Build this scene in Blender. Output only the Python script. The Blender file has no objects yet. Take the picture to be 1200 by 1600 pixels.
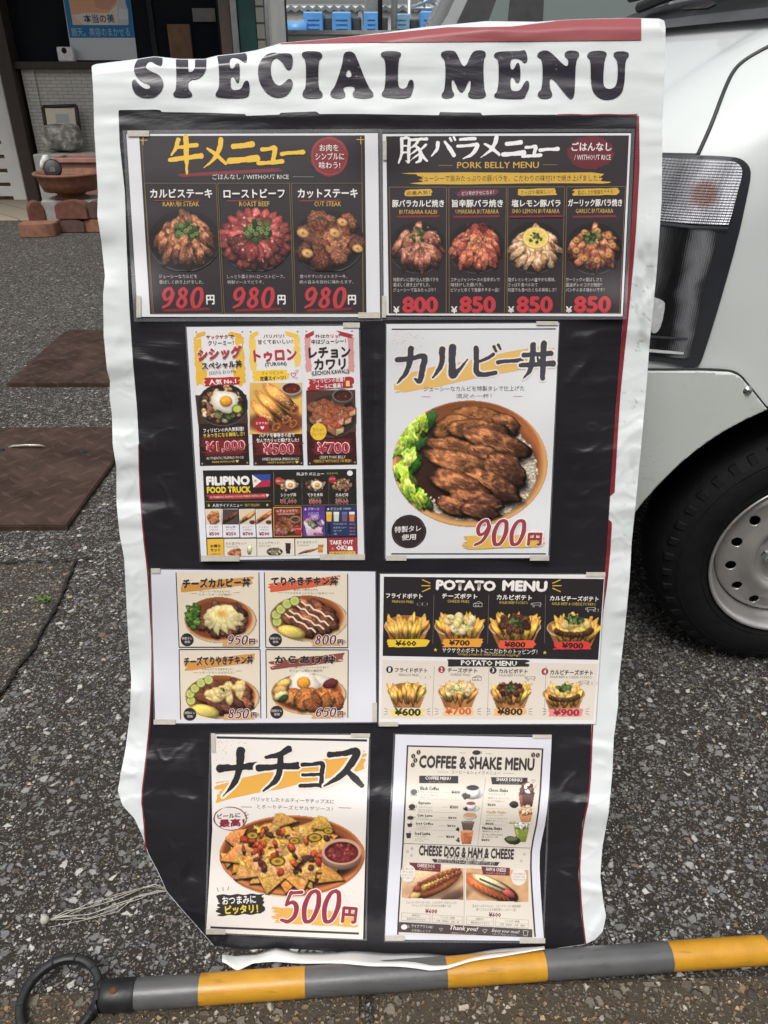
import bpy, bmesh, math, random
import numpy as np
from mathutils import Vector, Matrix
from mathutils.bvhtree import BVHTree

# ------------------------------------------------------------------ camera, sky, sun
SC = bpy.context.scene
COL = SC.collection
FPX, CAM_H, PITCH = 1203.0, 1.066, math.radians(30.0)
cam_data = bpy.data.cameras.new("camera")
cam_data.sensor_fit = 'VERTICAL'
cam_data.sensor_height = 36.0
cam_data.sensor_width = 27.0
cam_data.lens = 36.0 * FPX / 1600.0
cam_data.clip_start = 0.02
cam_data.clip_end = 500.0
cam = bpy.data.objects.new("camera", cam_data)
COL.objects.link(cam)
cam.location = (0, 0, CAM_H)
cam.rotation_euler = (math.pi / 2 - PITCH, 0, 0)
SC.camera = cam

SUN_EL, SUN_AZ = math.radians(62), math.radians(200)      # azimuth clockwise from +Y
world = bpy.data.worlds.new("World")
SC.world = world
world.use_nodes = True
wn = world.node_tree
for n in list(wn.nodes):
    wn.nodes.remove(n)
w_out = wn.nodes.new("ShaderNodeOutputWorld")
w_bg = wn.nodes.new("ShaderNodeBackground")
w_sky = wn.nodes.new("ShaderNodeTexSky")
w_sky.sky_type = 'NISHITA'
w_sky.sun_disc = False
w_sky.sun_elevation = SUN_EL
w_sky.sun_rotation = SUN_AZ
w_sky.air_density = 1.0
w_sky.dust_density = 6.0
w_sky.ozone_density = 0.6
w_hsv = wn.nodes.new("ShaderNodeHueSaturation")            # overcast: the cloud deck is nearly grey
w_hsv.inputs["Saturation"].default_value = 0.22
wn.links.new(w_sky.outputs[0], w_hsv.inputs["Color"])
wn.links.new(w_hsv.outputs[0], w_bg.inputs[0])
w_bg.inputs[1].default_value = 0.145
wn.links.new(w_bg.outputs[0], w_out.inputs[0])

sun_data = bpy.data.lights.new("sun", 'SUN')
sun_data.energy = 1.45
sun_data.angle = math.radians(25)
sun_data.color = (1.0, 0.96, 0.9)
sun = bpy.data.objects.new("sun", sun_data)
COL.objects.link(sun)
sd = Vector((math.sin(SUN_AZ) * math.cos(SUN_EL), math.cos(SUN_AZ) * math.cos(SUN_EL), math.sin(SUN_EL)))
sun.rotation_euler = sd.to_track_quat('Z', 'Y').to_euler()

SC.view_settings.view_transform = 'Standard'
SC.view_settings.look = 'None'
SC.view_settings.gamma = 1.0
SC.view_settings.exposure = 0.12
SC.render.engine = 'CYCLES'
SC.cycles.max_bounces = 8
SC.cycles.transparent_max_bounces = 16
SC.cycles.use_denoising = True

# ------------------------------------------------------------------ geometry helpers
CP, SP = math.cos(PITCH), math.sin(PITCH)


def ray(px, py):
    xc, yc = (px - 600.0) / FPX, (800.0 - py) / FPX
    return (xc, CP + yc * SP, -SP + yc * CP)


def on_ground(px, py, z=0.0):
    d = ray(px, py)
    t = (z - CAM_H) / d[2]
    return Vector((d[0] * t, d[1] * t, z))


def on_wall(px, py, y):
    d = ray(px, py)
    t = y / d[1]
    return Vector((d[0] * t, y, CAM_H + d[2] * t))


def tag(o, label=None, cat=None, group=None, kind=None):
    if label:
        o["label"] = label
    if cat:
        o["category"] = cat
    if group:
        o["group"] = group
    if kind:
        o["kind"] = kind
    return o


def thing(name, loc, label, cat, group=None):
    o = bpy.data.objects.new(name, None)
    COL.objects.link(o)
    o.empty_display_size = 0.05
    o.location = loc
    return tag(o, label, cat, group)


def link(name, me, parent=None, mats=()):
    o = bpy.data.objects.new(name, me)
    COL.objects.link(o)
    for m in mats if isinstance(mats, (list, tuple)) else (mats,):
        me.materials.append(m)
    if parent is not None:
        o.parent = parent
        o.matrix_parent_inverse = Matrix.Translation(parent.location).inverted()
    return o


def from_bm(name, bm, mats, parent=None, smooth=False):
    me = bpy.data.meshes.new(name)
    bm.normal_update()
    bm.to_mesh(me)
    bm.free()
    if smooth:
        for p in me.polygons:
            p.use_smooth = True
    return link(name, me, parent, mats)


def from_py(name, verts, faces, mats, parent=None, smooth=False):
    me = bpy.data.meshes.new(name)
    me.from_pydata([tuple(v) for v in verts], [], faces)
    me.update()
    if smooth:
        for p in me.polygons:
            p.use_smooth = True
    return link(name, me, parent, mats)


def set_parent(o, p):
    o.parent = p
    o.matrix_parent_inverse = Matrix.Translation(p.location).inverted()


def bm_box(bm, lo, hi, bevel=0.0, seg=2, rot=None, mat=0):
    lo, hi = Vector(lo), Vector(hi)
    c, s = (lo + hi) / 2, hi - lo
    b2 = bmesh.new()
    bmesh.ops.create_cube(b2, size=1.0)
    bmesh.ops.scale(b2, vec=s, verts=b2.verts)
    if bevel > 0:
        bmesh.ops.bevel(b2, geom=list(b2.edges), offset=bevel, segments=seg, affect='EDGES', profile=0.5)
    if rot is not None:
        bmesh.ops.rotate(b2, cent=(0, 0, 0), matrix=rot, verts=b2.verts)
    bmesh.ops.translate(b2, vec=c, verts=b2.verts)
    merge(bm, b2, mat)


def merge(bm, b2, mat=0):
    vm = {v: bm.verts.new(v.co) for v in b2.verts}
    for f in b2.faces:
        try:
            nf = bm.faces.new([vm[v] for v in f.verts])
            nf.material_index = mat
            nf.smooth = f.smooth
        except ValueError:
            pass
    b2.free()


def bm_lathe(bm, prof, origin, axis_u, axis_v, axis_w, seg=48, mat=0, closed=False, smooth=True):
    """profile of (radius, height along w) turned about w"""
    o, u, v, w = Vector(origin), Vector(axis_u), Vector(axis_v), Vector(axis_w)
    rings = []
    for r, h in prof:
        rings.append([bm.verts.new(o + w * h + (u * math.cos(2 * math.pi * k / seg) + v * math.sin(2 * math.pi * k / seg)) * r) for k in range(seg)])
    n = len(rings)
    for i in range(n if closed else n - 1):
        a, b = rings[i], rings[(i + 1) % n]
        for k in range(seg):
            try:
                f = bm.faces.new((a[k], a[(k + 1) % seg], b[(k + 1) % seg], b[k]))
            except ValueError:
                continue
            f.material_index = mat
            f.smooth = smooth


def bm_tube(bm, pts, rad, seg=10, mat=0, cap=True):
    pts = [Vector(p) for p in pts]
    rads = rad if isinstance(rad, (list, tuple)) else [rad] * len(pts)
    rings, prev = [], None
    for i, p in enumerate(pts):
        t = (pts[min(i + 1, len(pts) - 1)] - pts[max(i - 1, 0)]).normalized()
        a = Vector((0, 0, 1)) if abs(t.z) < 0.9 else Vector((1, 0, 0))
        u = t.cross(a).normalized() if prev is None else (prev - t * prev.dot(t)).normalized()
        prev = u
        v = t.cross(u)
        rings.append([bm.verts.new(p + (u * math.cos(2 * math.pi * k / seg) + v * math.sin(2 * math.pi * k / seg)) * rads[i]) for k in range(seg)])
    for a, b in zip(rings, rings[1:]):
        for k in range(seg):
            f = bm.faces.new((a[k], a[(k + 1) % seg], b[(k + 1) % seg], b[k]))
            f.material_index = mat
            f.smooth = True
    if cap and len(rings) > 1:
        for r in (rings[0][::-1], rings[-1]):
            f = bm.faces.new(r)
            f.material_index = mat


# ------------------------------------------------------------------ noise
def hash2(ix, iy, seed=0):
    ix = ix.astype(np.int64)
    iy = iy.astype(np.int64)
    n = (ix * 374761393 + iy * 668265263 + seed * 974634777) & 0xFFFFFFFF
    n = ((n ^ (n >> 13)) * 1274126177) & 0xFFFFFFFF
    n = n ^ (n >> 16)
    return n / 4294967295.0


def vnoise(x, y, seed=0):
    x, y = np.asarray(x, float), np.asarray(y, float)
    ix, iy = np.floor(x), np.floor(y)
    fx, fy = x - ix, y - iy
    fx, fy = fx * fx * (3 - 2 * fx), fy * fy * (3 - 2 * fy)
    a, b = hash2(ix, iy, seed), hash2(ix + 1, iy, seed)
    c, d = hash2(ix, iy + 1, seed), hash2(ix + 1, iy + 1, seed)
    return a + (b - a) * fx + (c - a) * fy + (a - b - c + d) * fx * fy


def fbm(x, y, seed=0, octv=3):
    s, amp, tot = 0.0, 1.0, 0.0
    for k in range(octv):
        s = s + amp * vnoise(x * 2 ** k, y * 2 ** k, seed + 17 * k)
        tot += amp
        amp *= 0.5
    return s / tot


def sstep(a, b, x):
    t = np.clip((x - a) / (b - a), 0, 1)
    return t * t * (3 - 2 * t)


# ------------------------------------------------------------------ filled outlines from a signed field (negative inside)
def sdf_fill(F, xs, ys):
    ny, nx = F.shape
    inside = F < 0
    verts, vid, faces = [], {}, []

    def node(i, j):
        k = (j, i)
        if k not in vid:
            vid[k] = len(verts)
            verts.append((xs[i], ys[j]))
        return vid[k]

    def edge(i0, j0, i1, j1):
        if (j0, i0) > (j1, i1):
            i0, j0, i1, j1 = i1, j1, i0, j0
        k = (j0, i0, j1, i1)
        if k not in vid:
            a, b = F[j0, i0], F[j1, i1]
            t = a / (a - b)
            t = min(max(t, 0.02), 0.98)
            vid[k] = len(verts)
            verts.append((xs[i0] + (xs[i1] - xs[i0]) * t, ys[j0] + (ys[j1] - ys[j0]) * t))
        return vid[k]
    cnt = inside[:-1, :-1].astype(int) + inside[:-1, 1:] + inside[1:, :-1] + inside[1:, 1:]
    for j, i in np.argwhere(cnt > 0):
        cs = ((i, j), (i + 1, j), (i + 1, j + 1), (i, j + 1))
        if cnt[j, i] == 4:
            faces.append(tuple(node(*c) for c in cs))
            continue
        poly = []
        for k in range(4):
            a, b = cs[k], cs[(k + 1) % 4]
            ia, ib = inside[a[1], a[0]], inside[b[1], b[0]]
            if ia:
                poly.append(node(*a))
            if ia != ib:
                poly.append(edge(*a, *b))
        if len(poly) >= 3:
            faces.append(tuple(poly))
    return np.array(verts).reshape(-1, 2), faces


def poly_sdf(loops, X, Y):
    d = np.full(X.shape, 1e9)
    ins = np.zeros(X.shape, bool)
    for P in loops:
        n = len(P)
        for k in range(n):
            (x0, y0), (x1, y1) = P[k], P[(k + 1) % n]
            ex, ey = x1 - x0, y1 - y0
            l2 = ex * ex + ey * ey
            if l2 < 1e-12:
                continue
            t = np.clip(((X - x0) * ex + (Y - y0) * ey) / l2, 0, 1)
            d = np.minimum(d, (X - x0 - t * ex) ** 2 + (Y - y0 - t * ey) ** 2)
            if y0 != y1:
                c = ((y0 > Y) != (y1 > Y)) & (X < (x1 - x0) * (Y - y0) / (y1 - y0) + x0)
                ins ^= c
    d = np.sqrt(d)
    return np.where(ins, -d, d)


def chaikin(P, n=2, closed=True):
    for _ in range(n):
        Q = []
        m = len(P)
        if not closed:
            Q.append(P[0])
        for k in range(m if closed else m - 1):
            a, b = P[k], P[(k + 1) % m]
            Q.append(tuple(a[i] * .75 + b[i] * .25 for i in range(len(a))))
            Q.append(tuple(a[i] * .25 + b[i] * .75 for i in range(len(a))))
        if not closed:
            Q.append(P[-1])
        P = Q
    return P


# ------------------------------------------------------------------ materials
def lin(c):
    c = c / 255.0
    return c / 12.92 if c <= 0.04045 else ((c + 0.055) / 1.055) ** 2.4


def rgb(r, g, b):
    return (lin(r), lin(g), lin(b), 1.0)


class NT:
    def __init__(self, name):
        self.m = bpy.data.materials.new(name)
        self.m.use_nodes = True
        self.t = self.m.node_tree
        self.b = self.t.nodes["Principled BSDF"]
        self.out = self.t.nodes["Material Output"]

    def n(self, typ, **kw):
        nd = self.t.nodes.new(typ)
        for k, v in kw.items():
            if k.startswith("i_"):
                key = k[2:].replace("_", " ")
                nd.inputs[key].default_value = v
            else:
                setattr(nd, k, v)
        return nd

    def l(self, a, b):
        self.t.links.new(a, b)

    def mix(self, fac, a, b, blend='MIX'):
        nd = self.t.nodes.new("ShaderNodeMix")
        nd.data_type = 'RGBA'
        nd.blend_type = blend
        for idx, v in ((0, fac), (6, a), (7, b)):
            if isinstance(v, bpy.types.NodeSocket):
                self.l(v, nd.inputs[idx])
            else:
                nd.inputs[idx].default_value = v
        return nd.outputs[2]

    def math(self, op, a, b=0.0, clamp=False):
        nd = self.t.nodes.new("ShaderNodeMath")
        nd.operation = op
        nd.use_clamp = clamp
        for idx, v in ((0, a), (1, b)):
            if isinstance(v, bpy.types.NodeSocket):
                self.l(v, nd.inputs[idx])
            else:
                nd.inputs[idx].default_value = v
        return nd.outputs[0]

    def ramp(self, fac, stops, interp='LINEAR'):
        nd = self.t.nodes.new("ShaderNodeValToRGB")
        nd.color_ramp.interpolation = interp
        els = nd.color_ramp.elements
        while len(els) < len(stops):
            els.new(0.5)
        for e, (p, c) in zip(els, stops):
            e.position = p
            e.color = c if len(c) == 4 else (*c, 1)
        self.l(fac, nd.inputs[0])
        return nd.outputs[0]

    def noise(self, scale, detail=3, rough=0.55, vec=None, dist=0.0):
        nd = self.t.nodes.new("ShaderNodeTexNoise")
        nd.inputs["Scale"].default_value = scale
        nd.inputs["Detail"].default_value = detail
        nd.inputs["Roughness"].default_value = rough
        nd.inputs["Distortion"].default_value = dist
        if vec is not None:
            self.l(vec, nd.inputs["Vector"])
        return nd.outputs[0]

    def voro(self, scale, vec, feature='F1', rand=1.0):
        nd = self.t.nodes.new("ShaderNodeTexVoronoi")
        nd.feature = feature
        nd.inputs["Scale"].default_value = scale
        nd.inputs["Randomness"].default_value = rand
        self.l(vec, nd.inputs["Vector"])
        return nd

    def pos(self):
        return self.t.nodes.new("ShaderNodeNewGeometry").outputs["Position"]

    def bump(self, h, strength=0.3, dist=0.01):
        nd = self.t.nodes.new("ShaderNodeBump")
        nd.inputs["Strength"].default_value = strength
        nd.inputs["Distance"].default_value = dist
        self.l(h, nd.inputs["Height"])
        self.l(nd.outputs[0], self.b.inputs["Normal"])


def simple(name, col, rough=0.6, metal=0.0, var=0.15, scale=30.0, bump=0.0, spec=0.5, coat=0.0, streak=None):
    """a plain surface with uneven tone and roughness"""
    t = NT(name)
    p = t.pos()
    if streak:
        mp = t.n("ShaderNodeMapping")
        mp.inputs["Scale"].default_value = streak
        t.l(p, mp.inputs["Vector"])
        p = mp.outputs[0]
    nz = t.noise(scale, 4, 0.6, p)
    dark = tuple(c * (1 - var) for c in col[:3]) + (1,)
    lite = tuple(min(1, c * (1 + var)) for c in col[:3]) + (1,)
    t.l(t.ramp(nz, [(0.3, dark), (0.7, lite)]), t.b.inputs["Base Color"])
    t.l(t.ramp(nz, [(0.3, (max(0, rough - .08),) * 3), (0.7, (min(1, rough + .08),) * 3)]), t.b.inputs["Roughness"])
    t.b.inputs["Metallic"].default_value = metal
    t.b.inputs["Specular IOR Level"].default_value = spec
    t.b.inputs["Coat Weight"].default_value = coat
    if bump:
        t.bump(t.noise(scale * 3, 4, 0.6, p), bump, 0.004)
    return t.m
# ------------------------------------------------------------------ printed matter on the banner
# ---- the hanging vinyl: depth of its surface along each line of sight, in metres
SHEET_BOXES = []


def noise_mask(px, py):
    m = np.ones(np.shape(px))
    for q in SHEET_BOXES:
        xs = [p[0] for p in q]
        ys = [p[1] for p in q]
        x0, x1, y0, y1 = min(xs), max(xs), min(ys), max(ys)
        dx = np.maximum(np.maximum(x0 - px, px - x1), 0)
        dy = np.maximum(np.maximum(y0 - py, py - y1), 0)
        m = np.minimum(m, sstep(0, 26, np.sqrt(dx * dx + dy * dy)))
    return m


def banner_depth(px, py):
    px, py = np.asarray(px, float), np.asarray(py, float)
    iv = 1.064 - 0.000178 * (py - 345)
    s = np.clip(py - 1000, 0, None)
    iv = iv + 0.000183 * (s * s / 160) * (s < 160) * 0.5 + 0.000183 * (s - 80) * (s >= 160)
    z = 1.0 / iv
    m = noise_mask(px, py)
    left = np.exp(-np.clip(px - 140 - (py - 100) * 0.06, 0, None) / 45.0)
    right = np.exp(-np.clip(1040 - (py - 50) * 0.07 - px, 0, None) / 45.0)
    low = sstep(1150, 1450, py)
    wob = (fbm(px / 260.0, py / 46.0, 5, 3) - 0.5) * 0.007 * (0.10 + 0.90 * m) * (0.55 + 0.6 * sstep(450, 900, py))
    wob = wob + (fbm(px / 90.0, py / 30.0, 41, 2) - 0.5) * 0.0022 * m
    ridge = np.abs(fbm(px / 120.0 + py / 190.0, py / 75.0 - px / 300.0, 23, 2) - 0.5)
    wob = wob + (np.minimum(ridge, .11) - 0.06) * 0.020 * m * sstep(380, 620, py)
    r2 = np.abs(fbm(px / 52.0 - py / 140.0 + 7, py / 40.0 + px / 90.0, 57, 2) - 0.5)
    wob = wob + (np.minimum(r2, .06) - 0.03) * 0.014 * m * sstep(420, 760, py)
    wob = wob + np.sin(py / 30.0 + 1.4 * np.sin(py / 57.0)) * 0.0036 * left * sstep(250, 420, py)
    wob = wob + np.sin(py / 34.0 + 2.0 + 1.3 * np.sin(py / 71.0)) * 0.0028 * right * sstep(200, 420, py)
    # a soft crease across the lowest row and sheets bowing where tape lets go
    wob = wob - 0.012 * np.exp(-((py - 1262 - 0.02 * (px - 600)) / 34.0) ** 2) * (0.55 + 0.45 * np.cos((px - 860) / 190.0))
    wob = wob + 0.006 * np.exp(-((py - 1345) / 45.0) ** 2)
    wob = wob - 0.004 * np.exp(-((py - 700) / 60.0) ** 2) * sstep(700, 1000, px)
    wob = wob + low * 0.006 * np.sin(px / 62.0 + 0.5)
    # the vinyl rolls away over its rail at the top
    edge = top_edge(px)
    k = np.clip(1 - (py - edge) / 16.0, 0, 1.4)
    wob = wob + 0.016 * k * k
    # and the lower left corner is rolled under
    c = (px - 230) * 0.62 - (py - 1330) * 0.78
    k2 = np.clip(1 - (c + 70) / 75.0, 0, 1.2) * sstep(1300, 1380, py) * (px < 420)
    wob = wob + 0.022 * k2 * k2
    return z + wob


TOP_X = [120, 143, 150, 215, 240, 262, 280, 320, 337, 375, 402, 440, 520, 600, 665, 760, 840, 900, 980, 1030, 1040, 1060]
TOP_Y = [108, 103, 100, 92, 88, 90, 92, 92, 87, 83, 78, 67, 60, 51, 42, 33, 34, 30, 28, 29, 36, 40]


def top_edge(px):
    return np.interp(px, TOP_X, TOP_Y)


def B3(px, py, off=0.0):
    """point of the banner surface seen at (px, py), raised by off towards the viewer"""
    px, py = np.asarray(px, float), np.asarray(py, float)
    t = banner_depth(px, py) - off
    xc, yc = (px - 600.0) / FPX, (800.0 - py) / FPX
    return np.stack([xc * t, (CP + yc * SP) * t, CAM_H + (-SP + yc * CP) * t], -1)


def srgb(c):
    c = np.asarray(c, float) / 255.0
    return np.where(c <= 0.04045, c / 12.92, ((np.clip(c, 0, 1) + 0.055) / 1.055) ** 2.4)


STEP = 0.0001


class Print:
    """collects inked shapes in picture units of one sheet and lays them on its surface as one mesh"""

    def __init__(self, base_off, step=STEP):
        self.off, self.lift = base_off, step
        self.V, self.C, self.F, self.M = [], [], [], []
        self.n = 0
        self.boxes = []

    curl = ()

    def bow(self, px, py):
        """corners of the laminate standing a little off the vinyl: (x, y, height, reach)"""
        o = np.zeros(np.shape(px))
        for x, y, h, r in self.curl:
            o = o + h * np.exp(-((px - x) ** 2 + (py - y) ** 2) / (r * r))
        return o

    def level(self, x0, y0, x1, y1):
        lv = 0
        for b in self.boxes:
            if b[0] < x1 and b[2] > x0 and b[1] < y1 and b[3] > y0:
                lv = max(lv, b[4] + 1)
        self.boxes.append((x0, y0, x1, y1, lv))
        return lv

    def add(self, xy, faces, color, level=None, mat=0):
        xy = np.asarray(xy, float)
        if len(xy) == 0 or len(faces) == 0:
            return
        if level is None:
            level = self.level(xy[:, 0].min(), xy[:, 1].min(), xy[:, 0].max(), xy[:, 1].max())
        self.V.append(B3(xy[:, 0], xy[:, 1], self.off + level * self.lift + self.bow(xy[:, 0], xy[:, 1])))
        col = np.asarray(color, float)
        if col.ndim == 1:
            col = np.tile(col, (len(xy), 1))
        self.C.append(srgb(col))
        n = self.n
        self.F.extend([tuple(int(i) + n for i in f) for f in faces])
        self.M.extend([mat] * len(faces))
        self.n += len(xy)

    def build(self, name, mats, parent=None, smooth_faces=True):
        V = np.concatenate(self.V)
        Cc = np.concatenate(self.C)
        me = bpy.data.meshes.new(name)
        F = self.F
        lens = np.array([len(f) for f in F], np.int32)
        loops = np.fromiter((i for f in F for i in f), np.int32, int(lens.sum()))
        me.vertices.add(len(V))
        me.vertices.foreach_set("co", V.astype(np.float32).ravel())
        me.loops.add(len(loops))
        me.loops.foreach_set("vertex_index", loops)
        me.polygons.add(len(F))
        me.polygons.foreach_set("loop_start", np.concatenate([[0], np.cumsum(lens)[:-1]]).astype(np.int32))
        me.polygons.foreach_set("loop_total", lens)
        me.update(calc_edges=True)
        me.validate()
        at = me.color_attributes.new("ink", 'FLOAT_COLOR', 'POINT')
        at.data.foreach_set("color", np.concatenate([Cc, np.ones((len(Cc), 1))], 1).astype(np.float32).ravel())
        o = link(name, me, parent, mats)
        if len(me.polygons) == len(self.M):
            me.polygons.foreach_set("material_index", np.array(self.M, np.int32))
        me.polygons.foreach_set("use_smooth", np.ones(len(me.polygons), bool))
        # one even side for the normals: towards the viewer
        return o


# ---- glyph shapes (Blender's own built-in font), cached
GLY = {}


def glyphs(text, bold=0.0, res=2, spacing=1.0):
    key = (text, bold, res, spacing)
    if key not in GLY:
        c = bpy.data.curves.new("glyph", "FONT")
        c.body = text
        c.offset = bold
        c.resolution_u = res
        c.space_character = spacing
        c.dimensions = '2D'
        c.fill_mode = 'FRONT'
        o = bpy.data.objects.new("glyph", c)
        m = o.to_mesh()
        v = np.zeros(len(m.vertices) * 3, np.float32)
        m.vertices.foreach_get("co", v)
        v = v.reshape(-1, 3)[:, :2].astype(float)
        f = [tuple(p.vertices) for p in m.polygons]
        o.to_mesh_clear()
        bpy.data.objects.remove(o)
        bpy.data.curves.remove(c)
        GLY[key] = (v, f)
    return GLY[key]


# ---- brush writing: strokes of (x, y, half-width) in a unit box
def S_(*p):
    return list(p)


BR = {
    "カ": [S_((.06, .33, .07), (.5, .29, .055), (.86, .25, .075), (.83, .55, .075), (.74, .9, .065), (.6, .86, .03)), S_((.46, .04, .075), (.44, .35, .07), (.32, .68, .06), (.06, .97, .02))],
    "ル": [S_((.27, .12, .07), (.27, .5, .06), (.17, .75, .045), (.03, .94, .015)), S_((.56, .06, .08), (.56, .5, .075), (.57, .86, .085), (.72, .76, .05), (.98, .42, .018))],
    "ビ": [S_((.16, .1, .075), (.17, .5, .07), (.19, .84, .08), (.4, .93, .065), (.84, .88, .06)), S_((.74, .3, .055), (.5, .44, .05), (.2, .54, .03)), S_((.76, .05, .04), (.84, .2, .03)), S_((.91, .0, .04), (.99, .14, .03))],
    "ー": [S_((.05, .6, .075), (.3, .5, .06), (.7, .46, .06), (.94, .42, .09))],
    "丼": [S_((.1, .34, .065), (.5, .32, .05), (.9, .3, .07)), S_((.02, .62, .06), (.5, .6, .05), (.98, .58, .075)), S_((.36, .06, .07), (.35, .5, .065), (.28, .78, .05), (.1, .99, .015)), S_((.68, .02, .075), (.68, .5, .07), (.69, .98, .06)), S_((.5, .4, .02), (.56, .52, .045))],
    "ナ": [S_((.03, .4, .085), (.5, .37, .055), (.97, .33, .08)), S_((.55, .03, .095), (.53, .35, .07), (.42, .68, .06), (.12, .99, .015))],
    "チ": [S_((.76, .06, .07), (.5, .19, .055), (.2, .24, .03)), S_((.02, .48, .075), (.5, .45, .055), (.98, .42, .075)), S_((.56, .2, .06), (.55, .5, .065), (.45, .76, .055), (.15, .99, .015))],
    "ョ": [S_((.12, .16, .06), (.5, .14, .05), (.84, .12, .075), (.84, .5, .065), (.82, .9, .07)), S_((.14, .53, .05), (.8, .5, .05)), S_((.06, .92, .06), (.82, .88, .06))],
    "ス": [S_((.14, .17, .06), (.45, .14, .05), (.82, .09, .085), (.66, .44, .075), (.38, .74, .06), (.02, .97, .02)), S_((.58, .56, .05), (.78, .76, .075), (.97, .95, .05))],
    "メ": [S_((.74, .03, .08), (.68, .3, .075), (.46, .66, .055), (.04, .98, .015)), S_((.2, .34, .04), (.5, .52, .06), (.88, .84, .055))],
    "ニ": [S_((.18, .24, .08), (.5, .22, .07), (.82, .16, .09)), S_((.03, .84, .09), (.5, .8, .075), (.97, .74, .1))],
    "ュ": [S_((.2, .2, .07), (.45, .18, .06), (.7, .14, .08), (.66, .5, .075), (.6, .84, .06)), S_((.03, .88, .07), (.5, .86, .06), (.97, .8, .08))],
    "牛": [S_((.3, .1, .06), (.22, .3, .05), (.06, .5, .025)), S_((.24, .3, .045), (.55, .27, .045), (.86, .24, .055)), S_((.02, .62, .06), (.5, .57, .05), (.98, .52, .065)), S_((.54, .02, .065), (.53, .5, .06), (.52, .99, .025))],
    "豚": [S_((.12, .08, 0.058), (.12, .6, 0.052), (.02, .97, 0.026)), S_((.12, .08, 0.039), (.36, .07, 0.058), (.36, .6, 0.058), (.35, .94, 0.052), (.27, .9, 0.026)), S_((.14, .34, 0.033), (.34, .34, 0.033)), S_((.14, .58, 0.033), (.34, .58, 0.033)), S_((.43, .12, 0.046), (.97, .08, 0.058)), S_((.7, .12, 0.046), (.6, .28, 0.046), (.43, .42, 0.019)), S_((.58, .3, 0.039), (.74, .52, 0.058), (.75, .84, 0.065), (.62, .96, 0.026)), S_((.7, .44, 0.039), (.42, .66, 0.019)), S_((.74, .62, 0.039), (.4, .9, 0.019)), S_((.95, .3, 0.046), (.76, .5, 0.026)), S_((.76, .5, 0.039), (.84, .72, 0.058), (.99, .9, 0.039))],
    "バ": [S_((.3, .28, .06), (.26, .6, .055), (.04, .92, .02)), S_((.58, .24, .04), (.76, .54, .07), (.94, .88, .06)), S_((.78, .05, .035), (.84, .2, .03)), S_((.92, .0, .035), (.98, .15, .03))],
    "ラ": [S_((.18, .12, .055), (.8, .08, .06)), S_((.06, .42, .055), (.5, .4, .05), (.9, .36, .07), (.8, .64, .07), (.6, .84, .05), (.28, .98, .015))],
    "0": [S_((.55, .05, .1), (.3, .14, .12), (.15, .5, .14), (.3, .88, .12), (.5, .95, .1), (.72, .86, .12), (.86, .5, .14), (.75, .14, .12), (.55, .05, .1))],
    "9": [S_((.84, .3, .1), (.62, .06, .1), (.3, .14, .12), (.18, .36, .12), (.36, .58, .1), (.66, .5, .09), (.84, .28, .12), (.8, .55, .12), (.6, .82, .11), (.22, .96, .08))],
    "8": [S_((.74, .2, .1), (.5, .06, .1), (.26, .2, .12), (.4, .42, .11), (.68, .56, .12), (.78, .78, .12), (.5, .95, .1), (.2, .8, .12), (.32, .55, .1), (.66, .4, .1), (.76, .2, .1))],
    "5": [S_((.9, .08, .1), (.58, .1, .09), (.34, .12, .09)), S_((.34, .1, .1), (.26, .3, .09), (.24, .46, .1)), S_((.24, .46, .08), (.54, .38, .1), (.8, .52, .13), (.8, .78, .13), (.52, .94, .11), (.14, .9, .08))],
    "6": [S_((.82, .1, .08), (.52, .1, .1), (.24, .36, .13), (.18, .68, .13), (.42, .94, .11), (.74, .84, .12), (.8, .62, .11), (.6, .45, .09), (.3, .58, .09))],
}


def stroke_pts(st, n=14):
    P = [np.array(p, float) for p in st]
    P = [2 * P[0] - P[1]] + P + [2 * P[-1] - P[-2]]
    out = []
    for k in range(1, len(P) - 2):
        p0, p1, p2, p3 = P[k - 1:k + 3]
        for t in np.linspace(0, 1, n, endpoint=False):
            q = 0.5 * ((2 * p1) + (-p0 + p2) * t + (2 * p0 - 5 * p1 + 4 * p2 - p3) * t * t + (-p0 + 3 * p1 - 3 * p2 + p3) * t ** 3)
            q[2] = max(0.004, p1[2] + (p2[2] - p1[2]) * t)
            out.append(q)
    out.append(P[-2])
    return np.array(out)


BRC = {}


def brush_glyph(ch, asp, grow=0.0, rough=0.018, res=0.02):
    """filled brush character; asp = height / width so that strokes keep an even pen"""
    key = (ch, round(asp, 1), grow, rough, res)
    if key in BRC:
        return BRC[key]
    m = 0.14 + grow
    xs = np.arange(-m, 1 + m, res)
    ys = np.arange(-m, 1 + m, res / max(asp, 0.2))
    X, Y = np.meshgrid(xs, ys)
    D = np.full(X.shape, 9.0)
    fat = 1.0 if ch in "0123456789豚" else 1.26
    for st in BR[ch]:
        for x, y, r in stroke_pts(st):
            D = np.minimum(D, np.hypot(X - x, (Y - y) * asp) - r * fat)
    nz = (fbm(X * 9, Y * 9 * asp, len(BRC) + 3, 3) - 0.5) * rough * 2.4
    D = D - grow + (nz if grow == 0 else 0)
    v, f = sdf_fill(D, xs, ys)
    BRC[key] = (v, f)
    return BRC[key]


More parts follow.
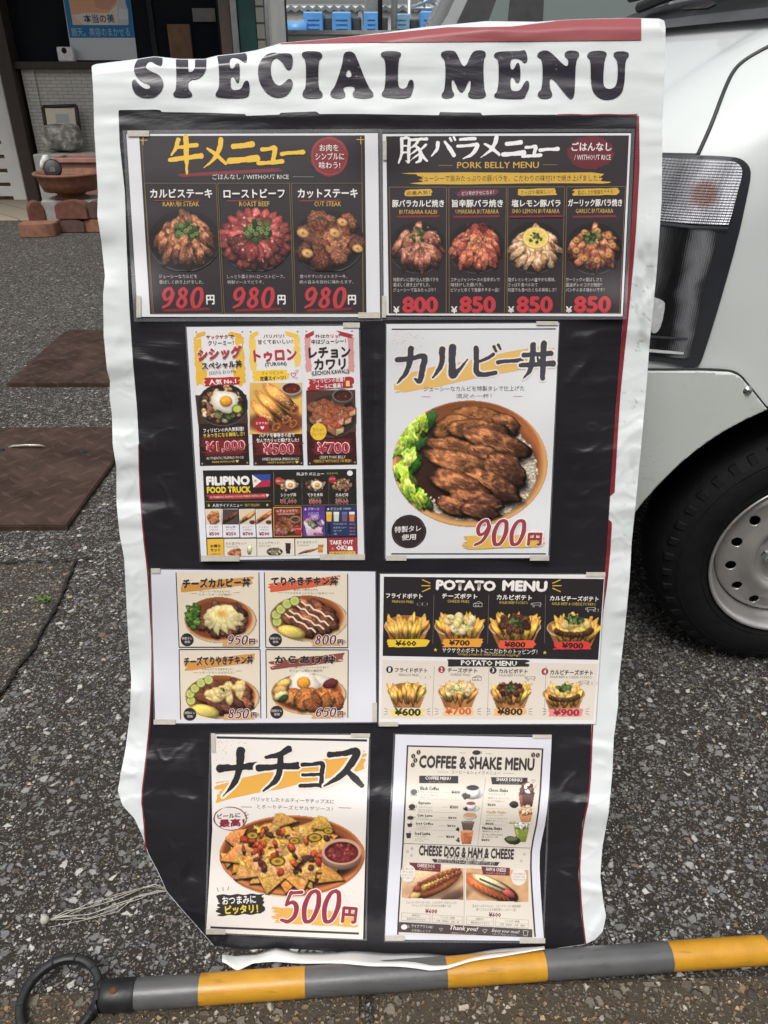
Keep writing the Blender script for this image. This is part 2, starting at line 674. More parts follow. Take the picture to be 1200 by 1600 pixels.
class Sheet(Print):
    def __init__(self, quad, off=0.0016, curl=()):
        super().__init__(off)
        self.curl = curl
        self.quad = [np.array(p, float) for p in quad]      # TL TR BR BL
        self.o, self.s = (0.0, 0.0), 1.0

    def crop(self, x0, y0, s):
        self.o, self.s = (x0, y0), s
        return self

    def p(self, x, y):
        return (self.o[0] + x * self.s, self.o[1] + y * self.s)

    def frame(self, px, py):
        """local directions of the sheet's rows and columns at a point"""
        a, b, c, d = self.quad
        v = np.clip((py - a[1]) / (d[1] - a[1]), 0, 1)
        u = np.clip((px - a[0]) / (b[0] - a[0]), 0, 1)
        ex = (b - a) * (1 - v) + (c - d) * v
        ey = (d - a) * (1 - u) + (c - b) * u
        return ex / ex[0], ey / ey[1]

    def place(self, v01, box, rot=0.0, shear=0.0):
        (x0, y0), (x1, y1) = self.p(*box[:2]), self.p(*box[2:])
        cx, cy, w, h = (x0 + x1) / 2, (y0 + y1) / 2, x1 - x0, y1 - y0
        ex, ey = self.frame(cx, cy)
        gx, gy = (v01[:, 0] - 0.5) * w, (v01[:, 1] - 0.5) * h
        gx = gx - shear * gy
        if rot:
            a = math.radians(rot)
            gx, gy = gx * math.cos(a) - gy * math.sin(a), gx * math.sin(a) + gy * math.cos(a)
        return np.stack([cx + gx * ex[0] + gy * ey[0], cy + gx * ex[1] + gy * ey[1]], 1)

    def T(self, text, box, col, bold=0.0, rot=0.0, shear=0.0, out=None, ow=0.05, lv=None, res=None, spacing=1.0):
        hpx = (box[3] - box[1]) * self.s
        if res is None:
            res = 1 if hpx < 9 else (2 if hpx < 22 else 4)
        v, f = glyphs(text, 0.0, res, spacing)
        if not len(v):
            return
        lo, hi = v.min(0), v.max(0)
        sz = np.maximum(hi - lo, 1e-6)
        q = (v - lo) / sz
        q = np.stack([q[:, 0], 1 - q[:, 1]], 1)
        px_em = hpx / sz[1]

        def heavy(b, color, ring=4):
            b = b * 0.85
            if b * px_em < 0.16:
                offs = [(0, 0)]
            else:
                offs = [(b * math.cos(k * 2 * math.pi / ring), b * math.sin(k * 2 * math.pi / ring)) for k in range(ring)]
                if b * px_em > 1.2:
                    offs.append((0, 0))
            for dx, dy in offs:
                sc = (1 - 2 * b / sz) if color is col else 1.0
                w = (q - .5) * sc + .5 + np.array([dx, dy]) / sz
                self.add(self.place(w, box, rot, shear), f, color, lv)
        if out is not None:
            heavy(bold * .3 + ow * 1.5, out, 8)
        heavy(bold, col)

    def lines(self, rows, col, bold=0.004):
        for tx, *b in rows:
            self.T(tx, b, col, bold)

    def W(self, ch, box, col, rot=0.0, out=None, ow=0.07, shear=0.0, res=None):
        asp = (box[3] - box[1]) / (box[2] - box[0])
        px = (box[2] - box[0]) * self.s
        res = res or (0.016 if px > 40 else 0.03)
        if out is not None:
            v, f = brush_glyph(ch, asp, ow, 0, res * 1.5)
            self.add(self.place(v, box, rot, shear), f, out)
        v, f = brush_glyph(ch, asp, 0.0, 0.016, res)
        self.add(self.place(v, box, rot, shear), f, col)

    def num(self, digits, box, col, out=None, shear=0.18, ow=0.09, res=0.035, gap=0.04):
        n = len(digits)
        w = (box[2] - box[0]) / n
        boxes = [(box[0] + k * w + w * gap, box[1], box[0] + (k + 1) * w - w * gap, box[3]) for k in range(n)]
        if out is not None:
            for ch, b in zip(digits, boxes):
                asp = (b[3] - b[1]) / (b[2] - b[0])
                v, f = brush_glyph(ch, asp, ow, 0, res * 1.3)
                self.add(self.place(v, b, 0, shear), f, out)
        for ch, b in zip(digits, boxes):
            asp = (b[3] - b[1]) / (b[2] - b[0])
            v, f = brush_glyph(ch, asp, 0.0, 0.008, res)
            self.add(self.place(v, b, 0, shear), f, col)

    def quadc(self, pts, col, step=5.0, level=None, mat=0):
        """a four-sided patch through crop corners TL TR BR BL"""
        q = [np.array(self.p(*p)) for p in pts]
        nx = max(1, int(max(np.linalg.norm(q[1] - q[0]), np.linalg.norm(q[2] - q[3])) / step))
        ny = max(1, int(max(np.linalg.norm(q[3] - q[0]), np.linalg.norm(q[2] - q[1])) / step))
        V = []
        for j in range(ny + 1):
            for i in range(nx + 1):
                u, v = i / nx, j / ny
                V.append((q[0] * (1 - u) + q[1] * u) * (1 - v) + (q[3] * (1 - u) + q[2] * u) * v)
        Fq = [(j * (nx + 1) + i, j * (nx + 1) + i + 1, (j + 1) * (nx + 1) + i + 1, (j + 1) * (nx + 1) + i) for j in range(ny) for i in range(nx)]
        self.add(np.array(V), Fq, col, level, mat)

    def R(self, x0, y0, x1, y1, col, **k):
        (ax, ay), (bx, by) = self.p(x0, y0), self.p(x1, y1)
        v = np.array([[0, 0], [1, 0], [1, 1], [0, 1]], float)
        q = self.place(v, (x0, y0, x1, y1))
        inv = [((a - self.o[0]) / self.s, (b - self.o[1]) / self.s) for a, b in q]
        self.quadc(inv, col, **k)

    def line(self, x0, y0, x1, y1, w, col):
        d = np.array([x1 - x0, y1 - y0], float)
        d /= np.linalg.norm(d)
        n = np.array([-d[1], d[0]]) * w / 2
        a, b = np.array([x0, y0]), np.array([x1, y1])
        self.quadc([a - n, b - n, b + n, a + n], col)

    def field(self, fn, box, col, step=None):
        """fill where fn(u, v) < 0, u and v running over the crop box"""
        n = max(box[2] - box[0], box[3] - box[1]) * self.s
        step = step or max(0.8, min(2.0, n / 40))
        nx = max(8, int((box[2] - box[0]) * self.s / step))
        ny = max(8, int((box[3] - box[1]) * self.s / step))
        xs, ys = np.linspace(-.08, 1.08, nx), np.linspace(-.15, 1.15, ny)
        X, Y = np.meshgrid(xs, ys)
        v, f = sdf_fill(fn(X, Y), xs, ys)
        if len(v):
            self.add(self.place(v, box), f, col)

    def smear(self, box, col, seed=1, tilt=0.0, rag=0.16, bands=9):
        """a dry-brush band with ragged ends; tilt lifts its right end (share of the box height)"""
        asp = (box[2] - box[0]) / max(1e-3, box[3] - box[1])

        def fn(X, Y):
            Yt = Y + tilt * (X - 0.5)
            h = 0.5 * (1 - abs(tilt))
            e = rag * (fbm(Yt * bands, np.zeros_like(Yt), seed, 2) - 0.2)
            d = np.maximum(np.abs(Yt - 0.5) - h * (0.9 + 0.16 * (vnoise(X * 7, Y * 0 + seed, seed) - .5)), np.maximum(e - X, X - 1 + e * 0.9) * min(asp, 3) * 0.5)
            streak = vnoise(X * 5, Yt * bands * 3, seed + 9)
            d = np.maximum(d, (0.045 - np.minimum(X, 1 - X)) * 1.2 + (streak - 0.62) * 0.35)
            return d
        self.field(fn, box, col, step=1.2)

    def disc(self, cx, cy, rx, ry, col, ragged=0.0, seed=1, ring=None):
        def fn(X, Y):
            x, y = (X - .5) * 2, (Y - .5) * 2
            r = np.hypot(x, y)
            a = np.arctan2(y, x)
            d = r - 0.97 - ragged * (fbm(np.cos(a) * 4 + 5, np.sin(a) * 4 + r * 9, seed, 2) - 0.55)
            if ring:
                d = np.maximum(d, (0.97 - ring - ragged * (fbm(a * 2 + 9, r * 6, seed + 4, 2) - .5)) - r)
            return d
        self.field(fn, (cx - rx, cy - ry, cx + rx, cy + ry), col, step=0.8 if rx * self.s < 30 else 1.2)

    def canvas(self, x0, y0, x1, y1, step=1.0):
        (ax, ay), (bx, by) = self.p(x0, y0), self.p(x1, y1)
        return Canvas(self, ax, ay, bx, by, step)


class Canvas:
    """a printed photograph: a fine grid of ink colours"""

    def __init__(self, sh, x0, y0, x1, y1, step):
        self.sh = sh
        nx, ny = int((x1 - x0) / step) + 1, int((y1 - y0) / step) + 1
        self.xs, self.ys = np.linspace(x0, x1, nx), np.linspace(y0, y1, ny)
        self.X, self.Y = np.meshgrid(self.xs, self.ys)
        self.col = np.zeros((ny, nx, 3))
        self.m = np.zeros((ny, nx))

    def c(self, x, y):
        return self.sh.p(x, y)

    def over(self, a, col, sl=None, mask=True):
        sl = sl or (slice(None), slice(None))
        a3 = a[..., None]
        self.col[sl] = self.col[sl] * (1 - a3) + np.asarray(col, float) * a3
        if mask:
            self.m[sl] = np.maximum(self.m[sl], a)

    def window(self, cx, cy, r):
        i0, i1 = np.searchsorted(self.xs, [cx - r, cx + r])
        j0, j1 = np.searchsorted(self.ys, [cy - r, cy + r])
        return slice(max(0, j0 - 1), j1 + 1), slice(max(0, i0 - 1), i1 + 1)

    def fill(self, col, tex=0.0, seed=1, ts=6.0):
        n = (fbm(self.X / ts, self.Y / ts, seed) - .5) * 2 * tex if tex else 0 * self.X
        self.over(np.ones_like(self.X), np.asarray(col, float) * (1 + n[..., None]))

    def blob(self, x, y, rx, ry, col, rot=0.0, shade=0.35, rough=0.12, tex=0.25, ts=2.2, seed=0, rim=0.45, soft=1.0, shadow=0.35, gloss=0.0, streak=1.0, mask=True, lo=None, hi=None, edge=.55, grain=None):
        cx, cy = self.c(x, y)
        s = self.sh.s
        rx, ry = rx * s, ry * s
        R = max(rx, ry) * 1.35 + 2
        sl = self.window(cx, cy, R)
        dx, dy = self.X[sl] - cx, self.Y[sl] - cy
        if dx.size == 0:
            return
        a = math.radians(rot)
        u = (dx * math.cos(a) + dy * math.sin(a)) / rx
        v = (-dx * math.sin(a) + dy * math.cos(a)) / ry
        th = np.arctan2(v, u)
        rr = 1 + rough * 2 * (fbm(np.cos(th) * 1.7 + seed * 3.1, np.sin(th) * 1.7 + seed, seed, 3) - .5)
        d = np.hypot(u, v) / rr
        mr = min(rx, ry)
        if shadow > 0:
            u2 = ((dx - .1 * mr) * math.cos(a) + (dy - .35 * mr) * math.sin(a)) / rx
            v2 = (-(dx - .1 * mr) * math.sin(a) + (dy - .35 * mr) * math.cos(a)) / ry
            d2 = np.hypot(u2, v2) / rr
            sh = shadow * (1 - sstep(.75, 1.2, d2))
            self.col[sl] *= (1 - sh)[..., None]
        al = np.clip((1 - d) * mr / soft + .5, 0, 1)
        n = (fbm(u * rx / (ts * streak), v * ry / ts, seed + 11, 3) - .5) * 2
        L = 1 + shade * (-(dy * .85 + dx * .25) / max(mr, 1e-3)).clip(-1, 1) - rim * sstep(edge, 1.05, d) + tex * n
        base = np.asarray(col, float)
        if lo is not None:
            m = fbm(u * rx / 9 + seed, v * ry / 6, seed + 71, 4)[..., None] + (-.25 * (dy / max(mr, 1e-3)).clip(-1, 1) * .5)[..., None]
            base = np.where(m < .5, np.asarray(lo, float) + (base - lo) * sstep(.2, .52, m), base + (np.asarray(hi, float) - base) * sstep(.5, .8, m))
        c = base * L[..., None]
        if gloss:
            c = c + (sstep(.62, .8, fbm(u * rx / ts, v * ry / ts, seed + 51, 2)) * gloss * 255 * (1 - d).clip(0, 1))[..., None]
        self.over(al, c.clip(0, 255), sl, mask)

    def ell(self, x, y, rx, ry, col, rot=0.0, **k):
        k = dict(dict(shade=0.0, rough=0.0, tex=0.0, rim=0.0, shadow=0.0), **k)
        self.blob(x, y, rx, ry, col, rot, **k)

    def poly(self, pts, col, shade=0.25, tex=0.15, seed=0, soft=0.8, ts=2.0, grad=None, shadow=0.3, mask=True):
        P = [self.c(*p) for p in pts]
        xs = [p[0] for p in P]
        ys = [p[1] for p in P]
        cx, cy = sum(xs) / len(xs), sum(ys) / len(ys)
        R = max(max(xs) - min(xs), max(ys) - min(ys)) * .6 + 4
        sl = self.window(cx, cy, R)
        X, Y = self.X[sl], self.Y[sl]
        if X.size == 0:
            return
        if shadow:
            d2 = poly_sdf([[(px_ + 1, py_ + 2) for px_, py_ in P]], X, Y)
            self.col[sl] *= (1 - shadow * (1 - sstep(-1, 2.5, d2)))[..., None]
        d = poly_sdf([P], X, Y)
        al = np.clip(-d / soft + .5, 0, 1)
        n = (fbm(X / ts, Y / ts, seed, 3) - .5) * 2
        L = 1 - shade * (Y - cy) / max(R, 1) + tex * n - .3 * sstep(-1.6, 0.2, d)
        self.over(al, (np.asarray(col, float) * L[..., None]).clip(0, 255), sl, mask)

    def stroke(self, pts, w, col, soft=0.7, mask=False):
        P = [self.c(*p) for p in pts]
        D = np.full(self.X.shape, 1e9)
        for (x0, y0), (x1, y1) in zip(P, P[1:]):
            ex, ey = x1 - x0, y1 - y0
            t = np.clip(((self.X - x0) * ex + (self.Y - y0) * ey) / (ex * ex + ey * ey + 1e-9), 0, 1)
            D = np.minimum(D, np.hypot(self.X - x0 - t * ex, self.Y - y0 - t * ey))
        self.over(np.clip((w * self.sh.s / 2 - D) / soft + .5, 0, 1), col, None, mask)

    def specks(self, x, y, rx, ry, col, n, size, seed, var=0.3):
        rnd = random.Random(seed)
        for k in range(n):
            r, a = math.sqrt(rnd.random()), rnd.random() * 6.283
            f = 1 + (rnd.random() - .5) * 2 * var
            q = size * (0.6 + rnd.random() * .8)
            self.blob(x + rx * r * math.cos(a), y + ry * r * math.sin(a), q, q * (.5 + .5 * rnd.random()), tuple(min(255, c * f) for c in col), rnd.random() * 180, shade=.2, rough=.1, tex=.1, rim=.2, shadow=.25, seed=seed + k, mask=False)

    def clip_ell(self, x, y, rx, ry):
        cx, cy = self.c(x, y)
        s = self.sh.s
        self.m *= (np.hypot((self.X - cx) / (rx * s), (self.Y - cy) / (ry * s)) < 1)

    def put(self):
        ok = self.m > .5
        cell = ok[:-1, :-1] & ok[:-1, 1:] & ok[1:, :-1] & ok[1:, 1:]
        ny, nx = self.m.shape
        idx = np.arange(ny * nx).reshape(ny, nx)
        q = np.stack([idx[:-1, :-1][cell], idx[:-1, 1:][cell], idx[1:, 1:][cell], idx[1:, :-1][cell]], 1)
        used = np.unique(q)
        if not len(used):
            return
        remap = np.full(ny * nx, -1)
        remap[used] = np.arange(len(used))
        xy = np.stack([self.X.ravel()[used], self.Y.ravel()[used]], 1)
        self.sh.add(xy, remap[q], self.col.reshape(-1, 3)[used])


def print_mat(name, rough, coat, spec=0.45):
    t = NT(name)
    at = t.n("ShaderNodeAttribute", attribute_name="ink")
    p = t.pos()
    n = t.noise(900, 2, .5, p)
    # faint unevenness of the ink
    t.l(t.mix(0.05, at.outputs["Color"], n, 'MULTIPLY'), t.b.inputs["Base Color"])
    t.b.inputs["Roughness"].default_value = rough
    t.b.inputs["Specular IOR Level"].default_value = spec
    t.b.inputs["Coat Weight"].default_value = coat
    t.b.inputs["Coat Roughness"].default_value = 0.22
    return t
# ------------------------------------------------------------------ paving
def aggregate(name, matrix, dark, mid, light, sc=1.0, cover=0.5, rough=.75, brown=0.2):
    t = NT(name)
    p = t.pos()
    wob = t.n("ShaderNodeVectorMath", operation='ADD')
    nz = t.n("ShaderNodeTexNoise")
    nz.inputs["Scale"].default_value = 140
    t.l(p, nz.inputs["Vector"])
    sc_ = t.n("ShaderNodeVectorMath", operation='SCALE')
    sc_.inputs["Scale"].default_value = .005
    t.l(nz.outputs["Color"], sc_.inputs[0])
    t.l(p, wob.inputs[0])
    t.l(sc_.outputs[0], wob.inputs[1])
    pv = wob.outputs[0]
    mott = t.noise(3.0, 4, .6, p)
    base = t.mix(mott, tuple(c * .7 for c in matrix[:3]) + (1,), tuple(c * 1.35 for c in matrix[:3]) + (1,))
    height = None
    col = base
    for i, (s, thr, rad) in enumerate(((350, .57, .52), (165, .57, .56), (84, .72, .50))):
        v = t.voro(s * sc, pv)
        e = t.voro(s * sc, pv, 'DISTANCE_TO_EDGE')
        sep = t.n("ShaderNodeSeparateColor")
        t.l(v.outputs["Color"], sep.inputs[0])
        pres = t.math('GREATER_THAN', sep.outputs[0], 1 - (1 - thr) * cover * 2)
        edge = t.math('MULTIPLY', t.math('SUBTRACT', e.outputs["Distance"], .06), 9, True)
        m = t.math('MULTIPLY', pres, edge)
        tint = t.ramp(sep.outputs[1], [(0.0, dark), (.42, mid), (.8, tuple(c * 1.35 for c in mid[:3]) + (1,)), (.93, light), (1.0, tuple(min(1, c * 1.25) for c in light[:3]) + (1,))])
        warm = t.mix(t.math('GREATER_THAN', sep.outputs[2], 1 - brown), tint, t.mix(1.0, tint, (1.0, .78, .55, 1), 'MULTIPLY'))
        grain = t.noise(420, 2, .5, p)
        stone = t.mix(.45, warm, t.ramp(grain, [(.3, (.45, .45, .45)), (.7, (1.3, 1.3, 1.3))]), 'MULTIPLY')
        col = t.mix(m, col, stone)
        hm = t.math('MULTIPLY', m, .5 + .35 * i)
        height = hm if height is None else t.math('MAXIMUM', height, hm)
    # damp, dirty patches
    dirt = t.noise(1.3, 5, .65, p, .4)
    col = t.mix(t.math('MULTIPLY', t.math('SUBTRACT', dirt, .42, True), 1.6, True), col, t.mix(1.0, col, (.62, .57, .5, 1), 'MULTIPLY'))
    t.l(col, t.b.inputs["Base Color"])
    t.l(t.ramp(height, [(0, (rough + .15,) * 3), (1, (rough - .2,) * 3)]), t.b.inputs["Roughness"])
    t.b.inputs["Specular IOR Level"].default_value = .35
    t.bump(t.math('ADD', height, t.math('MULTIPLY', t.noise(260, 3, .6, p), .3)), .75, .006)
    return t.m


M_ASPH = aggregate("worn_asphalt", (.027, .021, .0165), (.050, .050, .049), (.162, .163, .160), (.46, .45, .42), 1.0, .50, .66, .10)
M_PATCH = aggregate("patched_asphalt", (.036, .030, .024), (.045, .042, .038), (.145, .14, .125), (.44, .42, .37), 1.35, .5, brown=.22)
M_SLAB = aggregate("pebble_concrete", (.060, .048, .034), (.05, .045, .04), (.16, .14, .11), (.38, .34, .28), 1.0, .46, brown=.5)
M_TILE = simple("porch_tile", (.42, .36, .28), .55, 0, .25, 9, .15)
M_SOIL = simple("crack_soil", (.012, .010, .008), .95, 0, .3, 60, .3)

bm = bmesh.new()
vs = [bm.verts.new(p) for p in ((-60, -12, 0), (60, -12, 0), (60, 90, 0), (-60, 90, 0))]
bm.faces.new(vs)
ground = from_bm("ground", bm, M_ASPH)
tag(ground, "dark worn asphalt with pale stones showing", "ground", kind='structure')


def ground_poly(name, px, mat, h, label, cat, kind='structure', thick=0.0):
    P = [on_ground(x, y, 0) for x, y in px]
    bm = bmesh.new()
    vs = [bm.verts.new((p.x, p.y, h)) for p in P]
    f = bm.faces.new(vs)
    if f.normal.z < 0:
        f.normal_flip()
    bm.normal_update()
    if f.normal.z < 0:
        bmesh.ops.reverse_faces(bm, faces=[f])
    if thick:
        r = bmesh.ops.extrude_face_region(bm, geom=[f])
        for v in r["geom"]:
            if isinstance(v, bmesh.types.BMVert):
                v.co.z -= thick
    return tag(from_bm(name, bm, mat), label, cat, kind=kind)


# the older patch on the far left, bounded by a crack
ground_poly("asphalt_patch", [(-260, 884), (0, 883), (40, 880), (75, 881), (108, 882), (120, 878), (108, 905), (96, 935), (84, 962), (66, 990), (50, 1020), (28, 1048), (8, 1082), (-20, 1110), (-260, 1330)], M_PATCH, .004, "browner patch of old asphalt bounded by a dark crack", "asphalt patch")


def crack(pts, w, seed):
    rnd = random.Random(seed)
    P = []
    for (x0, y0), (x1, y1) in zip(pts, pts[1:]):
        n = max(2, int(math.hypot(x1 - x0, y1 - y0) / 5))
        for k in range(n):
            t = k / n
            P.append((x0 + (x1 - x0) * t + (rnd.random() - .5) * 3.2, y0 + (y1 - y0) * t + (rnd.random() - .5) * 2.4))
    G = [on_ground(*p) for p in P]
    V, F = [], []
    for k, g in enumerate(G):
        d = (G[min(k + 1, len(G) - 1)] - G[max(k - 1, 0)]).normalized()
        n = Vector((-d.y, d.x, 0)) * w * (.35 + rnd.random() * .9)
        V += [(g.x + n.x, g.y + n.y, .008), (g.x - n.x, g.y - n.y, .008)]
        if k:
            F.append((2 * k - 2, 2 * k - 1, 2 * k + 1, 2 * k))
    return V, F


V1, F1 = crack([(-60, 886), (0, 883), (60, 880), (118, 879), (160, 872)], .0034, 3)
V2, F2 = crack([(119, 880), (104, 915), (92, 945), (74, 975), (52, 1018), (26, 1050), (4, 1085), (-40, 1120)], .0036, 4)
n0 = len(V1)
tag(from_py("ground_crack", V1 + V2, F1 + [tuple(i + n0 for i in f) for f in F2], M_SOIL), "branching crack running across the asphalt", "crack", kind='structure')

# kerb slabs of washed pebble concrete at the camera's feet
P0 = on_ground(0, 1556)
P1 = on_ground(1200, 1528)
d = (P1 - P0)
d.normalize()
nrm = Vector((d.y, -d.x, 0))
bm = bmesh.new()
j = on_ground(578, 1575)
sj = (j - P0).dot(d)
for a, b in ((-2.5, sj - .62), (sj - .612, sj - .006), (sj + .006, sj + .612), (sj + .622, 3.2)):
    P = [P0 + d * a, P0 + d * b, P0 + d * b + nrm * .9, P0 + d * a + nrm * .9]
    b2 = bmesh.new()
    vs = [b2.verts.new((p.x, p.y, .012)) for p in P]
    vb = [b2.verts.new((p.x, p.y, -.03)) for p in P]
    b2.faces.new(vs)
    for k in range(4):
        b2.faces.new((vs[k], vb[k], vb[(k + 1) % 4], vs[(k + 1) % 4]))
    bmesh.ops.recalc_face_normals(b2, faces=b2.faces)
    bmesh.ops.bevel(b2, geom=[e for e in b2.edges if all(v.co.z > 0 for v in e.verts)], offset=.008, segments=3, affect='EDGES')
    merge(bm, b2)
tag(from_bm("kerb", bm, M_SLAB), "brown washed pebble kerb slabs with an open joint", "kerb", kind='structure')
# ------------------------------------------------------------------ common surfaces
M_DKWOOD = simple("dark_wood", (.035, .024, .018), .6, 0, .3, 14, .2, streak=(8, 8, 1))
M_WHITEP = simple("white_paint", (.62, .62, .60), .5, 0, .08, 6, .1)
M_BLACKR = simple("black_gap", (.006, .006, .007), .8, 0, .2, 20)
M_TERRA = simple("terracotta", (.22, .10, .06), .8, 0, .3, 22, .25)
M_TERRA2 = simple("pink_terracotta", (.36, .19, .15), .75, 0, .2, 18, .15)
M_BRICKR = simple("red_brick", (.13, .05, .032), .85, 0, .35, 26, .35)
M_BRICKB = simple("brown_brick", (.085, .046, .036), .85, 0, .35, 26, .35)
M_CONC = simple("pale_concrete", (.33, .33, .31), .85, 0, .2, 9, .3)
M_GREENB = simple("teal_board", (.025, .10, .085), .5, 0, .2, 5, .1)
M_STEELP = simple("galvanised", (.42, .43, .44), .45, .6, .15, 9)
M_BLUE = simple("blue_paint", (.11, .32, .66), .45, 0, .12, 3)
M_BLUEL = simple("faded_blue_paint", (.22, .42, .58), .5, 0, .12, 3)
M_CREAM = simple("cream_wall", (.78, .77, .72), .8, 0, .1, 2.0, .05)
M_ROOF = simple("grey_roofing", (.22, .24, .25), .6, .2, .15, 3)
M_SOILP = simple("dry_soil", (.10, .07, .045), .95, 0, .4, 60, .5)


def box_obj(name, lo, hi, mat, parent=None, bevel=0.0):
    bm = bmesh.new()
    bm_box(bm, lo, hi, bevel)
    return from_bm(name, bm, mat, parent)


def brick_mat(name, c1, c2, mortar, w, h, gap=.012, rough=.6):
    t = NT(name)
    p = t.pos()
    sep = t.n("ShaderNodeSeparateXYZ")
    t.l(p, sep.inputs[0])
    cmb = t.n("ShaderNodeCombineXYZ")
    t.l(t.math('ADD', sep.outputs[0], sep.outputs[1]), cmb.inputs[0])
    t.l(sep.outputs[2], cmb.inputs[1])
    br = t.n("ShaderNodeTexBrick")
    t.l(cmb.outputs[0], br.inputs["Vector"])
    br.inputs["Scale"].default_value = 1.0
    br.inputs["Brick Width"].default_value = w
    br.inputs["Row Height"].default_value = h
    br.inputs["Mortar Size"].default_value = gap * .4
    br.inputs["Color1"].default_value = c1
    br.inputs["Color2"].default_value = c2
    br.inputs["Mortar"].default_value = mortar
    d = t.noise(2.2, 4, .6, p)
    col = t.mix(t.math('MULTIPLY', d, .5), br.outputs["Color"], (.6, .56, .5, 1), 'MULTIPLY')
    t.l(col, t.b.inputs["Base Color"])
    t.b.inputs["Roughness"].default_value = rough
    t.bump(br.outputs["Fac"], -.4, .004)
    return t.m


# ------------------------------------------------------------------ the shop on the left
YW = 7.5
porch = box_obj("porch", (-9, 6.48, -.05), (-.4, 9.5, .02), brick_mat("porch_tiles", (.36, .31, .24, 1), (.30, .26, .20, 1), (.12, .10, .08, 1), .34, .34, .02), bevel=.006)
tag(porch, "low tiled step in front of the dark shop", "porch", kind='structure')
wl = lambda x, y, Y=YW: on_wall(x, y, Y)
z_sill = wl(100, 108).z
x_l, x_r = wl(46, 150).x, wl(366, 60).x
shop = thing("shop_building", Vector((-2.4, YW, 0)), "dark old shop front with grey tiled low wall and deep eaves", "building")
M_TILEW = brick_mat("grey_wall_tiles", (.60, .59, .56, 1), (.52, .51, .48, 1), (.33, .32, .30, 1), .088, .027, .008, .4)
box_obj("tiled_wall", (x_l, YW, .02), (x_r, YW + .14, z_sill), M_TILEW, shop)
box_obj("tiled_wall", (x_l - .02, YW - .5 + .5, .02), (x_l + .085, YW + .01 - .03, z_sill - .002), M_TILEW, shop)
box_obj("sill", (x_l - .3, YW - .07, z_sill), (x_r, YW + .18, z_sill + .055), M_DKWOOD, shop, .006)
tz = NT("shop_glass")
tz.b.inputs["Base Color"].default_value = (.012, .014, .018, 1)
tz.b.inputs["Roughness"].default_value = .06
tz.b.inputs["Specular IOR Level"].default_value = .25
M_SHOPG = tz.m
fr = box_obj("window", (x_l - .2, YW + .06, z_sill + .055), (x_r - .06, YW + .075, 2.7), M_SHOPG, shop)
for px in (238, 345):
    xx = wl(px, 60).x
    box_obj("mullion", (xx - .02, YW + .03, z_sill + .055), (xx + .02, YW + .06, 2.7), simple("bronze_frame", (.02, .018, .018), .4, .5), shop)
xp = wl(60, 260).x
box_obj("post", (xp - .11, YW - .12, .02), (xp, YW + .05, 2.7), M_DKWOOD, shop, .008)
box_obj("opening_shade_panel", (xp - .75, YW + .2, .02), (xp - .09, YW + .25, 2.7), M_BLACKR, shop)  # black panel: the shade of the opening put into its colour
x0 = wl(45, 312).x
xg = x_r
box_obj("post", (xg - .10, YW - .06, .02), (xg - .005, YW + .1, 2.7), simple("brown_frame", (.16, .12, .10), .5), shop, .005)
box_obj("post", (xg, YW - .09, .02), (xg + .05, YW + .1, 2.7), M_STEELP, shop, .005)
box_obj("roof", (-9, 5.7, 2.7), (xg + .42, 12, 2.95), simple("eaves", (.05, .045, .04), .8), shop)
box_obj("back_wall", (-9, YW + 1.2, .02), (xg + .3, YW + 1.4, 2.7), M_BLACKR, shop)  # painted black to give the shop's unlit interior
box_obj("side_wall", (xg + .0, YW + .12, .02), (xg + .3, YW + 1.2, 2.7), M_CREAM, shop)

# white slatted door at the far left
dr = thing("slatted_door", Vector((x0 - .3, YW - .02, .02)), "white framed louvred door beside the shop's dark post", "door")
box_obj("door_frame", (x0 - .125, YW - .03, .02), (x0, YW + .05, 2.6), M_WHITEP, dr, .01)
bm = bmesh.new()
for k in range(22):
    z = .05 + k * .115
    bm_box(bm, (x0 - 1.4, YW, z), (x0 - .13, YW + .03, z + .085), .006)
from_bm("slats", bm, M_WHITEP, dr)
box_obj("backing", (x0 - 1.4, YW + .035, .02), (x0 - .125, YW + .05, 2.6), simple("rust_backing", (.16, .10, .06), .8, 0, .5, 20), dr)

# teal board, tiled pillar, conduit
a, b = wl(374, 50).x + .01, wl(402, 50).x
tag(box_obj("painted_board", (a, YW - .06, .0), (b, YW + .0, 2.6), M_GREENB, bevel=.004), "tall teal painted board beside the shop's steel post", "board")
t = brick_mat("pillar_tiles", (.50, .48, .43, 1), (.44, .42, .38, 1), (.10, .09, .08, 1), .5, .115, .02)
c_ = wl(415, 50).x
tag(box_obj("tiled_pillar", (b + .005, YW - .05, 0), (c_, YW + .4, 2.65), t), "narrow cream tiled pillar at the shop's corner", "pillar")
bm = bmesh.new()
bm_tube(bm, [(c_ + .02, YW - .04, 0), (c_ + .02, YW - .04, 2.6)], .018, 10)
tag(from_bm("conduit_pipe", bm, M_STEELP), "thin grey pipe running up the cream tiled pillar", "pipe")

# ---- poster and small things at the window
ps = Print(0, 0)


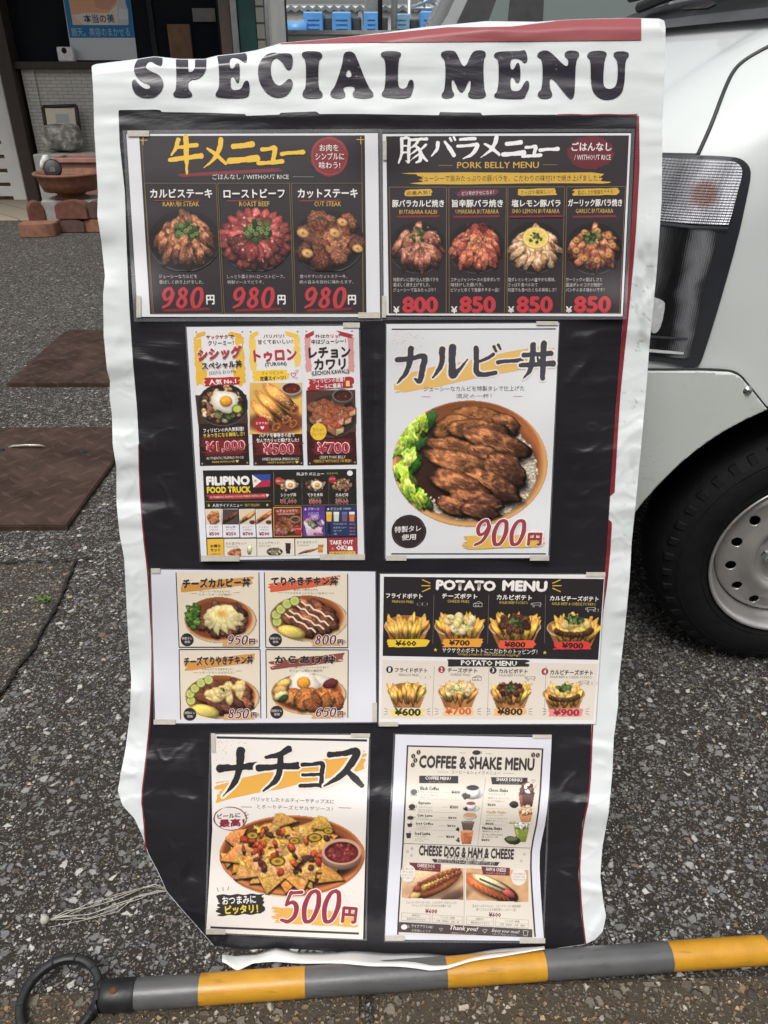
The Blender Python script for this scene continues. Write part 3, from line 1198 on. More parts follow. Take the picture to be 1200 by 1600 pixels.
def wall_print(name, Y, items, parent=None, mat=None):
    """flat inked sheet standing in the plane y = Y; items are (kind, ...) in photograph units"""
    V, F, C, lv = [], [], [], 0
    for it in items:
        lv += 1
        yy = Y - .0006 * lv
        if it[0] == 'q':
            P, col = it[1], it[2]
            n = len(V)
            V += [tuple(on_wall(x, y, yy)) for x, y in P]
            F.append(tuple(range(n, n + len(P))))
            C += [col] * len(P)
        else:
            _, tx, (bx0, by0, bx1, by1), col = it
            v, f = glyphs(tx, .01, 2)
            lo, hi = v.min(0), v.max(0)
            n = len(V)
            for q in (v - lo) / (hi - lo):
                x, y = bx0 + (bx1 - bx0) * q[0], by1 + (by0 - by1) * q[1]
                V.append(tuple(on_wall(x + (y - by1) * .19, y, yy)))
            F += [tuple(i + n for i in g) for g in f]
            C += [col] * len(v)
    o = from_py(name, V, F, mat, parent)
    at = o.data.color_attributes.new("ink", 'FLOAT_COLOR', 'POINT')
    c4 = np.concatenate([srgb(C), np.ones((len(C), 1))], 1)
    at.data.foreach_set("color", c4.astype(np.float32).ravel())
    return o


M_POST = print_mat("poster_print", .5, .1).m
po = thing("poster", wl(160, 94, YW + .05), "blue bordered beauty poster in the shop window with a white lower panel", "poster")
wall_print("printed_sheet", YW + .05, [
    ('q', [(88, -70), (196, -70), (215, 94), (113, 94)], (205, 208, 210)),
    ('q', [(88, -70), (196, -70), (211, 59), (109, 59)], (32, 116, 168)),
    ('q', [(96, -70), (188, -70), (200, 39), (114, 39)], (226, 214, 200)),
    ('q', [(96, -70), (180, -70), (183, 6), (170, 20), (132, 20), (112, 24)], (226, 170, 130)),
    ('q', [(128, -70), (176, -70), (182, 0), (170, 16), (150, 12)], (208, 152, 124)),
    ('q', [(112, 22), (124, 34), (132, 39), (114, 39)], (220, 190, 170)),
    ('q', [(182, -20), (190, -20), (196, 4), (200, 16), (201, 38), (185, 38), (183, 14), (184, 4)], (196, 198, 200)),
    ('q', [(186, 14), (199, 14), (200, 30), (186, 30)], (212, 214, 216)),
    ('t', "本当の美", (132, 22, 180, 36), (40, 74, 120)),
    ('t', "銀天。美容のまかせる", (113, 43, 204, 57), (150, 192, 220)),
], po, M_POST)
wb = thing("white_device", wl(101, 100, YW - .02), "small white box with a black round eye standing on the shop sill", "device")
p0, p1 = wl(92, 99, YW - .04), wl(112, 73, YW - .04)
box_obj("casing", (p0.x, YW - .04, z_sill + .055), (p1.x, YW + .02, p1.z), simple("white_plastic", (.72, .72, .72), .4), wb, .008)
bm = bmesh.new()
cc = wl(100, 79, YW - .042)
bm_lathe(bm, [(0, .006), (.018, .005), (.022, 0)], cc, (1, 0, 0), (0, 0, 1), (0, -1, 0), 20)
from_bm("lens", bm, M_BLACKR, wb)
M_CARD = simple("brown_card", (.16, .09, .05), .8, 0, .3, 12)
tag(box_obj("paper_bag", wl(266, 84, YW + .02) - Vector((0, .0, .1)), wl(297, 38, YW + .055), M_CARD), "brown paper bag in the shop window above the banner's S", "paper bag")
tag(box_obj("pale_notice", wl(302, 34, YW + .03), wl(336, 13, YW + .05), simple("grey_paper", (.17, .165, .155), .8, 0, .2, 9)), "pale grey paper notice stuck high in the dark window", "notice")

# ------------------------------------------------------------------ things on the porch edge
def arch_brick(loc, w, h, d, rotz, mat, label, lying=False, name="edging_brick"):
    bm = bmesh.new()
    prof = [(-w / 2, 0), (w / 2, 0)] + [(w / 2 * math.cos(a), h * .66 + h * .34 * math.sin(a)) for a in np.linspace(0, math.pi, 13)]
    f = [bm.verts.new((x, -d / 2, z)) for x, z in prof]
    g = [bm.verts.new((x, d / 2, z)) for x, z in prof]
    bm.faces.new(f)
    bm.faces.new(g[::-1])
    n = len(prof)
    for k in range(n):
        bm.faces.new((f[k], g[k], g[(k + 1) % n], f[(k + 1) % n]))
    bmesh.ops.recalc_face_normals(bm, faces=bm.faces)
    bmesh.ops.bevel(bm, geom=[e for e in bm.edges if e.calc_face_angle(0) > 1], offset=.006, segments=2, affect='EDGES')
    if lying:
        bmesh.ops.rotate(bm, cent=(0, 0, 0), matrix=Matrix.Rotation(math.radians(90), 3, 'X'), verts=bm.verts)
        bmesh.ops.translate(bm, vec=(0, 0, d / 2), verts=bm.verts)
    o = from_bm(name, bm, mat)
    o.location = loc
    o.rotation_euler = (0, 0, rotz)
    return tag(o, label, "brick", "terracotta edging bricks under the bowl")


Yb = on_ground(110, 362).y
bx = lambda px, py, Y: on_wall(px, py, Y).x
arch_brick(Vector((bx(57, 335, Yb + .12), Yb + .12, 0.0)), .115, .20, .13, .5, M_BRICKR, "red arched brick standing upright left of the bowl's support")
arch_brick(Vector((bx(66, 350, Yb - .05), Yb - .06, 0.0)), .26, .19, .09, .12, M_TERRA, "orange arched brick lying flat in front of the others", True)
arch_brick(Vector((bx(114, 360, Yb), Yb, 0.0)), .225, .095, .12, 0, M_BRICKB, "dark brown brick on the paving beneath the bowl, bottom of the stack")
arch_brick(Vector((bx(116, 335, Yb), Yb, 0.096)), .235, .125, .12, .03, M_BRICKR, "reddish arched brick stacked under the bowl's foot")
arch_brick(Vector((bx(150, 360, Yb), Yb + .02, 0.0)), .16, .095, .12, 0, M_TERRA, "orange brick half hidden by the banner's white edge")
arch_brick(Vector((bx(154, 335, Yb), Yb + .02, 0.096)), .17, .12, .12, 0, M_BRICKB, "upper brown brick half hidden by the banner's white edge")
cb = box_obj("concrete_block", (bx(75, 330, Yb + .2), Yb + .10, 0), (bx(160, 330, Yb + .2), Yb + .42, .205), M_CONC, bevel=.012)
tag(cb, "pale concrete block behind the bricks, carrying the terracotta bowl", "block")
# bowl
Yp = Yb + .22
rim = on_wall(105, 268, Yp)
k = .243 / 1.0
zb = .207
bm = bmesh.new()
H_ = rim.z - zb
bm_lathe(bm, [(0.0, 0), (.125, 0), (.12, .012), (.10, .025), (.105, .035), (.155, .055), (.188, .30 * H_), (.212, .58 * H_), (.228, .84 * H_), (.246, .9 * H_), (.25, .96 * H_), (.244, H_), (.228, .97 * H_), (.215, .85 * H_), (.15, .5 * H_), (0, .45 * H_)], (rim.x, Yp, zb), (1, 0, 0), (0, 1, 0), (0, 0, 1), 40)
bw = thing("terracotta_bowl", Vector((rim.x, Yp, zb)), "wide shallow terracotta bowl raised on bricks beside the banner", "planter")
from_bm("bowl", bm, M_TERRA, bw)
bm = bmesh.new()
bm_lathe(bm, [(0, .004), (.08, .012), (.15, .0), (.205, -.008)], (rim.x, Yp, zb + .78 * H_), (1, 0, 0), (0, 1, 0), (0, 0, 1), 24)
from_bm("soil", bm, M_SOILP, bw)
# dark disc leaning in the bowl
dc = on_wall(82, 263, Yp - .1)
bm = bmesh.new()
w_ = Vector((.25, -1, .35)).normalized()
u_ = w_.cross(Vector((0, 0, 1))).normalized()
v_ = u_.cross(w_)
bm_lathe(bm, [(0, .012), (.05, .012), (.062, .006), (.066, -.006), (.06, -.014), (0, -.014)], dc, u_, v_, w_, 28)
ds = thing("round_lid", dc, "black round lid leaning inside the terracotta bowl", "lid")
from_bm("disc", bm, simple("black_plastic", (.015, .016, .018), .5), ds)
bm = bmesh.new()
bm_box(bm, (-.02, -.016, -.002), (.02, .016, .002), .002, rot=Matrix((u_, v_, w_)).transposed())
bmesh.ops.translate(bm, vec=dc + w_ * .014 - v_ * .012, verts=bm.verts)
from_bm("sticker", bm, simple("dark_label", (.07, .075, .07), .6), ds)
wp = on_wall(72, 254, Yp + .02)
bm = bmesh.new()
bmesh.ops.create_icosphere(bm, subdivisions=3, radius=.045)
for v in bm.verts:
    v.co *= 1 + .25 * math.sin(v.co.x * 90 + 1) * math.sin(v.co.z * 70)
    v.co.z *= 1.2
bmesh.ops.translate(bm, vec=wp, verts=bm.verts)
tag(from_bm("white_bag", bm, simple("white_film", (.65, .65, .63), .4), smooth=True), "small crumpled white plastic bag behind the black lid", "bag")
# long planter behind
Yq = Yp + .52
zt = on_wall(110, 247, Yq - .15).z
xa, xb = on_wall(78, 250, Yq - .15).x, on_wall(190, 250, Yq).x
pl = thing("long_planter", Vector(((xa + xb) / 2, Yq, 0)), "long pinkish plastic planter box behind the terracotta bowl", "planter")
bm = bmesh.new()
bm_box(bm, (xa + .03, Yq - .12, 0), (xb, Yq + .12, zt - .03), .012)
from_bm("trough", bm, M_TERRA2, pl)
bm = bmesh.new()
for lo, hi in (((xa, Yq - .15, zt - .035), (xb, Yq - .115, zt)), ((xa, Yq + .115, zt - .035), (xb, Yq + .15, zt)), ((xa, Yq - .115, zt - .035), (xa + .035, Yq + .115, zt))):
    bm_box(bm, lo, hi, .006)
from_bm("rim", bm, M_TERRA2, pl)
bm = bmesh.new()
bm_box(bm, (xa + .035, Yq - .113, zt - .03), (xb, Yq + .113, zt - .022))
from_bm("soil", bm, M_SOILP, pl)
# boulder on a ledge, picture leaning behind it
Yr = Yq + .42
zc = on_wall(98, 240, Yr).z
lg = box_obj("ledge_block", (on_wall(66, 250, Yr).x, Yr - .18, .02), (on_wall(170, 250, Yr).x, Yr + .28, zc + .01), M_CONC, bevel=.01)
tag(lg, "low concrete ledge against the grey tiled wall", "ledge")
rc = on_wall(98, 219, Yr)
bm = bmesh.new()
bmesh.ops.create_icosphere(bm, subdivisions=4, radius=1)
P = np.array([v.co[:] for v in bm.verts])
nz = fbm(P[:, 0] * 1.6 + 9, P[:, 1] * 1.6 + P[:, 2] * 1.3 + 4, 8, 4)
for v, n_ in zip(bm.verts, nz):
    s = .78 + .42 * n_
    m_ = max(abs(v.co.x), abs(v.co.y), abs(v.co.z))
    s *= .62 + .38 / max(m_, .5)
    v.co = Vector((v.co.x * .165 * s, v.co.y * .11 * s, v.co.z * .105 * s))
lowz = min(v.co.z for v in bm.verts)
bmesh.ops.translate(bm, vec=(rc.x, Yr, zc + .008 - lowz), verts=bm.verts)
t = NT("boulder_stone")
p = t.pos()
t.l(t.ramp(t.noise(14, 6, .65, p, .6), [(.3, (.10, .095, .085)), (.5, (.25, .24, .215)), (.62, (.50, .49, .46))]), t.b.inputs["Base Color"])
t.b.inputs["Roughness"].default_value = .7
t.bump(t.noise(30, 6, .65, p), .6, .02)
tag(from_bm("boulder", bm, t.m, smooth=True), "mottled grey boulder on the ledge below the framed picture", "rock")
pf = thing("framed_picture", on_wall(98, 205, Yr + .2), "dark framed cream picture leaning on the grey tiled wall", "picture")
Yf = Yr + .2
wall_print("print", Yf - .012, [('q', [(70, 169), (116, 170), (121, 215), (77, 215)], (214, 208, 186)), ('q', [(86, 178), (107, 178), (109, 192), (88, 192)], (176, 182, 180))], pf, M_POST)
bm = bmesh.new()
q = [on_wall(x, y, Yf) for x, y in ((67, 167), (119, 165), (126, 218), (75, 220))]
for k in range(4):
    bm_tube(bm, [q[k], q[(k + 1) % 4]], .016, 6)
from_bm("frame", bm, M_DKWOOD, pf)

# ------------------------------------------------------------------ far yard: low wall, blue machines, factory
YF = 17.0
fac = thing("factory_building", Vector((2, YF, 0)), "long pale factory with a grey corrugated roof edge", "building")
zt = on_wall(500, 9, YF).z
box_obj("wall", (-7, YF, 0), (9, YF + 8, zt), M_CREAM, fac)
bm = bmesh.new()
n = 420
xs = np.linspace(-7.3, 9.3, n)
for row, (yy, zz) in enumerate(((YF - .10, zt - .02), (YF + 8.3, zt + .5))):
    for k, x in enumerate(xs):
        bm.verts.new((x, yy, zz + .028 * math.sin(k * math.pi / 2)))
bm.verts.ensure_lookup_table()
for k in range(n - 1):
    bm.faces.new((bm.verts[k], bm.verts[k + 1], bm.verts[n + k + 1], bm.verts[n + k]))
ro = from_bm("roof", bm, M_ROOF, fac)
so = ro.modifiers.new("thick", 'SOLIDIFY')
so.thickness = .06
w1, w2 = on_wall(418, 50, YF), on_wall(430, 24, YF)
box_obj("window", (w1.x, YF - .02, w1.z), (w2.x, YF + .02, w2.z), M_BLACKR, fac)
w1, w2 = on_wall(560, 40, YF), on_wall(566, 20, YF)
box_obj("downpipe", (w1.x, YF - .08, .0), (w1.x + .08, YF, zt - .05), M_STEELP, fac)
YL = 12.5
zl = on_wall(500, 54, YL).z
lw = box_obj("yard_wall", (-2.2, YL, 0), (5, YL + .15, zl), simple("lime_wall", (.60, .60, .58), .85, 0, .2, 1.5, .1))
tag(lw, "low pale wall with a coping below the blue machines", "wall")
cp = box_obj("coping", (-2.25, YL - .03, zl), (5, YL + .18, zl + .05), M_CONC)
set_parent(cp, lw)


def machine(px0, px1, top, Y, mat, label):
    a, b = on_wall(px0, 50, Y), on_wall(px1, 50, Y)
    zt_ = on_wall(px0, top, Y).z
    r = thing("blue_machine", Vector(((a.x + b.x) / 2, Y + .4, 0)), label, "machine", "blue machines in the yard")
    z0 = zl - .12
    box_obj("cabinet", (a.x, Y, z0), (b.x, Y + .8, zt_), mat, r, .02)
    box_obj("side_duct", (b.x + .003, Y + .2, z0 + .1), (b.x + .14, Y + .7, zt_ - .06), simple("dark_duct", (.05, .055, .06), .6), r, .02)
    box_obj("plinth", (a.x - .05, Y + .05, 0), (b.x + .1, Y + .75, z0 - .002), M_CONC, r)
    bm = bmesh.new()
    for k in range(5):
        z = z0 + .12 + k * .06
        bm_box(bm, (a.x + .06, Y - .012, z), (b.x - .06, Y - .001, z + .02))
    from_bm("grille", bm, mat, r)
    return r


machine(475, 505, 18, 14.0, M_BLUE, "leftmost mid blue box shaped machine, next to a low blue motor")
machine(519, 549, 18, 14.0, M_BLUE, "mid blue box machine, second from the low motor")
machine(568, 592, 18, 14.0, M_BLUE, "narrow blue machine left of the thin dark pole")
machine(613, 640, 21, 14.0, M_BLUEL, "faded pale blue machine with a white top panel")
machine(656, 687, 17, 14.0, M_BLUE, "blue box machine beside the steel pylon")
bm = bmesh.new()
a = on_wall(458, 48, 14.0)
bm_tube(bm, [(a.x - .12, 14.0, zl + .1), (a.x + .22, 14.0, zl + .1)], .12, 16)
bm_box(bm, (a.x - .2, 13.9, zl - .1), (a.x + .3, 14.1, zl + .0))
bm_box(bm, (a.x - .12, 13.9, 0), (a.x + .2, 14.1, zl - .1))
tag(from_bm("motor", bm, M_BLUE), "low blue round motor at the end of the machine row", "motor")
for px, w, lab, Yq_ in ((594, .035, "thin dark pole rising in front of the blue machines", 13.4), (583, .16, "thick grey stack rising above the factory roof", 16.2), (616, .05, "slim pale post beside the faded blue machine", 13.6), (688, .07, "steel pylon leg at the right end of the machine row", 14.6)):
    p = on_wall(px, 30, Yq_)
    bm = bmesh.new()
    bm_tube(bm, [(p.x, Yq_, 0), (p.x, Yq_, 5)], w, 10)
    tag(from_bm("pole", bm, M_STEELP if w != .035 else M_BLACKR), lab, "pole")
bm = bmesh.new()
for (a, b) in (((640, -20), (690, 14)), ((690, -10), (640, 14)), ((640, 13), (700, 13)), ((650, -30), (664, 14))):
    bm_tube(bm, [on_wall(*a, 14.8), on_wall(*b, 14.8)], .03, 6)
bm_tube(bm, [on_wall(700, -30, 14.8), (on_wall(700, 13, 14.8).x, 14.8, 0)], .05, 6)
bm_tube(bm, [on_wall(640, -30, 14.8), (on_wall(640, 13, 14.8).x, 14.8, 0)], .04, 6)
tag(from_bm("steel_frame", bm, M_STEELP), "open steel bracing frame above the last blue machine", "frame")

# ------------------------------------------------------------------ iron cover plates
def plate_mat():
    t = NT("chequer_plate")
    p = t.pos()
    mp = t.n("ShaderNodeMapping")
    mp.inputs["Rotation"].default_value = (0, 0, math.radians(38))
    mp.inputs["Scale"].default_value = (17, 17, 17)
    t.l(p, mp.inputs["Vector"])
    sep = t.n("ShaderNodeSeparateXYZ")
    t.l(mp.outputs[0], sep.inputs[0])
    fx, fy = t.math('FRACT', sep.outputs[0]), t.math('FRACT', sep.outputs[1])
    ix, iy = t.math('FLOOR', sep.outputs[0]), t.math('FLOOR', sep.outputs[1])
    par = t.math('MODULO', t.math('ABSOLUTE', t.math('ADD', ix, iy)), 2.0)
    ax, ay = t.math('ABSOLUTE', t.math('SUBTRACT', fx, .5)), t.math('ABSOLUTE', t.math('SUBTRACT', fy, .5))
    a = t.math('ADD', t.math('MULTIPLY', ax, .55), t.math('MULTIPLY', ay, 2.2))
    b = t.math('ADD', t.math('MULTIPLY', ax, 2.2), t.math('MULTIPLY', ay, .55))
    m = t.math('ADD', t.math('MULTIPLY', a, par), t.math('MULTIPLY', b, t.math('SUBTRACT', 1.0, par)))
    lug = t.math('MULTIPLY', t.math('SUBTRACT', .33, m), 12, True)
    rust = t.noise(7, 6, .7, p, .5)
    base = t.ramp(rust, [(.3, (.028, .016, .012)), (.5, (.052, .029, .021)), (.72, (.085, .050, .036))])
    worn = t.mix(t.math('MULTIPLY', lug, .32), base, (.115, .078, .062, 1))
    t.l(worn, t.b.inputs["Base Color"])
    t.b.inputs["Metallic"].default_value = .25
    t.l(t.ramp(rust, [(.3, (.45,) * 3), (.7, (.75,) * 3)]), t.b.inputs["Roughness"])
    t.bump(t.math('ADD', lug, t.math('MULTIPLY', t.noise(160, 4, .6, p), .25)), .45, .003)
    return t.m


M_PLATE = plate_mat()


def cover(px, label):
    P = [on_ground(x, y) for x, y in px]
    c = sum(P, Vector()) / len(P)
    r = thing("cover_plate", Vector((c.x, c.y, .004)), label, "cover plate", "rusty iron cover plates")
    bm = bmesh.new()
    top = [bm.verts.new((p.x, p.y, .016)) for p in P]
    bot = [bm.verts.new((p.x, p.y, .0)) for p in P]
    bm.faces.new(top)
    for k in range(len(P)):
        bm.faces.new((top[k], bot[k], bot[(k + 1) % len(P)], top[(k + 1) % len(P)]))
    bmesh.ops.recalc_face_normals(bm, faces=bm.faces)
    bmesh.ops.bevel(bm, geom=[e for e in bm.edges if all(v.co.z > .01 for v in e.verts)], offset=.003, segments=2, affect='EDGES')
    from_bm("plate", bm, M_PLATE, r)
    return r


cover([(11, 605), (101, 523), (114, 520), (330, 521), (330, 605)], "farther rusty iron plate, cut at one corner, half behind the banner")
cp2 = cover([(-330, 676), (-10, 675), (176, 673), (215, 690), (180, 726), (106, 829), (-330, 831)], "nearer rusty iron plate with a pale bent handle")
bm = bmesh.new()
g = [on_ground(15, 699, .016), on_ground(20, 697, .022), on_ground(40, 695.5, .026), on_ground(62, 696, .024), on_ground(71, 698, .016)]
bm_tube(bm, g, .0042, 8)
from_bm("handle", bm, simple("pale_rod", (.42, .38, .34), .4, .5), cp2)
for px in ((5, 711), (133, 715)):
    bm = bmesh.new()
    p = on_ground(*px)
    bm_lathe(bm, [(0, .005), (.008, .004), (.011, 0)], (p.x, p.y, .016), (1, 0, 0), (0, 1, 0), (0, 0, 1), 10)
    from_bm("bolt", bm, M_BLACKR, cp2)

# ------------------------------------------------------------------ the striped bar on the ground
RB = .0188
A_, B_ = on_ground(213, 1553, RB + .012), on_ground(1195, 1484, RB + .004)
d = (B_ - A_).normalized()


def bar_at(px):
    """distance along the bar of the point seen in column px"""
    lo, hi = -.6, 2.2
    for _ in range(50):
        m = (lo + hi) / 2
        q = A_ + d * m
        z = q.y * CP - (q.z - CAM_H) * SP
        if 600 + FPX * q.x / z < px:
            lo = m
        else:
            hi = m
    return lo


bar = thing("striped_bar", A_, "yellow and grey striped safety bar with a black end ring", "safety bar")
def film(name, col, dirt):
    m = simple(name, col, .42, 0, .12, 26, .12, coat=.15)
    t = m.node_tree
    b = t.nodes["Principled BSDF"]
    src = b.inputs["Base Color"].links[0].from_socket
    g = t.nodes.new("ShaderNodeNewGeometry")
    mp = t.nodes.new("ShaderNodeMapping")
    mp.inputs["Scale"].default_value = (9, 60, 60)
    t.links.new(g.outputs["Position"], mp.inputs["Vector"])
    n = t.nodes.new("ShaderNodeTexNoise")
    n.inputs["Scale"].default_value = 2.2
    n.inputs["Detail"].default_value = 6
    n.inputs["Roughness"].default_value = .72
    t.links.new(mp.outputs[0], n.inputs["Vector"])
    r = t.nodes.new("ShaderNodeValToRGB")
    r.color_ramp.elements[0].position, r.color_ramp.elements[1].position = .56, .72
    t.links.new(n.outputs[0], r.inputs[0])
    x = t.nodes.new("ShaderNodeMix")
    x.data_type = 'RGBA'
    t.links.new(r.outputs[0], x.inputs[0])
    t.links.new(src, x.inputs[6])
    x.inputs[7].default_value = (*dirt, 1)
    t.links.new(x.outputs[2], b.inputs["Base Color"])
    return m


M_YEL = film("yellow_film", (.52, .255, .018), (.30, .14, .015))
M_GRY = film("grey_film", (.092, .093, .095), (.055, .054, .052))
M_BPL = simple("black_ring_plastic", (.012, .012, .013), .5, 0, .3, 40, .15)
cuts = [213, 313, 477, 697, 850, 1045, 1195, 1330]
T_ = [bar_at(x) for x in cuts]
u = d.cross(Vector((0, 0, 1))).normalized()
v = u.cross(d)
for k in range(len(T_) - 1):
    bm = bmesh.new()
    L = T_[k + 1] - T_[k]
    pr_ = [(RB * (1 + .006 * math.sin(j * 2.1 + k)) + (-.0004 if j in (0, 8) else 0), L * j / 8) for j in range(9)]
    bm_lathe(bm, pr_, A_ + d * T_[k], u, v, d, 32)
    from_bm("yellow_band" if k % 2 else "grey_band", bm, M_YEL if k % 2 else M_GRY, bar)
tc = bar_at(158)
bm = bmesh.new()
bm_lathe(bm, [(0, 0), (RB * .86, 0), (RB * 1.0, .004), (RB * 1.05, .012), (RB * 1.05, -tc - .003), (RB * .98, -tc)], A_ + d * tc, u, v, d, 32)
from_bm("end_cap", bm, M_BPL, bar)
bm = bmesh.new()
pc = A_ + d * (tc * .55) + v * RB * 1.04
bm_lathe(bm, [(0, .002), (.004, .0016), (.005, 0)], pc + Vector((0, -.004, 0)), u, d, v, 12)
from_bm("rivet", bm, simple("rust_rivet", (.10, .035, .018), .8), bar)
rc_ = on_ground(94, 1560, .024)
for tt in (0,):
    bm = bmesh.new()
    nrm_ = Vector((0, -.12, 1)).normalized()
    uu = Vector((1, 0, 0))
    vv = nrm_.cross(uu)
    R0 = .0535
    prof = [(R0 - .009, -.006), (R0 - .002, -.007), (R0, -.005), (R0, .005), (R0 - .002, .007), (R0 - .009, .006), (R0 - .0105, .004), (R0 - .0105, -.004)]
    bm_lathe(bm, prof, rc_, uu, vv, nrm_, 56, closed=True)
    for k in range(10):
        a = k * math.pi / 5 + .2
        dirv = uu * math.cos(a) + vv * math.sin(a)
        c0 = rc_ + dirv * (R0 - .0055) + nrm_ * .0072
        b2 = bmesh.new()
        bm_box(b2, (-.0045, -.0008, -.001), (.0045, .0009, .001), rot=Matrix((dirv, nrm_.cross(dirv), nrm_)).transposed())
        bmesh.ops.translate(b2, vec=c0, verts=b2.verts)
        merge(bm, b2)
    e = A_ + d * tc
    s0 = rc_ + (e - rc_).normalized() * (R0 - .004)
    for off in (-.012, .012):
        o_ = (e - s0).normalized().cross(nrm_) * off
        bm_tube(bm, [s0 + o_ * 1.5, s0 * .5 + e * .5 + o_ * 1.1, e + o_], [.006, .007, .009], 8)
    from_bm("end_ring", bm, M_BPL, bar)

# ------------------------------------------------------------------ frayed cord and a weed
bm = bmesh.new()
rnd = random.Random(4)
trunk = [(268, 1392), (246, 1393), (214, 1401), (180, 1420), (140, 1432), (100, 1434), (72, 1438)]
for s in range(8):
    pts = []
    up = s % 3 == 0
    for k, (x, y) in enumerate(trunk):
        sp = math.sin(k / 6 * math.pi)
        ox, oy = rnd.uniform(-5, 5), (-18 * sp if up else 0) + rnd.uniform(-6, 6) * sp
        pts.append(on_ground(x + ox, y + oy, .004 + .008 * sp * rnd.random()))
    if rnd.random() < .4:
        pts = pts[:5] + [on_ground(60 + rnd.uniform(0, 50), 1425 + rnd.uniform(-10, 32), .003)]
    bm_tube(bm, pts, .0004 + .0003 * rnd.random(), 5)
b2 = bmesh.new()
bmesh.ops.create_icosphere(b2, subdivisions=2, radius=.0065)
bmesh.ops.translate(b2, vec=on_ground(70, 1437, .006), verts=b2.verts)
merge(bm, b2)
tag(from_bm("frayed_cord", bm, simple("pale_fibre", (.42, .40, .35), .7, 0, .15, 80), smooth=True), "frayed pale cord with a knotted end lying on the asphalt", "cord")
bm = bmesh.new()
for k in range(26):
    a, r = rnd.random() * 6.28, rnd.uniform(.004, .017)
    b = on_ground(70, 942)
    c0 = Vector((b.x + rnd.uniform(-.012, .012), b.y + rnd.uniform(-.006, .006), .004))
    tip = c0 + Vector((math.cos(a) * r, math.sin(a) * r, rnd.uniform(.003, .014)))
    sd_ = Vector((-math.sin(a), math.cos(a), 0)) * .0026
    m = (c0 + tip) / 2
    bm.faces.new([bm.verts.new(q) for q in (c0, m + sd_, tip, m - sd_)])
wd = from_bm("weed", bm, simple("weed_leaf", (.10, .17, .035), .6, 0, .3, 300))
tag(wd, "tiny green weed growing out of the asphalt crack", "weed")

# ------------------------------------------------------------------ unseen houses added behind the viewer to darken reflections and low light
for x0, x1, h, lab, colr in ((-9, -1.2, 5.6, "unseen grey house added behind the viewer to darken reflections", (.16, .155, .15)), (-.6, 8.5, 6.4, "unseen brown house added behind the viewer to darken reflections", (.10, .085, .07))):
    hs = thing("house", Vector(((x0 + x1) / 2, -6.5, 0)), lab, "building")
    box_obj("wall", (x0, -10.5, 0), (x1, -6.5, h), simple("house_render", colr, .85, 0, .2, 1.2, .1), hs)
    bm = bmesh.new()
    vs = [bm.verts.new(q) for q in ((x0 - .4, -6.0, h - .1), (x1 + .4, -6.0, h - .1), (x1 + .4, -8.5, h + 1.3), (x0 - .4, -8.5, h + 1.3), (x1 + .4, -11, h - .1), (x0 - .4, -11, h - .1))]
    bm.faces.new((vs[0], vs[1], vs[2], vs[3]))
    bm.faces.new((vs[3], vs[2], vs[4], vs[5]))
    from_bm("roof", bm, M_ROOF, hs)
    for k in range(3):
        for z in (.9, 3.6):
            xw = x0 + 1.2 + k * 2.6
            wn_ = box_obj("window", (xw, -6.46, z), (xw + 1.5, -6.42, z + 1.2), M_SHOPG, hs)
# ------------------------------------------------------------------ the white van
M_VAN = NT("white_van_paint")
pp = M_VAN.pos()
M_VAN.l(M_VAN.ramp(M_VAN.noise(3.5, 3, .5, pp), [(.3, (.625, .665, .66)), (.7, (.675, .71, .705))]), M_VAN.b.inputs["Base Color"])
M_VAN.b.inputs["Roughness"].default_value = .32
M_VAN.b.inputs["Coat Weight"].default_value = .8
M_VAN.b.inputs["Coat Roughness"].default_value = .06
M_VAN = M_VAN.m
M_RUB = simple("tyre_rubber", (.0065, .0065, .007), .7, 0, .25, 40, .25, spec=.22)
M_TRIM = simple("black_trim", (.02, .021, .023), .5, 0, .2, 30, .1)
M_TRIMG = simple("grey_trim", (.06, .065, .07), .5, 0, .15, 20, .1)
M_RIM = simple("silver_wheel", (.52, .51, .50), .34, .75, .08, 18, .05)
M_CHROME = simple("bright_nut", (.62, .62, .62), .2, 1.0, .1, 50)

NX, Y0, YF_, XR = .275, 1.19, 2.66, 3.66
Z_ = [.19, .30, .45, .60, .75, .88, .96, 1.02, 1.07, 1.11, 1.14, 1.18, 1.40, 1.70, 1.78, 1.84, 1.87]  # lowest section added as a skirt to block light under the van
XF = [.36, .295, .278, .275, .30, .335, .375, .43, .50, .57, .615, .655, .83, 1.07, 1.17, 1.34, 1.62]
YS = [.03, .012, .003, 0, 0, .004, .012, .024, .04, .055, .065, .075, .115, .165, .20, .28, .44]
RX = [.18, .20, .21, .22, .22, .22, .22, .21, .20, .18, .17, .16, .15, .15, .18, .25, .34]
RY = [.16, .17, .18, .19, .19, .19, .19, .19, .18, .17, .16, .15, .12, .12, .15, .20, .28]


def prof(A, z):
    # smooth interpolation of the section tables
    z = np.asarray(z, float)
    e = .02
    return (np.interp(z - e, Z_, A) + 2 * np.interp(z, Z_, A) + np.interp(z + e, Z_, A)) / 4


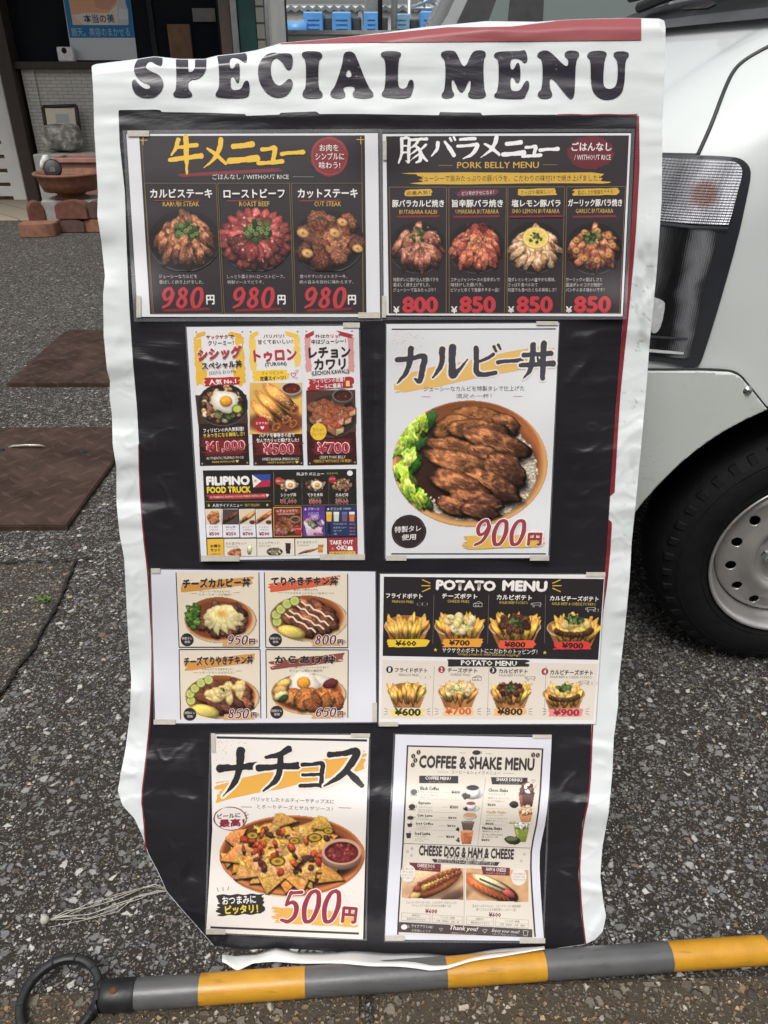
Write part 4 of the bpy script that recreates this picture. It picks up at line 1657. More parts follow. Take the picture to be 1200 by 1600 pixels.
def van_pt(u, z, far=False):
    """u 0..1 side from the tail, 1..2 front corner, 2..3 nose, 3..4 other corner, 4..5 other side"""
    u, z = np.asarray(u, float), np.asarray(z, float)
    xf, ys, rx, ry = prof(XF, z), prof(YS, z), prof(RX, z), prof(RY, z)
    y0, y1 = Y0 + ys, YF_ - ys
    bow = .05 * (1 - ((np.clip(u, 2, 3) - 2.5) * 2) ** 2)         # the nose is slightly bowed
    xs = xf + rx
    c1 = np.clip(u - 1, 0, 1) * math.pi / 2
    c2 = np.clip(u - 3, 0, 1) * math.pi / 2
    x = np.where(u <= 1, XR + (xs - XR) * u, np.where(u <= 2, xs - rx * np.sin(c1), np.where(u <= 3, xf - bow, np.where(u <= 4, xf + rx * (1 - np.cos(c2)), xs + (XR - xs) * (u - 4)))))
    y = np.where(u <= 1, y0, np.where(u <= 2, y0 + ry * (1 - np.cos(c1)), np.where(u <= 3, y0 + ry + (y1 - y0 - 2 * ry) * (u - 2), np.where(u <= 4, y1 - ry * (1 - np.sin(c2)), y1))))
    return np.stack([x, y, z + 0 * x], -1)


US = np.concatenate([np.linspace(0, .45, 24), np.linspace(.46, 1, 120), np.linspace(1, 2, 56)[1:], np.linspace(2, 3, 60)[1:], np.linspace(3, 4, 24)[1:], np.linspace(4, 5, 60)[1:]])
ZS = np.concatenate([np.arange(.19, 1.3, .0125), np.arange(1.3, 1.871, .02)])
UU, ZZ = np.meshgrid(US, ZS)
G3 = van_pt(UU, ZZ)
WC = (.783, .262)                                                    # front wheel centre in x, z
F_arch = .352 - np.hypot(G3[..., 0] - WC[0], G3[..., 2] - WC[1])
F_arch2 = .352 - np.hypot(G3[..., 0] - WC[0] - 2.43, G3[..., 2] - WC[1])
side_ok = (UU < 1.9) | (UU > 3.6)
arch = np.where(side_ok, np.maximum(F_arch, F_arch2), -1)
# openings: windscreen and side glass
rect = lambda u0, u1, z0, z1, r=.0: np.maximum(np.maximum(u0 - UU, UU - u1) * .6, np.maximum(z0 - ZZ, ZZ - z1))
screen = rect(1.62, 3.38, 1.165, 1.70)
dw = rect(.50, .90, 1.14, 1.62)
rw = rect(.08, .47, 1.14, 1.62)
dw2 = rect(4.10, 4.50, 1.14, 1.62)
rw2 = rect(4.53, 4.92, 1.14, 1.62)
glass = np.minimum.reduce([screen, dw, rw, dw2, rw2])


def van_patch(F, off, name, mat, parent):
    v, f = sdf_fill(F, US, ZS)
    P = van_pt(v[:, 0], v[:, 1])
    if off:
        e = 1e-3
        du = van_pt(v[:, 0] + e, v[:, 1]) - van_pt(v[:, 0] - e, v[:, 1])
        dz = van_pt(v[:, 0], v[:, 1] + e) - van_pt(v[:, 0], v[:, 1] - e)
        n = np.cross(dz, du)
        n /= np.maximum(np.linalg.norm(n, axis=1), 1e-9)[:, None]
        P = P + n * off
    return from_py(name, P, f, mat, parent, True)


van = thing("white_van", Vector((NX + .5, Y0 + .7, 0)), "white cab-over van parked close behind the banner", "van")
van_patch(np.maximum(arch, -glass), 0, "body", M_VAN, van)
tg = NT("windscreen_glass")
tg.b.inputs["Base Color"].default_value = (.03, .038, .036, 1)
tg.b.inputs["Roughness"].default_value = .04
tg.b.inputs["Specular IOR Level"].default_value = .6
van_patch(screen + .004, -.006, "windscreen", tg.m, van)
for w in (dw, rw, dw2, rw2):
    van_patch(w + .004, -.004, "side_window", tg.m, van)
# roof lid, tail and floor
top = van_pt(US, np.full(US.shape, 1.87))
from_py("roof", top, [tuple(range(len(top)))], M_VAN, van)
tz_ = np.arange(.19, 1.871, .06)
tail = [tuple(van_pt(0.0, z)) for z in tz_] + [tuple(van_pt(5.0, z)) for z in tz_[::-1]]
from_py("tailgate", tail, [tuple(range(len(tail)))], M_VAN, van)
box_obj("floor_pan", (NX + .12, Y0 + .40, .20), (XR - .01, YF_ - .03, .40), M_TRIM, van)
# wheel houses
for xc in (WC[0], WC[0] + 2.43):
    for (ya, yb) in ((Y0 + .006, Y0 + .40), (YF_ - .40, YF_ - .006)):
        bm = bmesh.new()
        n = 28
        ra = [(xc + .358 * math.cos(a), WC[1] + .358 * math.sin(a)) for a in np.linspace(-.15, math.pi + .15, n)]
        A1 = [bm.verts.new((x, ya, z)) for x, z in ra]
        B1 = [bm.verts.new((x, yb, z)) for x, z in ra]
        for k in range(n - 1):
            bm.faces.new((A1[k], A1[k + 1], B1[k + 1], B1[k]))
        bm.faces.new(B1 if ya < 2 else A1)
        from_bm("wheel_housing", bm, M_BLACKR, van)

# ---- traced features laid on the bodywork
BV_F = []
ny_, nx_ = UU.shape
idx = np.arange(ny_ * nx_).reshape(ny_, nx_)
BV_F = np.stack([idx[:-1, :-1], idx[:-1, 1:], idx[1:, 1:], idx[1:, :-1]], -1).reshape(-1, 4).tolist()
VAN_BVH = BVHTree.FromPolygons([tuple(p) for p in G3.reshape(-1, 3)], BV_F)
EYE = Vector((0, 0, CAM_H))


def on_van(px, py, off=0.0):
    dd = Vector(ray(px, py)).normalized()
    hit = VAN_BVH.ray_cast(EYE, dd)
    if hit[0] is None:
        return None
    n = hit[1]
    if n.dot(dd) > 0:
        n = -n
    return hit[0] + n * off


def traced(loops, off, name, mat, parent, step=2.5, cut=None, thick=0.0):
    xs_ = [p[0] for l in loops for p in l]
    ys_ = [p[1] for l in loops for p in l]
    gx, gy = np.arange(min(xs_) - step, max(xs_) + step * 2, step), np.arange(min(ys_) - step, max(ys_) + step * 2, step)
    X, Y = np.meshgrid(gx, gy)
    F = poly_sdf(loops, X, Y)
    if cut is not None:
        F = np.maximum(F, cut(X, Y))
    v, f = sdf_fill(F, gx, gy)
    P = [on_van(x, y, off) for x, y in v]
    ok = [p is not None for p in P]
    f = [g for g in f if all(ok[i] for i in g)]
    o = from_py(name, [p if p is not None else (0, 0, 0) for p in P], f, mat, parent, True)
    bm = bmesh.new()
    bm.from_mesh(o.data)
    bmesh.ops.delete(bm, geom=[q for q in bm.verts if not q.link_faces], context='VERTS')
    bmesh.ops.recalc_face_normals(bm, faces=bm.faces)
    bm.to_mesh(o.data)
    bm.free()
    if thick:
        so = o.modifiers.new("edge", 'SOLIDIFY')
        so.thickness = thick
        so.offset = 0
    return o


def seam(pts, w, off, name, mat, parent):
    P = chaikin(pts, 2, False)
    out = []
    for a, b in zip(P, P[1:]):
        m = max(1, int(math.hypot(b[0] - a[0], b[1] - a[1]) / 4))
        out += [(a[0] + (b[0] - a[0]) * t / m, a[1] + (b[1] - a[1]) * t / m) for t in range(m)]
    out.append(P[-1])
    Q = [on_van(*p, off) for p in out]
    Q = [q for q in Q if q is not None]
    bm = bmesh.new()
    bm_tube(bm, Q, w, 6)
    return from_bm(name, bm, mat, parent)


# bumper with its stepped upper edge
BUMP = [(700, 566), (900, 572), (1000, 578), (1090, 577), (1138, 579), (1152, 585), (1165, 600), (1200, 643), (1216, 664), (1216, 1100), (700, 1100)]


def arch_cut(X, Y):
    R = np.full(X.shape, 1.0)
    for j in range(X.shape[0]):
        for i in range(X.shape[1]):
            p = on_van(X[j, i], Y[j, i])
            if p is not None:
                R[j, i] = .354 - math.hypot(p.x - WC[0], p.z - WC[1]) if p.y < Y0 + .12 else -1
    return R * 800


def bumper_mat():
    t = NT("bumper_white")
    p = t.pos()
    mp = t.n("ShaderNodeMapping")
    mp.inputs["Rotation"].default_value = (0, .5, 0)
    mp.inputs["Scale"].default_value = (14, 14, 60)
    t.l(p, mp.inputs["Vector"])
    thin = t.math('ABSOLUTE', t.math('SUBTRACT', t.noise(1.2, 4, .6, mp.outputs[0], 1.5), .5))
    scr = t.math('MULTIPLY', t.math('SUBTRACT', .012, thin), 90, True)
    area = t.math('MULTIPLY', t.math('SUBTRACT', t.noise(9, 3, .6, p), .50), 6, True)
    film_ = t.math('MULTIPLY', t.math('SUBTRACT', t.noise(5, 5, .65, p), .45), 1.4, True)
    c = t.mix(t.math('MULTIPLY', film_, .5), (.60, .635, .615, 1), (.44, .44, .40, 1))
    c = t.mix(t.math('MULTIPLY', t.math('MULTIPLY', scr, area), .6), c, (.16, .15, .14, 1))
    t.l(c, t.b.inputs["Base Color"])
    t.b.inputs["Roughness"].default_value = .42
    t.b.inputs["Coat Weight"].default_value = .2
    return t.m


traced([BUMP], .008, "bumper", bumper_mat(), van, 4.0, arch_cut, .012)
seam([(700, 564), (900, 570), (1000, 576), (1090, 575), (1138, 577), (1154, 584), (1168, 601), (1200, 641), (1216, 661)], .0022, .004, "bumper_gap", M_TRIM, van)
seam([(1090, 243), (1112, 195), (1132, 140), (1146, 111), (1164, 94), (1200, 74), (1230, 60)], .0032, .0005, "panel_gap", M_TRIM, van)
seam([(1000, 240), (1040, 241), (1088, 242)], .0022, .0005, "panel_gap", M_TRIM, van)
bm = bmesh.new()
p = on_van(1163, 606, .016)
nn = (p - on_van(1163, 606, 0)).normalized()
uu = nn.cross(Vector((0, 0, 1))).normalized()
bm_lathe(bm, [(0, .004), (.004, .0035), (.0055, .001), (.008, 0), (.008, -.004)], p - nn * .002, uu, nn.cross(uu), nn, 14)
from_bm("bumper_screw", bm, M_CHROME, van)

# headlamp
hl_out = [(900, 242), (1000, 242), (1090, 244), (1146, 246), (1160, 250), (1170, 260), (1173, 272), (1168, 300), (1152, 372), (1122, 478), (1100, 548), (1092, 570), (1084, 573), (1040, 566), (1000, 561), (900, 552)]
lamp = traced([chaikin(hl_out, 1)], .004, "headlight", simple("lamp_housing", (.050, .052, .060), .22, .3, .12, 6), van, 2.0)


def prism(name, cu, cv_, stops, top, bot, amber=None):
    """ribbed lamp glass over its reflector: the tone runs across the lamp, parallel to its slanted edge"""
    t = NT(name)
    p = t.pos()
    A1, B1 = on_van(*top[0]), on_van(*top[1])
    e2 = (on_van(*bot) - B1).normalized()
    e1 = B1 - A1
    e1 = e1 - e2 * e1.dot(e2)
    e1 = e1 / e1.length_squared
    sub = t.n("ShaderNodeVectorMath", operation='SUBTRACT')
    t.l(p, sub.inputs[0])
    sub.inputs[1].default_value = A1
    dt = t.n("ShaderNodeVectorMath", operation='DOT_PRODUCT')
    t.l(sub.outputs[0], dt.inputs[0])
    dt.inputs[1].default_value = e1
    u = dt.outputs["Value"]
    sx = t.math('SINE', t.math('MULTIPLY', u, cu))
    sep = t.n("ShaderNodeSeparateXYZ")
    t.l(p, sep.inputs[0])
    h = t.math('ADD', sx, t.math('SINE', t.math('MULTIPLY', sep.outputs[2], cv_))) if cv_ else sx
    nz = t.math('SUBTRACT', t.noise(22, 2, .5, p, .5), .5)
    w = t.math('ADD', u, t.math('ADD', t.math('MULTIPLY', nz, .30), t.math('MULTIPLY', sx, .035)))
    colr = t.ramp(w, [(a_, (b_, b_, b_ * 1.04)) for a_, b_ in stops])  # the reflector's bright and dark reflections are painted in as this tone
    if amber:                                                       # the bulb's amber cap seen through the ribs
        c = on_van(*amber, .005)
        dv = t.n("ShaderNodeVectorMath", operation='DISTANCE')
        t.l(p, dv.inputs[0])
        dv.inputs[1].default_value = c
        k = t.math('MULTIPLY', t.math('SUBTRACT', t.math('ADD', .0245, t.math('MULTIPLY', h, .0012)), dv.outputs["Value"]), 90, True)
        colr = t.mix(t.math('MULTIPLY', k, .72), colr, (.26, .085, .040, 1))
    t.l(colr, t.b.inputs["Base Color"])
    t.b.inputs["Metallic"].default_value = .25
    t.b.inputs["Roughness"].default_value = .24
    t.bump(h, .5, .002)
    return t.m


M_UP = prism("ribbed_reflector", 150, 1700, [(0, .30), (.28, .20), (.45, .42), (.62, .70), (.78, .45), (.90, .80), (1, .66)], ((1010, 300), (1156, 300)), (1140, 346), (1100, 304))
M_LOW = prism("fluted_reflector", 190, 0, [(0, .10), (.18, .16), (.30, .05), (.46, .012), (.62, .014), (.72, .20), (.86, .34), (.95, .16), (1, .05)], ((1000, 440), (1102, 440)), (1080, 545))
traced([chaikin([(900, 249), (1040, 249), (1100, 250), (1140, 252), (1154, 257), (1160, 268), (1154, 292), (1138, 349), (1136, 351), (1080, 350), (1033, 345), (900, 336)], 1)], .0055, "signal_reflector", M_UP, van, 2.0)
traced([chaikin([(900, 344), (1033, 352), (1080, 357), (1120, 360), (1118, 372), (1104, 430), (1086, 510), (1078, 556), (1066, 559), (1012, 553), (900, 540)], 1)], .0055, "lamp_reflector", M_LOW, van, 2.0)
traced([chaikin([(1018, 462), (1036, 468), (1040, 474), (1034, 506), (1026, 520), (1016, 518)], 1)], .0065, "painted_glint", simple("glint_white", (.8, .8, .78), .25, .1, .1, 60), van, 2.0)  # painted highlight: a pale patch standing in for a reflection in the lamp
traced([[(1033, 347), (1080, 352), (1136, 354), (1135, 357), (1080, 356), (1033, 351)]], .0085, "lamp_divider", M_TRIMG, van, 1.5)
traced([[(1010, 543), (1067, 548), (1067, 552), (1010, 548)]], .0075, "glint_strip", simple("glint_strip_white", (.9, .9, .9), .2, .1), van, 1.5)  # highlight bar painted as a near-white strip, not reflecting metal
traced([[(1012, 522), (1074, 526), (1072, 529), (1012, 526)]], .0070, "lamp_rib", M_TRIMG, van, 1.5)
tl = NT("clear_lens")
gl = tl.n("ShaderNodeBsdfGlossy")
gl.inputs["Roughness"].default_value = .03
tr = tl.n("ShaderNodeBsdfTransparent")
tr.inputs["Color"].default_value = (.93, .94, .96, 1)
fr_ = tl.n("ShaderNodeFresnel")
fr_.inputs["IOR"].default_value = 1.45
mx = tl.n("ShaderNodeMixShader")
tl.l(fr_.outputs[0], mx.inputs[0])
tl.l(tr.outputs[0], mx.inputs[1])
tl.l(gl.outputs[0], mx.inputs[2])
tl.l(mx.outputs[0], tl.out.inputs["Surface"])
traced([chaikin([(900, 245), (1000, 245), (1090, 246), (1144, 248), (1158, 253), (1167, 263), (1169, 274), (1164, 300), (1148, 372), (1118, 478), (1096, 546), (1088, 566), (1040, 562), (1000, 557), (900, 548)], 1)], .014, "lens", tl.m, van, 3.0)

# cowl, wipers
cowl = rect(1.55, 3.45, 1.127, 1.172)
van_patch(cowl, .010, "cowl", M_TRIM, van)
van_patch(rect(1.5, 3.5, 1.119, 1.136), .014, "cowl_seal", M_TRIMG, van)


def wiper(pts, rad):
    Q = [on_van(x, y, o) for x, y, o in pts]
    Q = [q for q in Q if q is not None]
    bm = bmesh.new()
    bm_tube(bm, Q, rad, 8)
    return from_bm("wiper", bm, M_TRIM, van)


wiper([(1012, 30, .03), (1060, 16, .035), (1110, 4, .035), (1160, -10, .03), (1240, -30, .03)], .011)
wiper([(936, 32, .03), (965, 22, .035), (1000, 14, .035), (1040, 4, .03), (1080, -12, .03)], .009)
wiper([(950, 20, .03), (985, 6, .03), (1020, -8, .03)], .007)
wiper([(1120, 8, .05), (1150, 2, .06), (1230, -8, .05)], .008)
traced([[(948, 22), (975, -6), (992, -6), (966, 20)]], .02, "pillar_trim", M_VAN, van, 3.0)
traced([[(1060, 24), (1112, 6), (1126, 14), (1110, 22)]], .012, "scuttle_panel", simple("brownish_plastic", (.085, .075, .075), .5), van, 3.0)


# ---- wheels
def wheel(name, xc, yo, sgn, parent):
    """yo: outer face; sgn -1 faces the camera's side"""
    w = bpy.data.objects.new(name, None)
    COL.objects.link(w)
    w.location = (xc, yo, WC[1])
    set_parent(w, parent)
    O, U, V, W = Vector((xc, yo, WC[1])), Vector((1, 0, 0)), Vector((0, 0, 1)), Vector((0, sgn, 0))
    bm = bmesh.new()
    bm_lathe(bm, [(.160, -.006), (.172, .004), (.195, .010), (.215, .009), (.232, .002), (.246, -.008), (.256, -.02), (.262, -.04), (.262, -.11), (.25, -.14), (.21, -.15), (.165, -.14), (.160, -.03)], O, U, V, W, 96)
    bm_lathe(bm, [(.2245, .0066), (.2262, .0072), (.2275, .0058)], O, U, V, W, 96)
    bm_lathe(bm, [(.178, .0066), (.1795, .008), (.181, .0074)], O, U, V, W, 96)
    for k in range(44):
        for j, (r0, r1, h, wd) in enumerate(((.2345, .2505, .0016, .0075), (.229, .2350, .0012, .0035))):
            a = 2 * math.pi * (k + j * .35) / 44
            dr_ = U * math.cos(a) + V * math.sin(a)
            tn = W.cross(dr_)
            b2 = bmesh.new()
            bm_box(b2, (r0, -wd, -.01), (r1, wd, h), .0015, 1)
            for q in b2.verts:
                slope = -(q.co.x - .2335) * .45
                q.co = O + dr_ * q.co.x + tn * q.co.y + W * (q.co.z + slope)
            merge(bm, b2)
    tyre = from_bm("tyre", bm, M_RUB, w)
    # steel wheel: flange and barrel, then a pierced dished disc
    bm = bmesh.new()
    bm_lathe(bm, [(.1605, -.004), (.1685, .006), (.1665, .009), (.162, .006), (.158, -.002), (.154, -.012), (.1535, -.022), (.146, -.028), (.142, -.036), (.141, -.075), (.135, -.08)], O, U, V, W, 80)
    from_bm("rim", bm, M_RIM, w)
    na, nr = 240, 64
    th = np.linspace(0, 2 * math.pi, na + 1)
    rr = np.linspace(0.0, .1405, nr)
    T, Rr = np.meshgrid(th, rr)
    F = np.full(T.shape, -1.0)
    nh = 14
    for k in range(nh):
        a = 2 * math.pi * (k + .5) / nh
        F = np.maximum(F, .0098 - np.hypot(Rr * np.cos(T) - .1175 * math.cos(a), Rr * np.sin(T) - .1175 * math.sin(a)))
    v, f = sdf_fill(F, th, rr)
    hz = np.interp(v[:, 1], [0, .028, .034, .040, .062, .070, .080, .086, .098, .106, .128, .136, .1405], [-.018, -.018, -.019, -.022, -.022, -.020, -.0075, -.006, -.012, -.016, -.020, -.026, -.036])
    P = [O + U * (r * math.cos(t)) + V * (r * math.sin(t)) + W * h for (t, r), h in zip(v, hz)]
    o = from_py("disc", P, f, M_RIM, w, True)
    so = o.modifiers.new("plate", 'SOLIDIFY')
    so.thickness = .003
    bm = bmesh.new()
    bm_lathe(bm, [(.135, -.078), (.05, -.07), (0, -.07)], O, U, V, W, 40)
    from_bm("brake_drum", bm, M_BLACKR, w)
    for k in range(4):
        a = math.pi / 2 * k + math.pi + .12
        c = O + (U * math.cos(a) + V * math.sin(a)) * .05 + W * -.022
        bm = bmesh.new()
        bm_lathe(bm, [(.0125, 0), (.0125, .003), (.0095, .005), (.0095, .015), (.007, .019), (.0045, .02), (.0045, .026), (0, .027)], c, U, V, W, 6, smooth=False)
        from_bm("lug_nut", bm, M_CHROME, w)
    bm = bmesh.new()
    bm_lathe(bm, [(.03, -.019), (.03, -.006), (.026, .002), (.012, .004), (0, .004)], O, U, V, W, 28)
    from_bm("hub_cap", bm, M_TRIMG, w)
    return w


wheel("wheel", WC[0], Y0 + .028, -1, van)
wheel("wheel", WC[0] + 2.43, Y0 + .028, -1, van)
wheel("wheel", WC[0], YF_ - .028, 1, van)
wheel("wheel", WC[0] + 2.43, YF_ - .028, 1, van)

# ------------------------------------------------------------------ a second, dark-windowed van beyond it
Y2 = 3.75
sv = thing("silver_van", Vector((1.3, Y2 + .7, 0)), "silver van with black window pillars, parked beyond the white van", "van")
side = [(-.55, .28), (-.60, .55), (-.55, .80), (-.30, .92), (.10, 1.02), (.46, 1.72), (.62, 1.82), (2.72, 1.84), (2.84, 1.70), (2.88, .30)]
M_SILV = simple("silver_paint", (.36, .37, .38), .3, .4, .05, 3, 0, coat=.6)
bm = bmesh.new()
P = chaikin(side, 2)
n = len(P)
rings = []
for yy, ins in ((Y2 + .0, .05), (Y2 + .05, .0), (Y2 + 1.35, .0), (Y2 + 1.4, .05)):
    rings.append([bm.verts.new((x + (ins if x < 1.2 else -ins) * .6, yy + (.16 * max(0, z - 1.0) / .8 if yy < Y2 + .7 else -.16 * max(0, z - 1.0) / .8), z - (ins * .5 if z > 1 else 0))) for x, z in P])
for a, b in zip(rings, rings[1:]):
    for k in range(n):
        fc = bm.faces.new((a[k], a[(k + 1) % n], b[(k + 1) % n], b[k]))
        fc.smooth = True
bm.faces.new(rings[0])
bm.faces.new(rings[-1][::-1])
from_bm("body", bm, M_SILV, sv)


def side_glass(name, pts, off, mat):
    V = [(x, Y2 + .16 * max(0, z - 1.0) / .8 - off, z) for x, z in pts]
    bm = bmesh.new()
    f = bm.faces.new([bm.verts.new(q) for q in V])
    r = bmesh.ops.extrude_face_region(bm, geom=[f])
    for q in r["geom"]:
        if isinstance(q, bmesh.types.BMVert):
            q.co.y += .012
    bmesh.ops.recalc_face_normals(bm, faces=bm.faces)
    return from_bm(name, bm, mat, sv)


side_glass("window_surround", [(.20, 1.03), (.56, 1.72), (2.66, 1.74), (2.70, 1.03)], .012, M_TRIM)
tg2 = NT("tinted_glass")
tg2.b.inputs["Base Color"].default_value = (.16, .19, .185, 1)
tg2.b.inputs["Roughness"].default_value = .08
side_glass("quarter_window", [(.285, 1.06), (.345, 1.06), (.345, 1.18)], .020, tg2.m)
side_glass("front_window", [(.395, 1.06), (.42, 1.20), (.60, 1.66), (1.16, 1.68), (1.16, 1.06)], .020, tg2.m)
side_glass("rear_window", [(1.27, 1.06), (1.27, 1.68), (2.58, 1.68), (2.62, 1.06)], .020, tg2.m)
side_glass("seat_shape", [(.50, 1.06), (.52, 1.36), (.60, 1.42), (.655, 1.40), (.66, 1.06)], .0225, M_TRIM)
for xc in (.05, 2.2):
    for yy, s in ((Y2 + .03, -1), (Y2 + 1.37, 1)):
        bm = bmesh.new()
        bm_lathe(bm, [(0, .012), (.12, .012), (.16, .02), (.25, .01), (.27, -.02), (.27, -.13), (.16, -.14)], (xc, yy, .27), (1, 0, 0), (0, 0, 1), (0, s, 0), 32)
        from_bm("wheel", bm, M_RUB, sv)
QS = {
    "beef": [(196, 208), (592, 206), (594, 497), (214, 498)],
    "pork": [(597, 206), (988, 205), (975, 495), (600, 496)],
    "filipino": [(291, 512), (561, 508), (569, 872), (314, 876)],
    "kalbi": [(604, 507), (873, 505), (857, 871), (602, 872)],
    "rice": [(236, 890), (586, 894), (588, 1128), (242, 1130)],
    "potato": [(594, 897), (945, 898), (930, 1131), (592, 1131)],
    "nachos": [(330, 1147), (577, 1148), (571, 1468), (322, 1457)],
    "coffee": [(617, 1148), (860, 1150), (848, 1472), (602, 1470)],
}
SHEET_BOXES.extend(QS.values())
# ------------------------------------------------------------------ the vinyl menu banner
LEFT_EDGE = [(143, 103), (146, 150), (147, 200), (150, 250), (153, 300), (152, 337), (158, 375), (164, 431), (161, 461), (162, 525), (167, 577), (172, 596), (171, 619), (175, 649), (176, 694), (182, 731), (182, 787), (187, 836), (194, 872), (197, 934), (200, 991), (205, 1061), (203, 1117), (196, 1171), (189, 1207), (184, 1235), (191, 1258), (210, 1279), (222, 1305), (232, 1335), (247, 1363), (260, 1393), (283, 1420), (307, 1447), (333, 1477), (353, 1500)]
RIGHT_EDGE = [(1030, 29), (1038, 32), (1040, 42), (1039, 100), (1035, 200), (1034, 312), (1026, 425), (1015, 537), (1010, 605), (1001, 706), (993, 790), (987, 847), (984, 903), (976, 987), (966, 1072), (966, 1101), (959, 1153), (957, 1205), (951, 1270), (941, 1325), (938, 1370), (943, 1411), (947, 1431), (942, 1455), (930, 1468), (913, 1476), (855, 1484)]
BOTTOM_EDGE = [(800, 1488), (760, 1493), (700, 1498), (633, 1496), (543, 1494), (467, 1496), (430, 1492), (400, 1498), (372, 1503)]
TOP_EDGE = [(x, float(top_edge(x))) for x in range(150, 1030, 10)]
OUTLINE = LEFT_EDGE[::-1] + TOP_EDGE + RIGHT_EDGE + BOTTOM_EDGE
BL_L = [(185, 172), (187, 225), (195, 300), (198, 390), (202, 480), (208, 570), (214, 637), (217, 694), (219, 750), (225, 836), (232, 892), (236, 962), (239, 1007), (238, 1075), (235, 1131), (228, 1199), (222, 1247), (226, 1280), (229, 1330)]
BL_R = [(995, 181), (992, 250), (985, 380), (972, 515), (962, 640), (953, 774), (946, 890), (932, 1010), (924, 1136), (920, 1242), (910, 1287), (906, 1325), (904, 1366), (908, 1428), (914, 1476)]
BL_TOP = [(185, 172), (240, 171), (251, 172), (252, 175), (320, 176), (383, 178), (384, 181), (438, 179), (439, 176), (496, 174), (497, 178), (565, 178), (686, 180), (687, 175), (752, 176), (753, 180), (800, 179), (868, 179), (869, 181), (930, 180), (995, 181)]
BLACK = BL_TOP + BL_R[1:] + [(855, 1490), (855, 1540), (330, 1540)] + LEFT_EDGE[::-1][:9] + BL_L[::-1][:-1]


def letters():
    A = lambda P: [(130 + x * .275, 60 + y * .275) for x, y in P]
    B = lambda P: [(460 + x * .25, 40 + y * .25) for x, y in P]
    C = lambda P: [(760 + x * .25, 20 + y * .25) for x, y in P]
    S = A([(400, 78), (330, 92), (288, 150), (290, 205), (330, 245), (378, 262), (382, 285), (350, 288), (312, 258), (294, 228), (276, 240), (278, 290), (308, 328), (360, 340), (412, 332), (452, 288), (456, 240), (430, 205), (380, 185), (352, 165), (362, 140), (385, 128), (418, 150), (447, 156), (452, 120), (446, 85), (425, 78)])
    Pm = A([(525, 60), (527, 120), (530, 290), (510, 312), (514, 336), (616, 336), (620, 312), (596, 290), (596, 234), (655, 231), (694, 190), (701, 140), (701, 60), (635, 60), (635, 120), (635, 165), (624, 186), (608, 191), (596, 189), (596, 160), (596, 60)])
    E = A([(748, 92), (768, 112), (775, 280), (750, 312), (754, 336), (932, 342), (946, 300), (942, 238), (916, 240), (900, 285), (870, 295), (838, 290), (835, 215), (857, 215), (870, 252), (887, 250), (890, 138), (870, 133), (858, 170), (832, 172), (832, 108), (880, 112), (915, 137), (931, 130), (930, 82), (900, 85), (760, 80)])
    Cc = A([(1080, 78), (1030, 95), (993, 150), (993, 230), (1028, 300), (1085, 338), (1150, 332), (1187, 285), (1192, 236), (1165, 228), (1140, 255), (1110, 272), (1078, 245), (1062, 180), (1073, 118), (1100, 106), (1132, 135), (1155, 180), (1187, 175), (1193, 90), (1150, 82), (1120, 86)])
    I = B([(46, 168), (75, 158), (150, 160), (176, 178), (172, 200), (150, 215), (148, 390), (176, 420), (176, 445), (150, 455), (78, 455), (48, 442), (52, 412), (72, 390), (72, 215), (46, 190)])
    Aa = B([(345, 158), (312, 168), (303, 200), (300, 240), (255, 380), (225, 412), (224, 442), (260, 456), (308, 452), (323, 428), (300, 395), (318, 377), (367, 377), (382, 395), (360, 425), (372, 450), (440, 455), (490, 447), (496, 422), (467, 390), (440, 330), (395, 215), (377, 172)])
    Ah = B([(338, 256), (314, 322), (366, 323)])
    L = B([(540, 168), (570, 158), (652, 160), (672, 178), (650, 205), (645, 370), (665, 397), (702, 390), (715, 342), (738, 334), (748, 365), (740, 410), (718, 458), (558, 449), (540, 425), (568, 395), (570, 210), (540, 190)])
    M = B([(916, 168), (945, 155), (1002, 156), (1018, 180), (1062, 278), (1108, 170), (1135, 153), (1188, 155), (1200, 182), (1180, 215), (1185, 400), (1202, 432), (1182, 454), (1098, 456), (1080, 430), (1102, 400), (1101, 312), (1044, 450), (984, 306), (982, 400), (1003, 427), (985, 451), (933, 455), (914, 435), (942, 400), (945, 215), (916, 192)])
    E2 = C([(46, 258), (75, 240), (215, 239), (240, 229), (254, 260), (258, 302), (235, 318), (213, 285), (150, 281), (150, 356), (172, 354), (190, 309), (210, 317), (215, 420), (190, 446), (170, 400), (150, 401), (150, 481), (177, 491), (213, 485), (240, 427), (264, 421), (271, 462), (246, 515), (234, 540), (56, 533), (44, 514), (75, 485), (78, 290), (47, 276)])
    N = C([(316, 258), (345, 235), (396, 235), (506, 352), (515, 290), (487, 270), (492, 243), (530, 233), (575, 241), (584, 266), (558, 295), (553, 505), (537, 541), (512, 533), (398, 384), (394, 470), (416, 507), (402, 533), (348, 539), (321, 522), (321, 498), (350, 475), (352, 290), (318, 275)])
    U = C([(629, 258), (655, 238), (737, 236), (757, 258), (738, 290), (728, 440), (745, 474), (790, 477), (820, 440), (822, 295), (793, 270), (797, 246), (845, 238), (888, 246), (893, 270), (868, 295), (865, 440), (842, 514), (770, 548), (698, 533), (652, 470), (652, 290), (630, 277)])
    return [[S], [Pm], [E], [Cc], [I], [Aa, Ah], [L], [M], [E2], [N], [U]]


